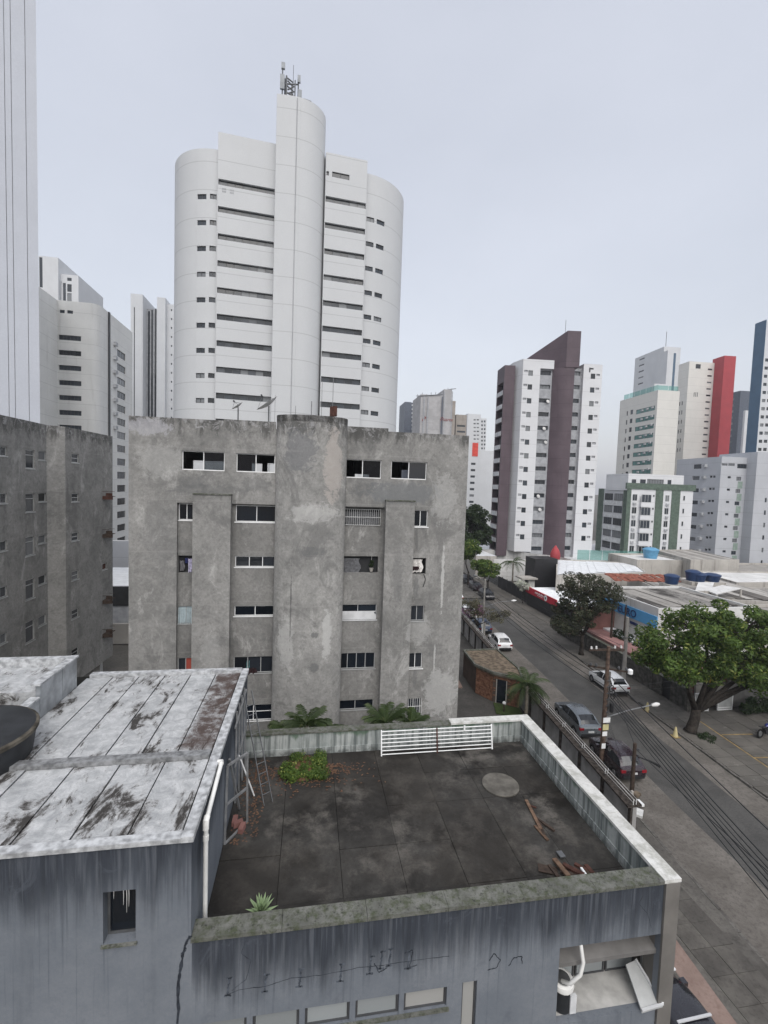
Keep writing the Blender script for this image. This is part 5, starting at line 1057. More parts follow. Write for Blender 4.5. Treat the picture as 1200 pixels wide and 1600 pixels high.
# shop with the red fascia
pA, pB = at_x(822, 915, 34.3), at_x(869, 947, 34.3)
rf = empty('shop', (38, 64, 0), 'low shop with a red fascia and a white sheet roof', 'building')
MB().box(34.45, 46, 55.5, 66.5, 0, 2.55).build('wall', 'black_metal', rf)
for i in range(6):
    y = 55.3+i*1.9; mb = MB(); mb.box(34.4, 46, y, y+1.885, 2.56, 2.62)
    for k in range(5): mb.box(34.4, 46, y+.15+k*.36, y+.22+k*.36, 2.621, 2.66)
    mb.build('roof_sheet', 'sheet_white', rf)
MB().box(34.28, 34.44, pB.y, pA.y, pB.z-.1, pB.z+.85).build('fascia', 'sign_red', rf); yc = pB.y+(pA.y-pB.y)*.32; zc_ = pB.z+.38
MB().lathe([(.42, 0), (.42, .02)], (34.27, yc, zc_), 18, 0, Vector((-1, 0, 0))).build('round_emblem', 'white_paint', rf); MB().lathe([(.2, 0), (.2, .03)], (34.265, yc, zc_), 5, 0, Vector((-1, 0, 0))).build('emblem_star', 'frame_dark', rf)
for k in range(11): y = yc+.6+k*.24; MB().box(34.262, 34.279, y, y+.15, zc_-.02+.05*(k % 2), zc_+.16+.06*((k*7) % 3)).build('sign_mark', 'white_paint', rf)
for k in range(8): y = yc+.9+k*.2; MB().box(34.262, 34.279, y, y+.13, zc_-.2, zc_-.12).build('sign_mark', 'white_paint', rf)
fe = empty('fence', (34.8, 72, 0), 'black metal fence before the red fascia shop', 'fence')
for i in range(6):
    y = 66.6+i*1.9; p = MB(); p.box(34.5, 34.54, y+.05, y+1.85, .15, 2.2); p.build('fence_panel', 'black_metal', fe); MB().box(34.46, 34.58, y-.05, y+.05, 0, 2.35).build('post', 'frame_dark', fe)
for i in range(5): y = 79+i*1.4; MB().box(34.9, 35.0, y, y+1.2, .1, 1.8).build('fence_panel', 'steel_grey', fe)
cb = empty('black_kiosk', (41.5, 75, 0), 'black boxy kiosk beside the white block wall', 'kiosk'); q0, q1 = at_y(836, 876, 74), at_y(857, 905, 74)
MB().box(q0.x, q1.x+1.6, 74, 77.5, 0, q0.z+.3).build('body', 'black_metal', cb); MB().box(q0.x-2.8, q0.x+.2, 73, 75.5, 2.5, 2.75).build('porch_roof', 'plaster_old', cb); MB().box(q0.x-2.7, q0.x-2.4, 73.2, 73.5, 0, 2.5).build('porch_post', 'plaster_white', cb); MB().box(q0.x-1.2, q0.x-.05, 73.6, 74, 0, 2.4).build('porch_post', 'plaster_white', cb)
wb2 = empty('block_wall', (42, 84, 0), 'white block wall with dark joints below the purple tower', 'wall')
for i in range(7):
    for j in range(5): MB().box(36+i*1.9, 36+i*1.9+1.87, 83.8, 84.1, .02+j*.85, .02+j*.85+.82).build('wall_block', 'plaster_white', wb2)
solid('garden_house', 'grey sided low roof left of the white block wall', rect(33, 37.5, 86, 100), 4.6, 'plaster_old', 'sheet_white')
# roofs in the middle of the block
solid('warehouse', 'warehouse with a bright white sheet roof behind the dark tree', [(37.9, 64.2), (55.6, 66.7), (60.5, 76.1), (46.5, 79)], 5.0, 'plaster_old', 'sheet_white', par=.12)
solid('annex', 'grey parapeted annex between the warehouse and the podium', rect(58, 68, 72, 80), 6.0, 'plaster_old', 'plaster_white', par=.3)
bg = solid('old_building', 'old stained building with a weathered sheet roof and streaked plaster walls', [(66.5, 69.5), (77, 70), (79.5, 83), (70, 82)], 6.6, 'plaster_old', 'fibre_roof', par=.2)
for i in range(5): x = 68+i*1.8; MB().box(x, x+.7, 69.4, 69.52+.04*i, 3.2, 4.6).build('window', 'glass_far', bg)
solid('shed', 'shed under weathered fibre cement roofing beside the blue tanks', [(47, 50.6), (62, 47), (64, 62), (50, 64)], 4.9, 'plaster_old', 'fibre_roof', par=.1)
solid('yard_building', 'dark flat roofed yard building behind the blue sign shop', rect(47.1, 57, 40, 46.9), 4.6, 'plaster_old', 'dark_paving', par=.35)
solid('long_shed', 'long weathered sheet roof running to the right edge', [(57.2, 38), (84, 40), (86, 58), (65, 58)], 4.4, 'plaster_old', 'fibre_roof', par=.1)
solid('annex', 'white flat roof strip near the right edge', [(64.2, 58.5), (84, 59), (86, 67), (66, 68)], 4.9, 'plaster_old', 'plaster_white', par=.25)
solid('back_building', 'low dim building filling the block behind the old stained one', rect(80, 120, 62, 86), 3.2, 'plaster_old', 'fibre_roof', par=.3)
def sheets(root, q, z, n, mats, sag=.0):      # separate roofing sheets laid across a four-cornered roof
    q = [Vector((*p, z)) for p in q]
    for i in range(n):
        a, b, c, d = q[0].lerp(q[1], i/n), q[0].lerp(q[1], (i+.97)/n), q[3].lerp(q[2], (i+.97)/n), q[3].lerp(q[2], i/n); h = Vector((0, 0, random.uniform(.02, .12))); t_ = Vector((0, 0, .05)); k = random.uniform(0, .06)
        a, d = a.lerp(d, k), d.lerp(a, k); b, c = b.lerp(c, k), c.lerp(b, k); lo_ = [p+h for p in (a, b, c, d)]; mb = MB(); mb.add(lo_+[p+t_ for p in lo_], [(0, 1, 5, 4), (1, 2, 6, 5), (2, 3, 7, 6), (3, 0, 4, 7), (4, 5, 6, 7)]); mb.build('roof_sheet', mats[random.randrange(len(mats))], root)
for o in [o for o in S.objects if o.type == 'EMPTY']:
    l_ = o.get('label', '')
    if l_.startswith('warehouse'): sheets(o, [(38.6, 64.8), (55.2, 67.3), (59.9, 75.8), (46.8, 78.4)], 5.0, 11, ['sheet_white'])
    elif l_.startswith('shed under'): sheets(o, [(47.6, 51.1), (61.6, 47.7), (63.5, 61.6), (50.4, 63.4)], 4.92, 14, ['fibre_roof', 'fibre_roof', 'fibre_pale', 'fibre_dark'])
    elif l_.startswith('long weathered'): sheets(o, [(58, 38.6), (83.4, 40.5), (85.3, 57.5), (65.4, 57.5)], 4.42, 18, ['fibre_roof', 'fibre_pale', 'fibre_dark', 'fibre_roof'])
    elif l_.startswith('old stained'): sheets(o, [(67, 70), (76.6, 70.4), (79, 82.5), (70.4, 81.5)], 6.62, 10, ['fibre_roof', 'fibre_pale'])
    elif l_.startswith('white shop'): sheets(o, [(36, 41.2), (46.4, 41.2), (46.4, 49.8), (36, 49.8)], 6.22, 9, ['fibre_dark', 'roof_patch', 'fibre_roof', 'fibre_dark'])
    elif l_.startswith('dark flat'): sheets(o, [(47.6, 40.6), (56.4, 40.6), (56.4, 46.3), (47.6, 46.3)], 4.62, 7, ['fibre_dark', 'roof_patch', 'fibre_roof'])
tr_ = empty('tiled_roof', (52, 66, 0), 'broken terracotta tiled roof patch beside the white warehouse roof', 'roof')
q = [at_z(x, y, 5.1) for x, y in ((958, 906), (1036, 912))]
for i in range(9):
    for j in range(4):
        x = q[0].x+.6+i*1.15+random.uniform(-.1, .1); y = q[0].y-.3+j*.75-.12*i; MB().obox((x, y, 5.12+.12*j+random.uniform(0, .1)), (.52, random.uniform(-.1, .1), random.uniform(-.08, .08)), (0, .36, .05), (0, 0, .05)).build('roof_tile', 'terracotta', tr_)
def tank(px, py, z, r, h, mat, label, lid=True):
    p = at_z(px, py, z); t = empty('water_tank', p, label, 'water tank', 'rooftop water tanks'); MB().lathe([(r*.8, 0), (r*.95, h*.6), (r, h*.75), (r*1.02, h*.8)], p, 18).build('tank_shell', mat, t, 40); MB().lathe([(r*1.06, h*.8), (r*1.04, h*.9), (r*.6, h*1.05), (r*.2, h*1.08)], p, 18).build('lid', mat, t, 40)
    MB().box(p.x-r*1.1, p.x+r*1.1, p.y-r*1.1, p.y+r*1.1, p.z-.5, p.z-.01).build('stand', 'plaster_old', t)
tank(1049, 912, 5.5, .95, 1.3, 'tank_blue', 'single dark blue water tank left of the tank cluster')
tank(1082, 907, 5.5, 1.0, 1.5, 'tank_blue', 'dark blue water tank at the left of the cluster'); tank(1091, 908, 5.5, 1.0, 1.2, 'tank_blue', 'dark blue water tank in the middle of the cluster'); tank(1112, 908, 5.5, 1.1, 1.1, 'tank_blue', 'dark blue water tank at the right of the cluster')
tank(1016, 872, 6.0, 1.35, 1.9, 'tank_sky', 'pale sky blue water tank before the green banded block')
cn = empty('canopy', (58, 50, 0), 'white double pitched canopy on posts over the right roofs', 'canopy')
A, B, C_, D = at_z(1100, 921, 6), at_z(1128, 914, 6.3), at_z(1158, 919, 6.2), at_z(1120, 928, 5.9)
mb = MB(); mb.add([A, B, C_, D]+[p-Vector((0, 0, .12)) for p in (A, B, C_, D)], [(3, 2, 1, 0), (4, 5, 6, 7), (0, 1, 5, 4), (1, 2, 6, 5), (2, 3, 7, 6), (3, 0, 4, 7)]); mb.build('roof_sheet', 'plaster_white', cn)
for p in (A, C_, D): MB().tube([(p.x, p.y, 3), (p.x, p.y, p.z-.1)], .12, 6).build('post', 'plaster_old', cn)
solid('roof_cabin', 'small pale cabin among the dark roofs above the big tree', [tuple(at_z(1085, 940, 4.6)[:2]), tuple(at_z(1110, 940, 4.6)[:2]), tuple(at_z(1115, 925, 4.6)[:2]), tuple(at_z(1090, 925, 4.6)[:2])], 6.0, 'plaster_old', 'plaster_white')
# left gap between the two grey blocks
gp = solid('garage_annex', 'white ridged roof annex seen through the gap between the grey blocks', rect(-30, -11, 58, 70), 5.0, 'panel_grey', 'sheet_white')
MB().box(-30, -11, 57.9, 57.99, 2.6, 4.9).build('dark_opening_panel', 'interior', gp)  # solid dark panel: its colour stands in for shade inside an opening
MB().box(-30, -11, 52, 52.3, 0, 2.2).build('front_wall', 'plaster_old', gp)
solid('back_wall', 'pale wall behind the annex in the gap', rect(-34, -10, 74, 75), 8.3, 'lilac_grey', 'plaster_white', 'wall')
# ---------------------------------------------------------------- boundary wall of the flats with wires on top
bw = empty('boundary_wall', (XW(35), 35, 0), 'grey boundary wall with dark coping and fence wires along the left sidewalk', 'wall')
yy = [19.8+i*2.5 for i in range(17)]
for i in range(16):
    a, b = yy[i], yy[i+1]-.02
    MB().prism([(XW(a), a), (XW(a)+.22, a), (XW(b)+.22, b), (XW(b), b)], 0, 2.05).build('wall_bay', 'wall_grey', bw)
    MB().prism([(XW(a)-.3, a), (XW(a)+.5, a), (XW(b)+.5, b), (XW(b)-.3, b)], 2.051, 2.14+random.uniform(0, .03)).build('coping', 'dark_coping', bw)
    MB().box(XW(a)-.1, XW(a)-.005, a+.02, a+.22, 0, 2.04).build('pier', 'dark_coping', bw)
    for dx in (.0, .16): MB().tube([(XW(a)+dx, a, 2.2), (XW(a)+dx+.02, a, 2.5)], .015, 5).build('wire_post', 'white_paint', bw)
for k, (dx, z) in enumerate(((.0, 2.3), (.02, 2.45), (.16, 2.34), (.18, 2.48))): MB().tube([(XW(y)+dx, y, z+.02*math.sin(y*3)) for y in [19.8+i*1.25 for i in range(33)]], .012, 4).build('wire', 'dish_grey', bw)
# ---------------------------------------------------------------- guard house
gh = empty('guard_house', (16.3, 37, 0), 'low brick clad guard house with a flat littered roof inside the boundary wall', 'guard house')
poly = [(14.85, 37.2), (15.75, 35.55), (17.55, 34.2), (17.75, 36), (17.95, 41), (15.0, 41)]
mb = MB(); pos = wall_path(mb, poly, 0, 2.3, [], .1, closed=True); mb.build('wall', 'brick_mortar', gh)
bm_ = MB(); pos_, cum = path_pos(poly, True)
for sgi in (0, 1):
    u0, u1 = cum[sgi]+.02, cum[sgi+1]-.02
    for r_ in range(22):
        u = u0-(r_ % 2)*.12; z = .03+r_*.102
        while u < u1:
            a, b = max(u, u0), min(u+random.uniform(.26, .5), u1)
            if b-a > .06 and not (sgi == 1 and a < u0+1.15 and b > u0+.25 and z < 2.0):
                d = -random.uniform(.015, .045); bm_.add([pos_(a, z), pos_(b-.012, z), pos_(b-.012, z+.088), pos_(a, z+.088), pos_(a, z, d), pos_(b-.012, z, d), pos_(b-.012, z+.088, d), pos_(a, z+.088, d)], [(4, 5, 6, 7), (0, 1, 5, 4), (1, 2, 6, 5), (2, 3, 7, 6), (3, 0, 4, 7)])
            u = b
bm_.build('brick_cladding', 'brick_red', gh, kind='stuff')
u0 = cum[1]; a, b = pos_(u0+.3, .05, -.03), pos_(u0+1.1, .05, -.03)
dr_ = MB(); dr_.add([a, b, pos_(u0+1.1, 2.0, -.03), pos_(u0+.3, 2.0, -.03)], [(0, 1, 2, 3)]); dr_.build('door', 'glass_black', gh)
for uu_ in (.27, 1.1): MB().add([pos_(u0+uu_, .0, -.06), pos_(u0+uu_+.07, 0, -.06), pos_(u0+uu_+.07, 2.05, -.06), pos_(u0+uu_, 2.05, -.06)], [(0, 1, 2, 3)]).build('door_frame', 'plaster_old', gh)
rp = [(14.7, 37.2), (15.65, 35.38), (17.6, 34.0), (18.2, 36), (18.2, 40.6), (14.85, 40.6)]
MB().prism(rp, 2.32, 2.55).build('roof', 'roof_tan', gh)
mb = MB()
for i in range(6): a, b = Vector((*rp[i], 0)), Vector((*rp[(i+1) % 6], 0)); mb.beam(a+Vector((0, 0, 2.56)), b+Vector((0, 0, 2.56)), .16, .2)
mb.build('roof_edge', 'mossy_coping', gh)
MB().prism([(10.5, 38.6), (14.0, 38.2), (14.3, 41), (10.5, 41)], .005, .15).build('step', 'pink_paving', gh)
gd = MB().prism([(15.2, 33.5), (17.2, 32.2), (17.4, 34.0), (15.7, 35.2)], .01, .1).build('lawn_patch', 'grass_mat', kind='stuff', label='small lawn patch in front of the guard house', cat='grass')
gl_ = empty('garden_lamp', (15.9, 33.6, 0), 'small garden lamp post on the lawn patch', 'lamp'); MB().tube([(15.9, 33.6, .05), (15.9, 33.6, .75)], .06, 6).build('post', 'timber_dark', gl_); MB().lathe([(.12, 0), (.14, .1), (.06, .18)], (15.9, 33.6, .75), 10).build('globe', 'white_paint', gl_)
# ================================================================ vegetation
def leafmat(name, a, b, c, tr=.35):
    g = G(name, .55, .35); r = g.geo.outputs['Random Per Island']; col = g.mix(r, a, b); col = g.mix(g.rng(r, .86, .98), col, c); col = g.mix(g.rng(g.noise(.9, 3), .35, .65, 0, .55), col, sc(a, .55)); g.col(col)
    t = g.new('ShaderNodeBsdfTranslucent'); g.put(t.inputs[0], col); m = g.new('ShaderNodeMixShader'); m.inputs[0].default_value = tr
    g.t.links.new(g.b.outputs[0], m.inputs[1]); g.t.links.new(t.outputs[0], m.inputs[2]); g.t.links.new(m.outputs[0], g.t.nodes['Material Output'].inputs[0])
leafmat('leaf_green', (.05, .095, .017), (.125, .20, .035), (.30, .33, .08))
leafmat('leaf_dark', (.036, .048, .024), (.075, .08, .044), (.13, .09, .07))
leafmat('leaf_deep', (.02, .04, .014), (.04, .065, .022), (.06, .085, .03))
leafmat('leaf_pink', (.35, .18, .30), (.22, .10, .18), (.45, .34, .42)); leafmat('leaf_dry', (.13, .115, .075), (.09, .10, .05), (.17, .14, .10))
leafmat('leaf_palm', (.035, .06, .018), (.065, .10, .03), (.12, .14, .05)); leafmat('litter', (.10, .05, .03), (.16, .09, .05), (.05, .03, .02), 0); leafmat('leaf_white', (.7, .7, .66), (.5, .55, .4), (.8, .8, .75))
plain('bark', (.036, .031, .027), .95, .1, 0, .5, 5); plain('bark_pale', (.20, .18, .15), .95, .1, 0, .3, 4)
def leaf_cloud(mb, clumps, n, s, rng, flat=.5):
    for _ in range(n):
        c, r = clumps[rng.randrange(len(clumps))]
        while True:
            d = Vector((rng.uniform(-1, 1), rng.uniform(-1, 1), rng.uniform(-1, 1)))
            if .05 < d.length < 1: break
        d = d*(d.length**-.45); p = Vector(c)+Vector((d.x*r, d.y*r, d.z*r*.75))
        nrm = (d*.6+Vector((rng.gauss(0, .6), rng.gauss(0, .6), flat+rng.gauss(0, .5)))).normalized(); t = nrm.cross(Vector((rng.gauss(0, 1), rng.gauss(0, 1), rng.gauss(0, 1)))).normalized(); b = nrm.cross(t); k = s*rng.uniform(.6, 1.35)
        mb.add([p-t*k, p+b*k*.42+nrm*k*.08, p+t*k, p-b*k*.42+nrm*k*.08], [(0, 1, 2, 3)])
def tree(name, label, base, fork, crowns, nclump, nleaf, leaf, mat, r0, seed, group=None, bark='bark', lean=(0, 0), cr=(.6, 1.1), cat='tree', twigs=True):
    """crowns: ellipsoids (centre offset from base, radii); limbs run from the fork to the clumps"""
    rng = random.Random(seed); base = Vector(base); t = empty(name, base, label, cat, group); f = base+Vector((lean[0], lean[1], fork))
    clumps = []
    for i in range(nclump):
        (cx, cy, cz), (rx, ry, rz) = crowns[i % len(crowns)]
        while True:
            d = Vector((rng.uniform(-1, 1), rng.uniform(-1, 1), rng.uniform(-1, 1)))
            if .35 < d.length < 1: break
        clumps.append((base+Vector((cx+d.x*rx, cy+d.y*ry, cz+d.z*rz)), rng.uniform(*cr)))
    mb = MB(); mb.tube([base, base.lerp(f, .12)+Vector((0, 0, 0)), base.lerp(f, .55)+Vector((.12*r0, -.1*r0, 0)), f], [r0*1.35, r0*1.02, r0*.9, r0*.8], 10); mb.build('trunk', bark, t, 180)
    lb_ = MB(); hubs = []
    for (c, rad) in crowns:
        h = base+Vector(c)-Vector((0, 0, rad[2]*.35)); m_ = f.lerp(h, .5)+Vector((rng.uniform(-.4, .4), rng.uniform(-.4, .4), -.15*rad[2])); lb_.tube([f-Vector((0, 0, r0*.5)), m_, h], [r0*.6, r0*.4, r0*.24], 7); hubs.append(h)
    for i, (c, r) in enumerate(clumps):
        h = hubs[i % len(hubs)]; m_ = h.lerp(c, .5)+Vector((rng.uniform(-.3, .3), rng.uniform(-.3, .3), rng.uniform(-.1, .35))); lb_.tube([h, m_, c], [r0*.2, r0*.11, r0*.04], 5)
        if twigs:
            for _ in range(2): lb_.tube([m_, c+Vector((rng.gauss(0, r*.7), rng.gauss(0, r*.7), rng.gauss(0, r*.5)))], [r0*.07, r0*.025], 4)
    lb_.build('limbs', bark, t, 180); mb = MB(); leaf_cloud(mb, clumps, nleaf, leaf, rng); mb.build('crown', mat, t); return t
# big tree by the parking lot (crown measured from its outline)
cA = at_y(1100, 985, 29.2)
bt_ = Vector((29.0, 29.2, .1))
tree('street_tree', 'big spreading green tree with a thick forked trunk by the parking lot', bt_, 1.7, [((-2.4, .3, 6.4), (2.3, 2.2, 1.5)), ((1.0, .2, 7.8), (2.8, 2.6, 1.9)), ((4.2, .5, 7.7), (3.0, 2.6, 2.0)), ((7.2, .6, 6.0), (2.6, 2.4, 1.7)), ((2.5, .2, 5.2), (3.2, 2.2, 1.2)), ((5.6, -.2, 4.4), (2.4, 1.8, .9)), ((-.6, .2, 5.2), (2.0, 2.0, 1.0)), ((9.4, .4, 5.0), (2.0, 2.2, 1.4))], 230, 44000, .15, 'leaf_green', .37, 3, lean=(.5, .15), cr=(.5, .9))
tree('street_tree', 'dark brownish leafy tree leaning over the right sidewalk', (30.0, 44.9, .1), 2.2, [((-1.2, 0, 4.6), (2.0, 2.0, 1.7)), ((.9, 0, 5.3), (2.1, 2.0, 1.9)), ((-.6, .3, 7.6), (2.5, 2.0, 1.4)), ((2.2, 0, 6.8), (2.1, 1.8, 1.5)), ((-2.3, 0, 3.2), (1.2, 1.2, .8))], 120, 17000, .14, 'leaf_dark', .24, 5, cr=(.45, .8))
tree('street_tree', 'rounded bright green small tree beyond the far lamp post', (30.5, 73, .1), 2.0, [((0, 0, 4.4), (2.2, 2.2, 1.3)), ((-1.2, 0, 4.9), (1.6, 1.6, .9))], 40, 6000, .2, 'leaf_green', .16, 8, cr=(.5, .8))
tree('street_tree', 'tall dark tree at the far end beside the grey flats', (34, 92, 0), 5, [((0, 0, 9.5), (3.6, 3.5, 3.4)), ((.5, 0, 12.2), (3.0, 3.0, 2.2)), ((3.5, 2, 8.5), (2.2, 2, 2.2))], 80, 12000, .3, 'leaf_deep', .3, 9, cr=(.8, 1.3))
tree('street_tree', 'mid green tree under the tall dark one at the street end', (29.5, 80, 0), 2.5, [((-.5, 0, 6.8), (2.3, 2.2, 2.0))], 36, 6000, .22, 'leaf_green', .2, 10, cr=(.6, 1.0))
tree('flowering_tree', 'thin tree with pink blossom and sparse dry foliage on the left sidewalk', (20.1, 51, .1), 1.6, [((.3, .5, 3.3), (1.4, 1.4, .9)), ((2.0, -1.5, 3.2), (1.6, 1.6, .7)), ((.2, 2.5, 3.6), (1.1, 1.3, .6))], 46, 2600, .11, 'leaf_dry', .12, 12, cr=(.35, .6))
tree('flowering_bush', 'pink flowering bush beside the parked far white car', (20.0, 54.5, .1), .9, [((.4, 0, 2.0), (1.1, 1.5, .8)), ((1.0, -2.2, 3.1), (.7, .8, .4))], 20, 1500, .11, 'leaf_pink', .07, 13, cat='bush', cr=(.3, .5))
tree('flowering_bush', 'white blossom shrub at the corner of the red fascia', (33.9, 66.8, .1), 1.3, [((0, 0, 2.8), (1.0, 1.2, .8))], 16, 900, .16, 'leaf_white', .07, 14, cat='bush', cr=(.3, .5))
tree('shrub', 'yellowish green shrub at the base of the grey flats by the guard house', (13.6, 43.5, 0), .4, [((0, 0, 1.0), (1.0, .9, .7))], 18, 1800, .12, 'leaf_green', .06, 15, cat='shrub', cr=(.3, .5))
tree('shrub', 'dark hedge clump behind the motorcycle', (36.5, 31.2, .1), .4, [((0, 0, .9), (1.2, .6, .8)), ((2.4, -.2, .7), (1.4, .6, .6)), ((4.8, -.6, .6), (1.6, .6, .5))], 40, 4500, .12, 'leaf_deep', .06, 16, cat='hedge', cr=(.3, .5))
tree('shrub', 'shaded shrub growing under the dark brownish tree', (33.2, 52.5, .1), .4, [((0, 0, 1.2), (1.3, 1.6, .9))], 18, 2000, .14, 'leaf_deep', .06, 17, cat='shrub', cr=(.3, .6))
tree('shrub', 'green shrub clump in front of the blue sign shop', (34.2, 43.5, .1), .5, [((0, 0, 1.6), (.8, 2.4, 1.3))], 26, 2800, .14, 'leaf_deep', .06, 18, cat='shrub', cr=(.3, .6))
def frond_mesh(L_, droop, ll, n, seed, mat='leaf_palm'):
    rng = random.Random(seed); mb = MB(); pts = []
    for i in range(9): s_ = i/8; pts.append(Vector((L_*(s_-.12*s_*s_*droop), 0, L_*(.42*s_-.78*droop*s_*s_))))
    mb.tube(pts, [.03*(1-.85*i/8) for i in range(9)], 5)
    for i in range(n):
        s_ = .12+.88*i/n; k = min(7, int(s_*8)); p = pts[k].lerp(pts[k+1], s_*8-k); d = (pts[k+1]-pts[k]).normalized(); l = ll*(.55+.45*math.sin(math.pi*min(1, s_*1.05)))
        for sg in (-1, 1):
            q = p+d*l*.55+Vector((0, sg*l*.75, -l*(.35+.3*rng.random()))); wv = d*.02+Vector((0, 0, .008)); m_ = p.lerp(q, .5)+Vector((0, 0, l*.08))
            mb.add([p-wv*.6, m_-wv, q, m_+wv, p+wv*.6], [(0, 1, 2, 3, 4)])
    return mb.mesh('frond', [mat])
def palm(name, label, base, h, nf, L_, droop, ll, seed, r=.11, group=None, nl=24):
    rng = random.Random(seed); base = Vector(base); t = empty(name, base, label, 'palm', group); mb = MB(); mb.tube([base, base+Vector((.05, .03, h*.5)), base+Vector((0, 0, h))], [r*1.3, r, r*.85], 8); mb.build('trunk', 'bark_pale', t, 180)
    fm = [frond_mesh(L_*k, droop*dk_, ll, nl, seed*7+i) for i, (k, dk_) in enumerate(((1, 1), (.9, 1.25), (.95, .75)))]
    for i in range(nf):
        o = link('frond', fm[i % 3], t, (0, 0, h)); o.rotation_euler = (0, R(rng.uniform(-38, 22)), 2*math.pi*i/nf*1.0+rng.uniform(-.25, .25))
    return t
pc = at_x(824, 1066, 16.75); palm('palm_tree', 'bushy palm beside the boundary wall next to the silver car', (pc.x, pc.y, 0), pc.z-.25, 22, 2.0, .95, .55, 21, .13, nl=30)
pc = at_z(803, 903, .1); palm('palm_tree', 'palm with thin trunk in front of the white block wall', (36.6, 76.5, 0), 5.0, 16, 2.6, .9, .7, 22, .14)
for i, (px, py, Y, n, L_) in enumerate(((478, 1132, 20, 18, 1.25), (602, 1130, 19.5, 18, 1.3), (643, 1132, 19, 14, .9), (445, 1138, 20, 14, .8), (512, 1138, 19.8, 14, .8))):
    p = at_y(px, py, Y); palm('palm_tree', ['tall palm fronds rising over the back parapet near the stair tower', 'palm fronds rising over the parapet below the right buttress', 'smaller palm just right of the railing panel middle', 'low palm tuft at the left end of the back parapet', 'low palm tuft between the stair tower and the railing panel'][i], (p.x, p.y, 0), p.z, n, L_, .55, .38, 30+i, .1, 'palms behind the terrace')
# terrace plants
rng = random.Random(4); gp_ = empty('ground_plant', (-.1, 15.9, ZF), 'green weed mound in the terrace corner by the back parapet', 'plant')
mb = MB(); leaf_cloud(mb, [(Vector((rng.uniform(-.65, .75), 15.75+rng.uniform(-.7, .6), ZF+.03+rng.uniform(0, .16))), rng.uniform(.14, .26)) for _ in range(46)], 9000, .04, rng); mb.build('foliage', 'leaf_green', gp_)
MB().lathe([(.75, 0), (.6, .06), (.3, .14)], (0, 15.8, ZF), 14).build('soil_heap', 'litter', gp_)
mb = MB()
for _ in range(900):
    a = rng.gauss(0, 1); x = rng.gauss(.1, 1.0); y = 15.9-abs(rng.gauss(0, .55)); x = max(-1.6, x)
    if rng.random() < .25: x, y = rng.uniform(-2.0, -1.2), rng.uniform(12.5, 16.4)
    p = Vector((x, y, ZF+.012)); t = Vector((math.cos(a), math.sin(a), rng.uniform(-.2, .3)))*.05; b = Vector((-math.sin(a), math.cos(a), .1))*.028; mb.add([p-t, p+b, p+t, p-b], [(0, 1, 2, 3)])
mset(mb.build('leaf_litter', 'litter'), 'brown leaf litter scattered round the green weed mound', 'leaf litter', None, 'stuff')
ag = empty('agave_plant', (-.89, 10.3, ZF), 'pale green agave rosette growing by the front parapet', 'plant'); plain('agave_green', (.22, .30, .16), .6, .3, 0, .2, 6)
for i in range(26):
    a = i*2.4; el = R(18+62*(i/26)); L_ = .42*(1-.25*(i/26)); mb = MB(); d = Vector((math.cos(a)*math.cos(el), math.sin(a)*math.cos(el), math.sin(el))); s_ = Vector((-math.sin(a), math.cos(a), 0)); u_v = s_.cross(d)
    c = Vector((-.89, 10.3, ZF+.08)); mb.add([c-s_*.03, c+d*L_*.45-s_*.05, c+d*L_, c+d*L_*.45+s_*.05, c+s_*.03, c+d*L_*.45+u_v*-.03], [(0, 1, 5), (1, 2, 5), (2, 3, 5), (3, 4, 5), (4, 0, 5)]); mb.build('leaf', 'agave_green', ag)
tg = MB(); leaf_cloud(tg, [(Vector((29.6+rng.uniform(-.7, .7), 28.3+rng.uniform(-.6, .6), .14)), .22) for _ in range(14)], 1300, .07, rng); mset(tg.build('grass_tuft', 'leaf_deep'), 'grass growing round the foot of the big tree', 'grass', None, 'stuff')
# ================================================================ cars
def paint(name, c, rough=.28, metal=.2):
    g = G(name, rough, .5, metal); g.col(g.mix(g.rng(g.noise(3, 4), .35, .7, 0, .35), c, sc(c, .75))); g.b.inputs['Coat Weight'].default_value = .5; g.put(g.b.inputs['Roughness'], g.rng(g.noise(6, 5), .3, .7, rough*.8, rough*1.6))
paint('paint_white', (.72, .73, .74), .25, 0); paint('paint_silver', (.17, .19, .21), .3, .6); paint('paint_black', (.012, .012, .017), .2, 0); paint('paint_plum', (.022, .012, .018), .25, .1); paint('paint_blue', (.03, .055, .11), .3, .2); paint('paint_moto', (.012, .016, .12), .25, .1)
plain('tyre', (.015, .015, .015), .9, .1); plain('rim', (.22, .22, .23), .35, .5, .7); plain('tail_red', (.22, .012, .02), .25, .5); plain('lamp_clear', (.55, .56, .58), .15, .6); plain('plate', (.55, .56, .56), .5); plain('car_glass', (.012, .014, .017), .06, .7); plain('car_trim', (.02, .02, .022), .6)
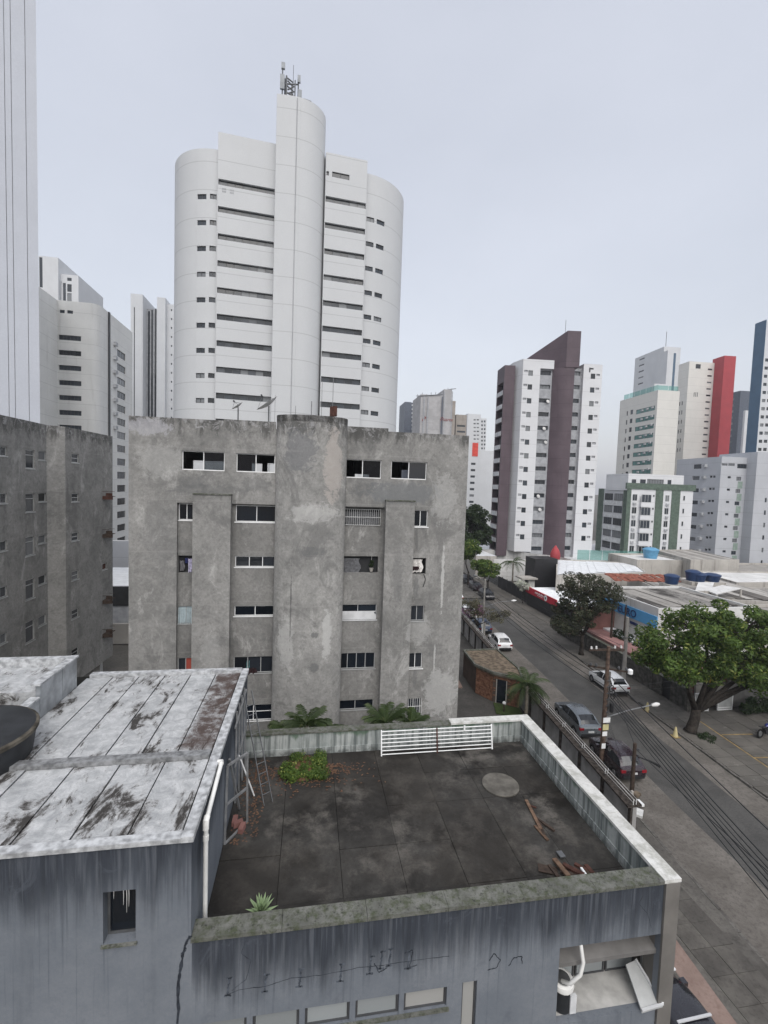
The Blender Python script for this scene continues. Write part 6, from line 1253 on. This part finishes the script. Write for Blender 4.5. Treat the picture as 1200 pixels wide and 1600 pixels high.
PROF = {
 'hatch': (1.74, .31, .70, 3.22, [(0, .44, .80, .82, .80, 0), (.05, .28, .90, .94, .93, 0), (.20, .22, .98, 1.03, .98, 0), (.34, .2, .98, 1.22, .99, 1), (.56, .2, .98, 1.42, 1, 1), (1.0, .19, .97, 1.50, 1, 1), (1.62, .19, .95, 1.52, 1, 1), (1.70, .19, .95, 1.52, 1, 1), (2.2, .19, .94, 1.49, 1, 1), (2.55, .19, .94, 1.31, 1, 1), (2.95, .2, .95, 1.04, 1, 0), (3.1, .2, .94, .98, 1, 0), (3.55, .22, .87, .91, .97, 0), (3.85, .26, .74, .79, .9, 0), (3.98, .4, .58, .61, .74, 0)]),
 'suv': (1.80, .34, .78, 3.45, [(0, .46, .86, .88, .82, 0), (.05, .3, .98, 1.02, .94, 0), (.22, .25, 1.05, 1.10, .98, 0), (.46, .22, 1.05, 1.30, .99, 1), (.86, .22, 1.05, 1.52, 1, 1), (1.3, .22, 1.04, 1.58, 1, 1), (1.80, .22, 1.03, 1.60, 1, 1), (1.88, .22, 1.03, 1.60, 1, 1), (2.45, .22, 1.02, 1.56, 1, 1), (2.8, .22, 1.02, 1.38, 1, 1), (3.2, .23, 1.03, 1.12, 1, 0), (3.35, .23, 1.02, 1.06, 1, 0), (3.85, .26, .95, .99, .97, 0), (4.15, .3, .82, .87, .9, 0), (4.28, .45, .64, .67, .76, 0)]),
 'sedan': (1.80, .32, .85, 3.5, [(0, .42, .82, .84, .82, 0), (.05, .28, .93, .97, .94, 0), (.35, .22, .98, 1.03, .98, 0), (.62, .2, .98, 1.10, .99, 1), (1.15, .19, .97, 1.40, 1, 1), (1.5, .19, .96, 1.47, 1, 1), (1.95, .19, .95, 1.49, 1, 1), (2.03, .19, .95, 1.49, 1, 1), (2.5, .19, .94, 1.44, 1, 1), (2.85, .19, .94, 1.27, 1, 1), (3.25, .2, .95, 1.04, 1, 0), (3.4, .2, .94, .98, 1, 0), (3.95, .22, .88, .92, .97, 0), (4.3, .26, .74, .79, .9, 0), (4.45, .4, .58, .61, .74, 0)])}
def make_car(name, label, kind, mat, group=None, dark_tail=False):
    Wd, wr, xr, xf, st = PROF[kind]; L_ = st[-1][0]; hw0 = Wd/2; t = empty(name, (0, 0, 0), label, 'car', group)
    def ring(s):
        x, zb, zl_, zt, wk, cab = s; hw = hw0*wk; rt = hw*(.74 if cab else .9); dz = zt-zl_; q = .10 if cab else .02
        half = [(hw*.9, zb), (hw, zb+.16), (hw*1.005, (zb+zl_)/2+.04), (hw*.965, zl_), (hw*.965+(rt-hw*.965)*(1-q/max(dz, .04) if cab else .8), zt-q*min(1, dz*3)), (rt*.86, zt-.004), (rt*.45, zt+.02), (0, zt+.025)]
        return [(x-L_/2, y, z) for y, z in half]+[(x-L_/2, -y, z) for y, z in half[-2::-1]]
    R_ = [ring(s) for s in st]; n = len(R_[0]); body = MB(); glass_ = {}
    def cell(i, j):
        a, b = st[i], st[i+1]; jj = j if j < 7 else n-2-j
        cabi = a[5] or b[5]
        if cabi and jj == 3 and min(a[3]-a[2], b[3]-b[2]) > .03 and not (a[0] in (1.62, 1.80, 1.95)): return ('side', j < 7, i < 6)
        topslope = abs(b[3]-a[3])/(b[0]-a[0])
        if cabi and jj >= 5 and topslope > .33: return ('rear' if b[3] > a[3] else 'front', 0, 0)
        return None
    for i in range(len(st)-1):
        for j in range(n-1):
            q = [R_[i][j], R_[i+1][j], R_[i+1][j+1], R_[i][j+1]]; c = cell(i, j)
            if c:
                g_ = glass_.setdefault(c, MB()); cc = sum((Vector(p) for p in q), Vector())/4; g_.add([tuple(Vector(p)*.985+cc*.015) for p in q], [(0, 1, 2, 3)])
            body.quad(*q) if not c else body.quad(*[tuple(Vector((p[0], p[1]*.985, p[2]-.008))) for p in q], 1)
    for k, e in ((0, 0), (-1, 0)): body.add(R_[k], [tuple(range(n)) if k == -1 else tuple(range(n))[::-1]])
    body.add([(a[0], a[1], a[2]) for r_ in (R_[1], R_[-2]) for a in (r_[0], r_[-1])], [(0, 2, 3, 1)], 1)
    body.build('body', [mat, 'car_trim'], t, 32, True)
    for k, m_ in glass_.items(): m_.build({'side': 'side_window', 'rear': 'rear_window', 'front': 'windscreen'}[k[0]], 'car_glass', t, 60, True)
    wm = MB(); wm.lathe([(wr*.62, -.105), (wr*.9, -.105), (wr, -.07), (wr, .07), (wr*.9, .105), (wr*.62, .105)], (0, 0, 0), 20, 0, Vector((0, 1, 0))); wm_ = wm.mesh('wheel', ['tyre'], Vector(), 40)
    rm = MB(); rm.lathe([(wr*.64, 0), (wr*.6, .03), (wr*.2, .02), (wr*.12, .04)], (0, 0, 0), 10, 0, Vector((0, 1, 0))); rm_ = rm.mesh('rim', ['rim'])
    am_ = MB(); am_.lathe([(wr*1.16, -.02), (wr*1.16, .0), (wr*.9, .004)], (0, 0, 0), 20, 0, Vector((0, 1, 0))); am2 = am_.mesh('wheel_arch', ['car_trim'])
    for x in (xr, xf):
        for sg in (-1, 1):
            wo_ = link('wheel', wm_, t, (x-L_/2, sg*(hw0-.09), wr)); ro = link('rim', rm_, wo_, (0, sg*.085, 0), 0 if sg > 0 else math.pi); link('wheel_arch', am2, t, (x-L_/2, sg*(hw0+.003), wr+.02), 0 if sg > 0 else math.pi)
    zt = st[1][2]
    for sg in (-1, 1):
        MB().box(-L_/2-.012, -L_/2+.2, *sorted((sg*hw0*.60, sg*hw0*.945)), zt-.20, zt-.03).build('tail_light', 'tail_red', t)
        MB().box(L_/2-.32, L_/2-.10, *sorted((sg*hw0*.52, sg*hw0*.86)), st[-2][2]-.12, st[-2][2]+.01).build('headlight', 'lamp_clear', t)
        xm = [s[0] for s in st if s[5]][-1]; MB().box(xm-L_/2-.12, xm-L_/2+.08, *sorted((sg*hw0*.97, sg*(hw0+.17))), st[9][2]+.0, st[9][2]+.14).build('mirror', mat, t)
        MB().box(xr+.5-L_/2, xf-.5-L_/2, *sorted((sg*hw0*.93, sg*(hw0+.012))), .2, .32).build('sill_trim', 'car_trim', t)
    MB().box(-L_/2-.03, -L_/2+.15, -hw0*.8, hw0*.8, .34, .52).build('rear_bumper', 'car_trim', t); MB().box(-L_/2-.036, -L_/2-.0, -.22, .22, .60, .72).build('number_plate', 'plate', t)
    MB().tube([(-L_/2+.75, 0, st[4][3]+.02), (-L_/2+.62, 0, st[4][3]+.14)], [.02, .006], 5).build('roof_antenna', 'car_trim', t)
    return t
def put(o, x, y, rz, z=.005): o.location = (x, y, z); o.rotation_euler = (0, 0, rz); return o
UPS = R(90)-.078
put(make_car('parked_car', 'silver grey crossover parked nearest the palm on the left kerb', 'suv', 'paint_silver', 'cars on the street'), 20.72, 31.15, UPS)
put(make_car('parked_car', 'black plum sedan parked behind the utility pole', 'hatch', 'paint_plum', 'cars on the street'), 20.45, 26.25, UPS)
put(make_car('driving_car', 'white hatchback driving up the right lane past the concrete pole', 'hatch', 'paint_white', 'cars on the street'), 27.75, 37.2, UPS+.03)
cw = put(make_car('parked_car', 'white hatchback parked by the pink flowering tree', 'hatch', 'paint_white', 'cars on the street'), 21.95, 48.4, UPS)
put(make_car('parked_car', 'dull blue car half hidden behind the flowering tree', 'hatch', 'paint_blue', 'cars on the street'), 22.0, 54.2, UPS)
put(make_car('parked_car', 'small white suv parked far up beside the pink bush', 'suv', 'paint_white', 'cars on the street'), 22.3, 60.5, UPS)
put(make_car('parked_car', 'white car just showing past the corner of the grey flats', 'hatch', 'paint_white', 'cars on the street'), 23.6, 69.5, UPS)
put(make_car('parked_car', 'nearest of the dark cars parked on the far right kerb', 'hatch', 'paint_black', 'cars on the street'), 29.3, 70.5, UPS+math.pi)
put(make_car('parked_car', 'middle of the dark cars parked on the far right kerb', 'hatch', 'paint_plum', 'cars on the street'), 29.7, 76.5, UPS+math.pi)
put(make_car('parked_car', 'farthest of the dark cars parked on the far right kerb', 'sedan', 'paint_black', 'cars on the street'), 30.2, 82.5, UPS+math.pi)
bc = put(make_car('parked_car', 'black car with bright roof bars parked below the loggia', 'sedan', 'paint_black', 'cars on the street'), 12.25, 12.2, R(92), .13)
for x in (-.75, .62): MB().box(x-.035, x+.035, -.62, .62, 1.53, 1.57).build('roof_bar', 'lamp_clear', bc)
# ---------------------------------------------------------------- motorcycle
mo = empty('motorcycle', (0, 0, 0), 'blue and black motorcycle parked at the right edge of the lot', 'motorcycle')
for x, nm in ((-.68, 'wheel'), (.70, 'wheel')):
    mb = MB(); pr = [(.30+.055*math.cos(R(a)), .055*math.sin(R(a))) for a in range(0, 361, 30)]; mb.lathe(pr, (x, 0, .33), 24, 0, Vector((0, 1, 0))); wo_ = mb.build(nm, 'tyre', mo, 60); MB().lathe([(.2, -.03), (.22, 0), (.2, .03), (.05, .05)], (x, 0, .33), 12, 0, Vector((0, 1, 0))).build('rim', 'steel_grey', wo_)
MB().tube([(-.68, .09, .33), (-.2, .1, .42), (.05, .1, .5)], .035, 6).build('swing_arm', 'steel_grey', mo)
for s_ in (-.09, .09): MB().tube([(.70, s_, .33), (.52, s_, .9)], .028, 6).build('fork', 'steel_grey', mo)
MB().obox((.02, 0, .48), (.26, 0, .02), (0, .14, 0), (-.02, 0, .17)).build('engine', 'car_trim', mo)
mb = MB(); 
for (x, z, hx, hy) in (): pass
def blob(name, secs, mat):             # lofted body panel: (x, z centre, half width, half height)
    mb = MB(); n = 10; k0 = 0
    for x, z, w_, h in secs: mb.v += [(x, w_*math.cos(2*math.pi*j/n), z+h*math.sin(2*math.pi*j/n)) for j in range(n)]
    for i in range(len(secs)-1):
        for j in range(n): mb.f.append([i*n+j, i*n+(j+1) % n, (i+1)*n+(j+1) % n, (i+1)*n+j]); mb.mi.append(0)
    mb.f.append(list(range(n))); mb.mi.append(0); mb.f.append([(len(secs)-1)*n+j for j in range(n)]); mb.mi.append(0); return mb.build(name, mat, mo, 60)
blob('fuel_tank', [(-.12, .78, .08, .05), (.0, .83, .15, .11), (.2, .86, .17, .14), (.38, .83, .14, .10), (.46, .8, .08, .05)], 'paint_moto')
blob('fairing', [(.25, .62, .14, .16), (.45, .72, .2, .22), (.62, .85, .18, .18), (.78, .9, .08, .08)], 'paint_moto')
blob('seat', [(-.62, .84, .06, .03), (-.4, .8, .12, .05), (-.1, .77, .11, .05)], 'car_trim'); blob('tail', [(-.95, .95, .03, .02), (-.75, .9, .09, .05), (-.45, .78, .1, .07), (-.2, .7, .1, .08)], 'car_trim')
MB().tube([(.5, -.32, 1.0), (.52, 0, .98), (.5, .32, 1.0)], .018, 6).build('handlebar', 'car_trim', mo); MB().tube([(-.05, .15, .3), (-.5, .2, .36), (-.75, .2, .45)], [.03, .05, .055], 8).build('exhaust', 'steel_grey', mo)
MB().quad((.72, -.1, .98), (.72, .1, .98), (.56, .12, 1.12), (.56, -.12, 1.12)).build('windshield', 'car_glass', mo); MB().box(.08, .22, -.178, -.172, .8, .92).build('tank_decal', 'white_paint', mo)
mp_ = at_z(1190, 1151, .13); put(mo, mp_.x+.35, mp_.y, R(12), .13)
for i, (px, py) in enumerate(((1055, 1151), (1011, 1111))):
    p = at_z(px, py, .0); c = empty('traffic_cone', p, ['faded yellow cone at the kerb by the big tree', 'faded yellow cone further up the right kerb'][i], 'cone', 'kerb cones'); MB().lathe([(.2, .04), (.17, .1), (.11, .45), (.06, .72), (.04, .75)], p, 12).build('cone_body', 'mural_pale', c, 40); MB().box(p.x-.25, p.x+.25, p.y-.25, p.y+.25, 0.01, .045).build('base', 'line_yellow', c)
# ================================================================ poles, lamps and cables
def pole(name, label, x, y, h, r, mat, cat='utility pole', grp='street poles'):
    t = empty(name, (x, y, 0), label, cat, grp); MB().tube([(x, y, 0), (x, y, h*.5), (x, y, h)], [r, r*.85, r*.68], 10).build('shaft', mat, t, 40); return t
p1 = Vector((19.55, 26.35, 0)); m1 = pole('utility_pole', 'old wooden utility pole with crossarms and posters beside the black plum sedan', p1.x, p1.y, 8.0, .17, 'pole_brown')
MB().tube([(p1.x+.32, p1.y+.2, 0), (p1.x+.32, p1.y+.2, 6.2)], [.12, .1], 8).build('second_post', 'pole_grey', m1)
MB().beam((p1.x-1.3, p1.y+.15, 7.75), (p1.x+1.1, p1.y-.05, 7.75), .11, .13).build('crossarm', 'timber_dark', m1)
MB().beam((p1.x-1.0, p1.y+.6, 6.5), (p1.x+1.1, p1.y-.5, 6.45), .09, .1).build('crossarm', 'timber_dark', m1)
for dx in (-1.2, -.85, .5, .95): MB().lathe([(.05, 0), (.075, .06), (.045, .1), (.07, .15), (.03, .2)], (p1.x+dx, p1.y+.05, 7.82), 8).build('insulator', 'dish_grey', m1)
for dx in (-.9, -.6, .6, 1.0): MB().lathe([(.06, 0), (.09, .1), (.05, .2)], (p1.x+dx, p1.y-dx*.5, 6.55), 8).build('insulator', 'frame_dark', m1)
MB().lathe([(.16, 0), (.16, .25), (.1, .3)], (p1.x+1.25, p1.y-.55, 6.35), 10).build('photocell', 'white_paint', m1)
for z, w_, h, m in ((2.95, .5, .34, 'white_paint'), (2.45, .42, .38, 'poster_yellow'), (2.05, .34, .3, 'white_paint'), (1.2, .28, .34, 'white_paint')):
    MB().box(p1.x-.2, p1.x-.2+w_, p1.y-.2, p1.y-.185, z, z+h).build('poster', m, m1)
for k in range(6): z = 3.6+k*.42; MB().lathe([(.2, 0), (.22, .02), (.22, .06), (.2, .08)], (p1.x+.08, p1.y+.04, z), 10).build('cable_clamp', 'frame_dark', m1)
MB().lathe([(.12, 0), (.13, .05), (.13, .5), (.1, .55)], (p1.x+.42, p1.y-.1, 3.6), 10).build('splice_box', 'car_trim', m1)
for s_, off in ((1, .0), (-1, .12)): MB().tube([(p1.x+.25+off+.16*math.cos(a), p1.y-.22, 5.0+s_*.25+.22*math.sin(a)) for a in [R(k*30) for k in range(13)]], .03, 5).build('cable_coil', 'car_trim', m1)
lp = at_y(1024, 1101, 26.0); la = at_y(955, 1121, 26.3)
MB().tube([(p1.x+.1, p1.y, la.z), ((p1.x+lp.x)/2, 26.2, (la.z+lp.z)/2+.06), (lp.x-.2, 26.0, lp.z)], .04, 7).build('lamp_arm', 'steel_grey', m1); MB().lathe([(.02, -.3), (.11, -.2), (.14, .1), (.06, .3)], (lp.x, 26, lp.z), 10, 0, Vector((1, 0, .12))).build('lamp_head', 'dish_grey', m1, 40)
m2 = pole('utility_pole', 'short dark pole with cable bundles at the wall corner nearest the terrace', 17.75, 21.3, 4.5, .13, 'timber_dark')
for z in (3.4, 3.75, 4.1): MB().lathe([(.05, 0), (.07, .05), (.05, .12)], (17.95, 21.25, z), 8).build('insulator', 'frame_dark', m2)
MB().tube([(17.9, 21.2, 3.8), (18.5, 21.1, 3.6), (19.1, 21.0, 3.3)], [.03, .05, .08], 6).build('cable_splice', 'car_trim', m2)
MB().box(17.5, 17.62, 21.0, 21.1, 0, 2.0).build('conduit', 'plaster_old', m2)
m3 = pole('utility_pole', 'pale concrete pole rising behind the moving white hatchback', 28.55, 36.2, 6.9, .2, 'pole_concrete'); MB().box(28.3, 28.8, 36.05, 36.1, 5.0, 5.1).build('bracket', 'steel_grey', m3)
pole('utility_pole', 'dark wooden pole on the right sidewalk, left of two', 33.0, 44.2, 5.9, .15, 'timber_dark'); pole('utility_pole', 'dark slim leaning pole on the right sidewalk, right of two', 34.3, 44.0, 5.9, .1, 'timber_dark').rotation_euler = (0, R(1.5), 0)
m5 = pole('street_lamp', 'tall street lamp post with a double bracket up the left sidewalk', 21.35, 52, 7.1, .13, 'pole_concrete', 'street lamp')
for dx, dz in ((-1.2, .55), (.5, .6)): MB().tube([(21.35, 52, 6.8), (21.35+dx*.5, 52, 6.95+dz*.2), (21.35+dx, 52, 6.9+dz)], .05, 6).build('lamp_arm', 'steel_grey', m5)
MB().lathe([(.05, -.25), (.14, -.1), (.14, .15), (.05, .3)], (20.1, 52, 7.45), 10, 0, Vector((-1, 0, .3))).build('lamp_head', 'steel_grey', m5)
MB().tube([(21.4, 52, 3.6), (23.2, 51.6, 4.3), (24.6, 51.4, 4.5)], .035, 6).build('lamp_arm', 'steel_grey', m5); MB().lathe([(.03, -.3), (.11, -.1), (.11, .15), (.03, .35)], (24.9, 51.4, 4.52), 10, 0, Vector((1, 0, .05))).build('lamp_head', 'white_paint', m5)
for i, (dx, r, m) in enumerate(((0, .12, 'white_paint'), (.14, .1, 'plaster_old'))): MB().tube([(21.1+dx, 51.5-i*.3, 0), (21.1+dx, 51.5-i*.3, 1.9)], r, 8).build('meter_post', m, m5)
m6 = pole('street_lamp', 'pale far lamp post at the end of the street', 30.4, 79, 7.5, .12, 'pole_concrete', 'street lamp')
def cable(a, b, sag, label, r=.02):
    a, b = Vector(a), Vector(b); mb = MB(); mb.tube([a.lerp(b, i/14)-Vector((0, 0, sag*4*(i/14)*(1-i/14))) for i in range(15)], r, 5); mset(mb.build('overhead_cable', 'car_trim'), label, 'cable', 'overhead cables along the street')
far = Vector((21.35, 52, 0))
near = lambda px, py, X: at_x(px, py, X)
def fwd(a, p, k=1.6): return a+(p-a)*k
for i, (z, py, X, r) in enumerate(((5.9, 1292, 19.2, .028), (5.2, 1340, 18.3, .03), (5.0, 1352, 18.2, .025), (4.8, 1362, 18.1, .022), (4.6, 1372, 18.0, .03), (4.4, 1385, 17.9, .028), (4.2, 1400, 17.8, .022))):
    a = Vector((p1.x+.35, p1.y, z)); cable(a, fwd(a, near(1200, py, X)), .12, ['highest and outermost', 'second', 'third', 'fourth', 'fifth', 'sixth', 'innermost'][i]+' of seven overhead cables fanning from the wooden pole to the lower right', r)
for i, (z, z2, dx) in enumerate(((5.9, 5.6, .3), (5.5, 5.2, .35), (5.0, 4.9, .2), (4.6, 4.5, .1))):
    cable((p1.x+.3+.1*i, p1.y, z), (far.x+dx, far.y, z2), .5, ['highest', 'second highest', 'third highest', 'lowest'][i]+' of four thick cables running from the wooden pole up the street', .022); cable((far.x+dx, far.y, z2), (24.6, 100, z2+1), .6, ['highest', 'second highest', 'third highest', 'lowest'][i]+' of four cables leading away beyond the far lamp post', .02)
for i, dx in enumerate((-1.2, .5, .95)): cable((p1.x+dx, p1.y, 8.02), (far.x+dx, far.y, 7.2), .3, ['leftmost', 'middle', 'rightmost'][i]+' of three thin power lines from the top crossarm up the street', .012)
cable((p1.x+.4, p1.y-.1, 5.4), (17.8, 21.3, 4.3), .1, 'service cable between the wooden pole and the short dark pole', .02); cable((17.8, 21.3, 4.2), (17.0, 8, 4.2), .2, 'service cable leaving the short dark pole', .02)
cable((p1.x+.4, p1.y, 5.2), (40, 32.6, 4.0), .3, 'thin service line crossing to the parking lot', .012); cable((p1.x+.4, p1.y, 5.0), (41, 30, 4.4), .35, 'second thin service line crossing the street', .01); cable((28.55, 36.2, 6.2), (34, 31, 3.4), .1, 'service line from the concrete pole down past the big tree', .012)
for i in range(3): cable((p1.x+.2, p1.y-.1, 3.2-.3*i), (19.9+.2*i, 23.9, .1), .05, ['nearest', 'middle', 'outermost'][i]+' of three slack drop wires hanging from the wooden pole', .008)
# ================================================================ rooftop things on the grey flats
ZG = 20.5; 
def dish(px, py, Y, r, label, mat='dish_grey'):
    p = at_y(px, py, Y); t = empty('satellite_dish', (p.x, p.y, ZG), label, 'satellite dish'); ax = Vector((-.55, -.15, .75)).normalized()
    mb = MB(); n = 18; Qt = ax.to_track_quat('Z', 'Y'); k = 5; mb.lathe([(r*.02, 0), (r*.35, r*.035), (r*.7, r*.13), (r, r*.26), (r*1.01, r*.27), (r*.7, r*.15), (r*.02, .02)], p, n, 0, ax); mb.build('reflector', mat, t, 60)
    MB().tube([(p.x, p.y+.05, ZG), (p.x, p.y+.05, p.z)], .04, 6).build('mount', 'steel_grey', t); f = p+ax*r*.9
    for a in (0, 2.1, 4.2): q = p+(Qt @ Vector((r*.95*math.cos(a), r*.95*math.sin(a), r*.25))); MB().tube([q, f], .012, 4).build('feed_strut', 'steel_grey', t)
    MB().lathe([(.05, 0), (.05, .12)], f, 8, 0, ax).build('feed_horn', 'frame_dark', t)
dish(420, 634, 29, .75, 'large satellite dish on the roof of the grey flats left of the stair tower'); dish(372, 636, 28.5, .38, 'small dish frame on the roof edge left of the large satellite dish')
t = empty('roof_mast', (0, 28, ZG), 'cluster of thin aerial masts on the grey flats behind the stair tower', 'aerial')
for px, y0, r in ((521, 590, .018), (503.5, 597, .015), (487, 627, .025), (430, 617, .01), (462, 634, .015)): p = at_y(px, y0, 29); MB().tube([(p.x, p.y, ZG), p], r, 5).build('mast', 'steel_grey', t)
p = at_y(521, 643, 29); mset(MB().obox(p, (.22, 0, .03), (0, .18, 0), (0, 0, .3)).build('rusty_box', 'rust'), 'small rusty box on the roof behind the stair tower', 'box')
# ---------------------------------------------------------------- washing and fittings in the windows
def cloth(px0, py0, px1, py1, Y, mat, label, cat='laundry', grp='washing in the windows', wav=.05, name='hanging_cloth'):
    a, b = at_y(px0, py0, Y), at_y(px1, py1, Y); mb = MB(); nx, nz = 8, 6; W_ = b.x-a.x; H_ = a.z-b.z
    P_ = [[(a.x+W_*(i/nx)*(1-.08*math.sin(j*1.3)), Y+wav*math.sin(i*1.7+j*.4), a.z-H_*(j/nz)-(.03*math.sin(i*2.1) if j == nz else 0)) for i in range(nx+1)] for j in range(nz+1)]
    for j in range(nz):
        for i in range(nx): mb.quad(P_[j+1][i], P_[j+1][i+1], P_[j][i+1], P_[j][i])
    mset(mb.build(name, mat, None, 60, True), label, cat, grp)
Yw = GY+rc+.1
for (a, m, l) in (((281, 876, 288, 892), 'cloth_grey', 'grey patterned shirt hanging in the third row left window'), ((289, 872, 294, 880), 'cloth_blue', 'dark blue garment hanging between two shirts in the left window'), ((294, 873, 301.5, 894), 'cloth_lilac', 'pale lilac shirt hanging in the third row left window')): cloth(*a, Yw, m, l)
cloth(384, 1032, 391, 1046, Yw, 'cloth_teal', 'teal garment hanging out of the fifth row window'); cloth(387, 1044, 401, 1053, Yw-.12, 'cloth_dark', 'dark red garment draped on the fifth row sill')
cloth(644, 874, 660, 894, GY+.08, 'cloth_white', 'white towel with a dark stripe in the third row right window'); cloth(645, 885, 656, 891, GY+.02, 'cloth_dark', 'dark folded garment over the white towel')
cloth(536, 872, 562, 895, Yw+.02, 'cloth_tarp', 'grey translucent tarp stretched in the third row window', 'tarp', None, .03, 'window_tarp')
cloth(538, 799, 594, 820, Yw+.06, 'cloth_tarp', 'crumpled plastic sheet behind the barred second row window', 'tarp', None, .06, 'window_tarp')
cloth(290, 1031.5, 300.5, 1055, GY+rc+.1, 'curtain_red', 'red curtain in the fifth row left window', 'curtain', None, .02, 'curtain'); cloth(650, 1023, 658, 1043, GY+.17, 'curtain_cream', 'cream curtain in the fifth row right window', 'curtain', None, .02, 'curtain'); cloth(636, 1093, 643, 1114, GY+.17, 'curtain_cream', 'pale patterned curtain in the lowest right window', 'curtain', None, .02, 'curtain'); cloth(643.5, 1093, 652, 1114, GY+.165, 'curtain_red', 'dark red curtain in the lowest right window', 'curtain', None, .02, 'curtain')
cloth(532.5, 955, 588, 969.5, Yw-.05, 'panel_pale', 'pale ribbed panel closing the fourth row right window', 'panel', None, .004, 'window_panel')
a, b = at_y(536, 795, GY+rc-.05), at_y(594, 821, GY+rc-.05)
gr_ = empty('window_grille', (a.x, a.y, b.z), 'white security grille over the second row window right of the stair tower', 'grille')
for i in range(19): x = a.x+(b.x-a.x)*i/18; MB().tube([(x, a.y, b.z), (x, a.y, a.z)], .014, 5).build('bar', 'alu_frame', gr_)
for z in (b.z, a.z, (a.z+b.z)/2): MB().tube([(a.x, a.y, z), (b.x, a.y, z)], .016, 5).build('rail', 'alu_frame', gr_)
a, b = at_y(635, 1092, GY-.03), at_y(658, 1115, GY-.03); gr2 = empty('window_grille', (a.x, a.y, b.z), 'white security grille over the lowest right window', 'grille')
for i in range(8): x = a.x+(b.x-a.x)*i/7; MB().tube([(x, a.y, b.z), (x, a.y, a.z)], .012, 5).build('bar', 'white_paint', gr2)
MB().tube([(a.x, a.y, (a.z+b.z)/2), (b.x, a.y, (a.z+b.z)/2)], .014, 5).build('rail', 'white_paint', gr2)
a, b = at_y(276, 950, GY+rc-.02), at_y(302, 975, GY+rc-.02); gr3 = empty('window_grille', (a.x, a.y, b.z), 'pale vertical slat screen over the fourth row left window', 'grille')
for i in range(9): x = a.x+(b.x-a.x)*i/8; MB().box(x-.02, x+.02, a.y, a.y+.02, b.z, a.z).build('slat', 'blind_blue', gr3)
p = at_y(580, 893, GY+rc+.05); pp = empty('hanging_planter', p, 'potted plant hanging in the third row window beside the tarp', 'plant'); MB().lathe([(.08, 0), (.13, .2), (.14, .22)], p, 10).build('pot', 'plaster_old', pp); mb = MB(); leaf_cloud(mb, [(p+Vector((0, 0, .4)), .16), (p+Vector((.03, 0, .6)), .12)], 160, .05, rng); mb.build('foliage', 'leaf_deep', pp); MB().tube([p+Vector((0, 0, .7)), p+Vector((0, 0, 1.0))], .01, 4).build('cord', 'dish_grey', pp)
MB().tube([at_y(662, 897, GY-.02), at_y(665, 905, GY-.03), at_y(661, 917, GY-.02)], .02, 5).build('loose_cable', 'car_trim', gb)
sp_ = at_y(1000, 1300, 20.6)
# scattered stones and pale debris on the sidewalk by the short pole
for i, (px, py, s_, m) in enumerate(((994, 1257, .22, 'white_paint'), (994, 1243, .16, 'roof_tan'), (998, 1272, .2, 'plaster_white'))):
    p = at_z(px, py, .13); a = .4*i; mset(MB().obox((p.x, p.y, .2), (s_*1.6*math.cos(a), s_*1.6*math.sin(a), 0), (-s_*math.sin(a), s_*math.cos(a), 0), (0, 0, .07)).build('rubble', m), ['white slab piece on the kerb by the short dark pole', 'rounded brown stone by the short dark pole', 'pale board lying by the short dark pole'][i], 'rubble')
# ================================================================ damp air between the towers
hz = MB().box(-420, 420, -60, 520, -1.2, 125).build('haze', [], kind='stuff')
hm = bpy.data.materials.new('haze_air'); hm.use_nodes = True; ht_ = hm.node_tree; ht_.nodes.clear(); pv_ = ht_.nodes.new('ShaderNodeVolumePrincipled'); pv_.inputs['Color'].default_value = (.86, .89, .95, 1); pv_.inputs['Density'].default_value = .0004; pv_.inputs['Anisotropy'].default_value = .2
om = ht_.nodes.new('ShaderNodeOutputMaterial'); ht_.links.new(pv_.outputs[0], om.inputs['Volume']); hz.data.materials.append(hm); mset(hz, 'thin damp haze lying over the whole district', 'haze')
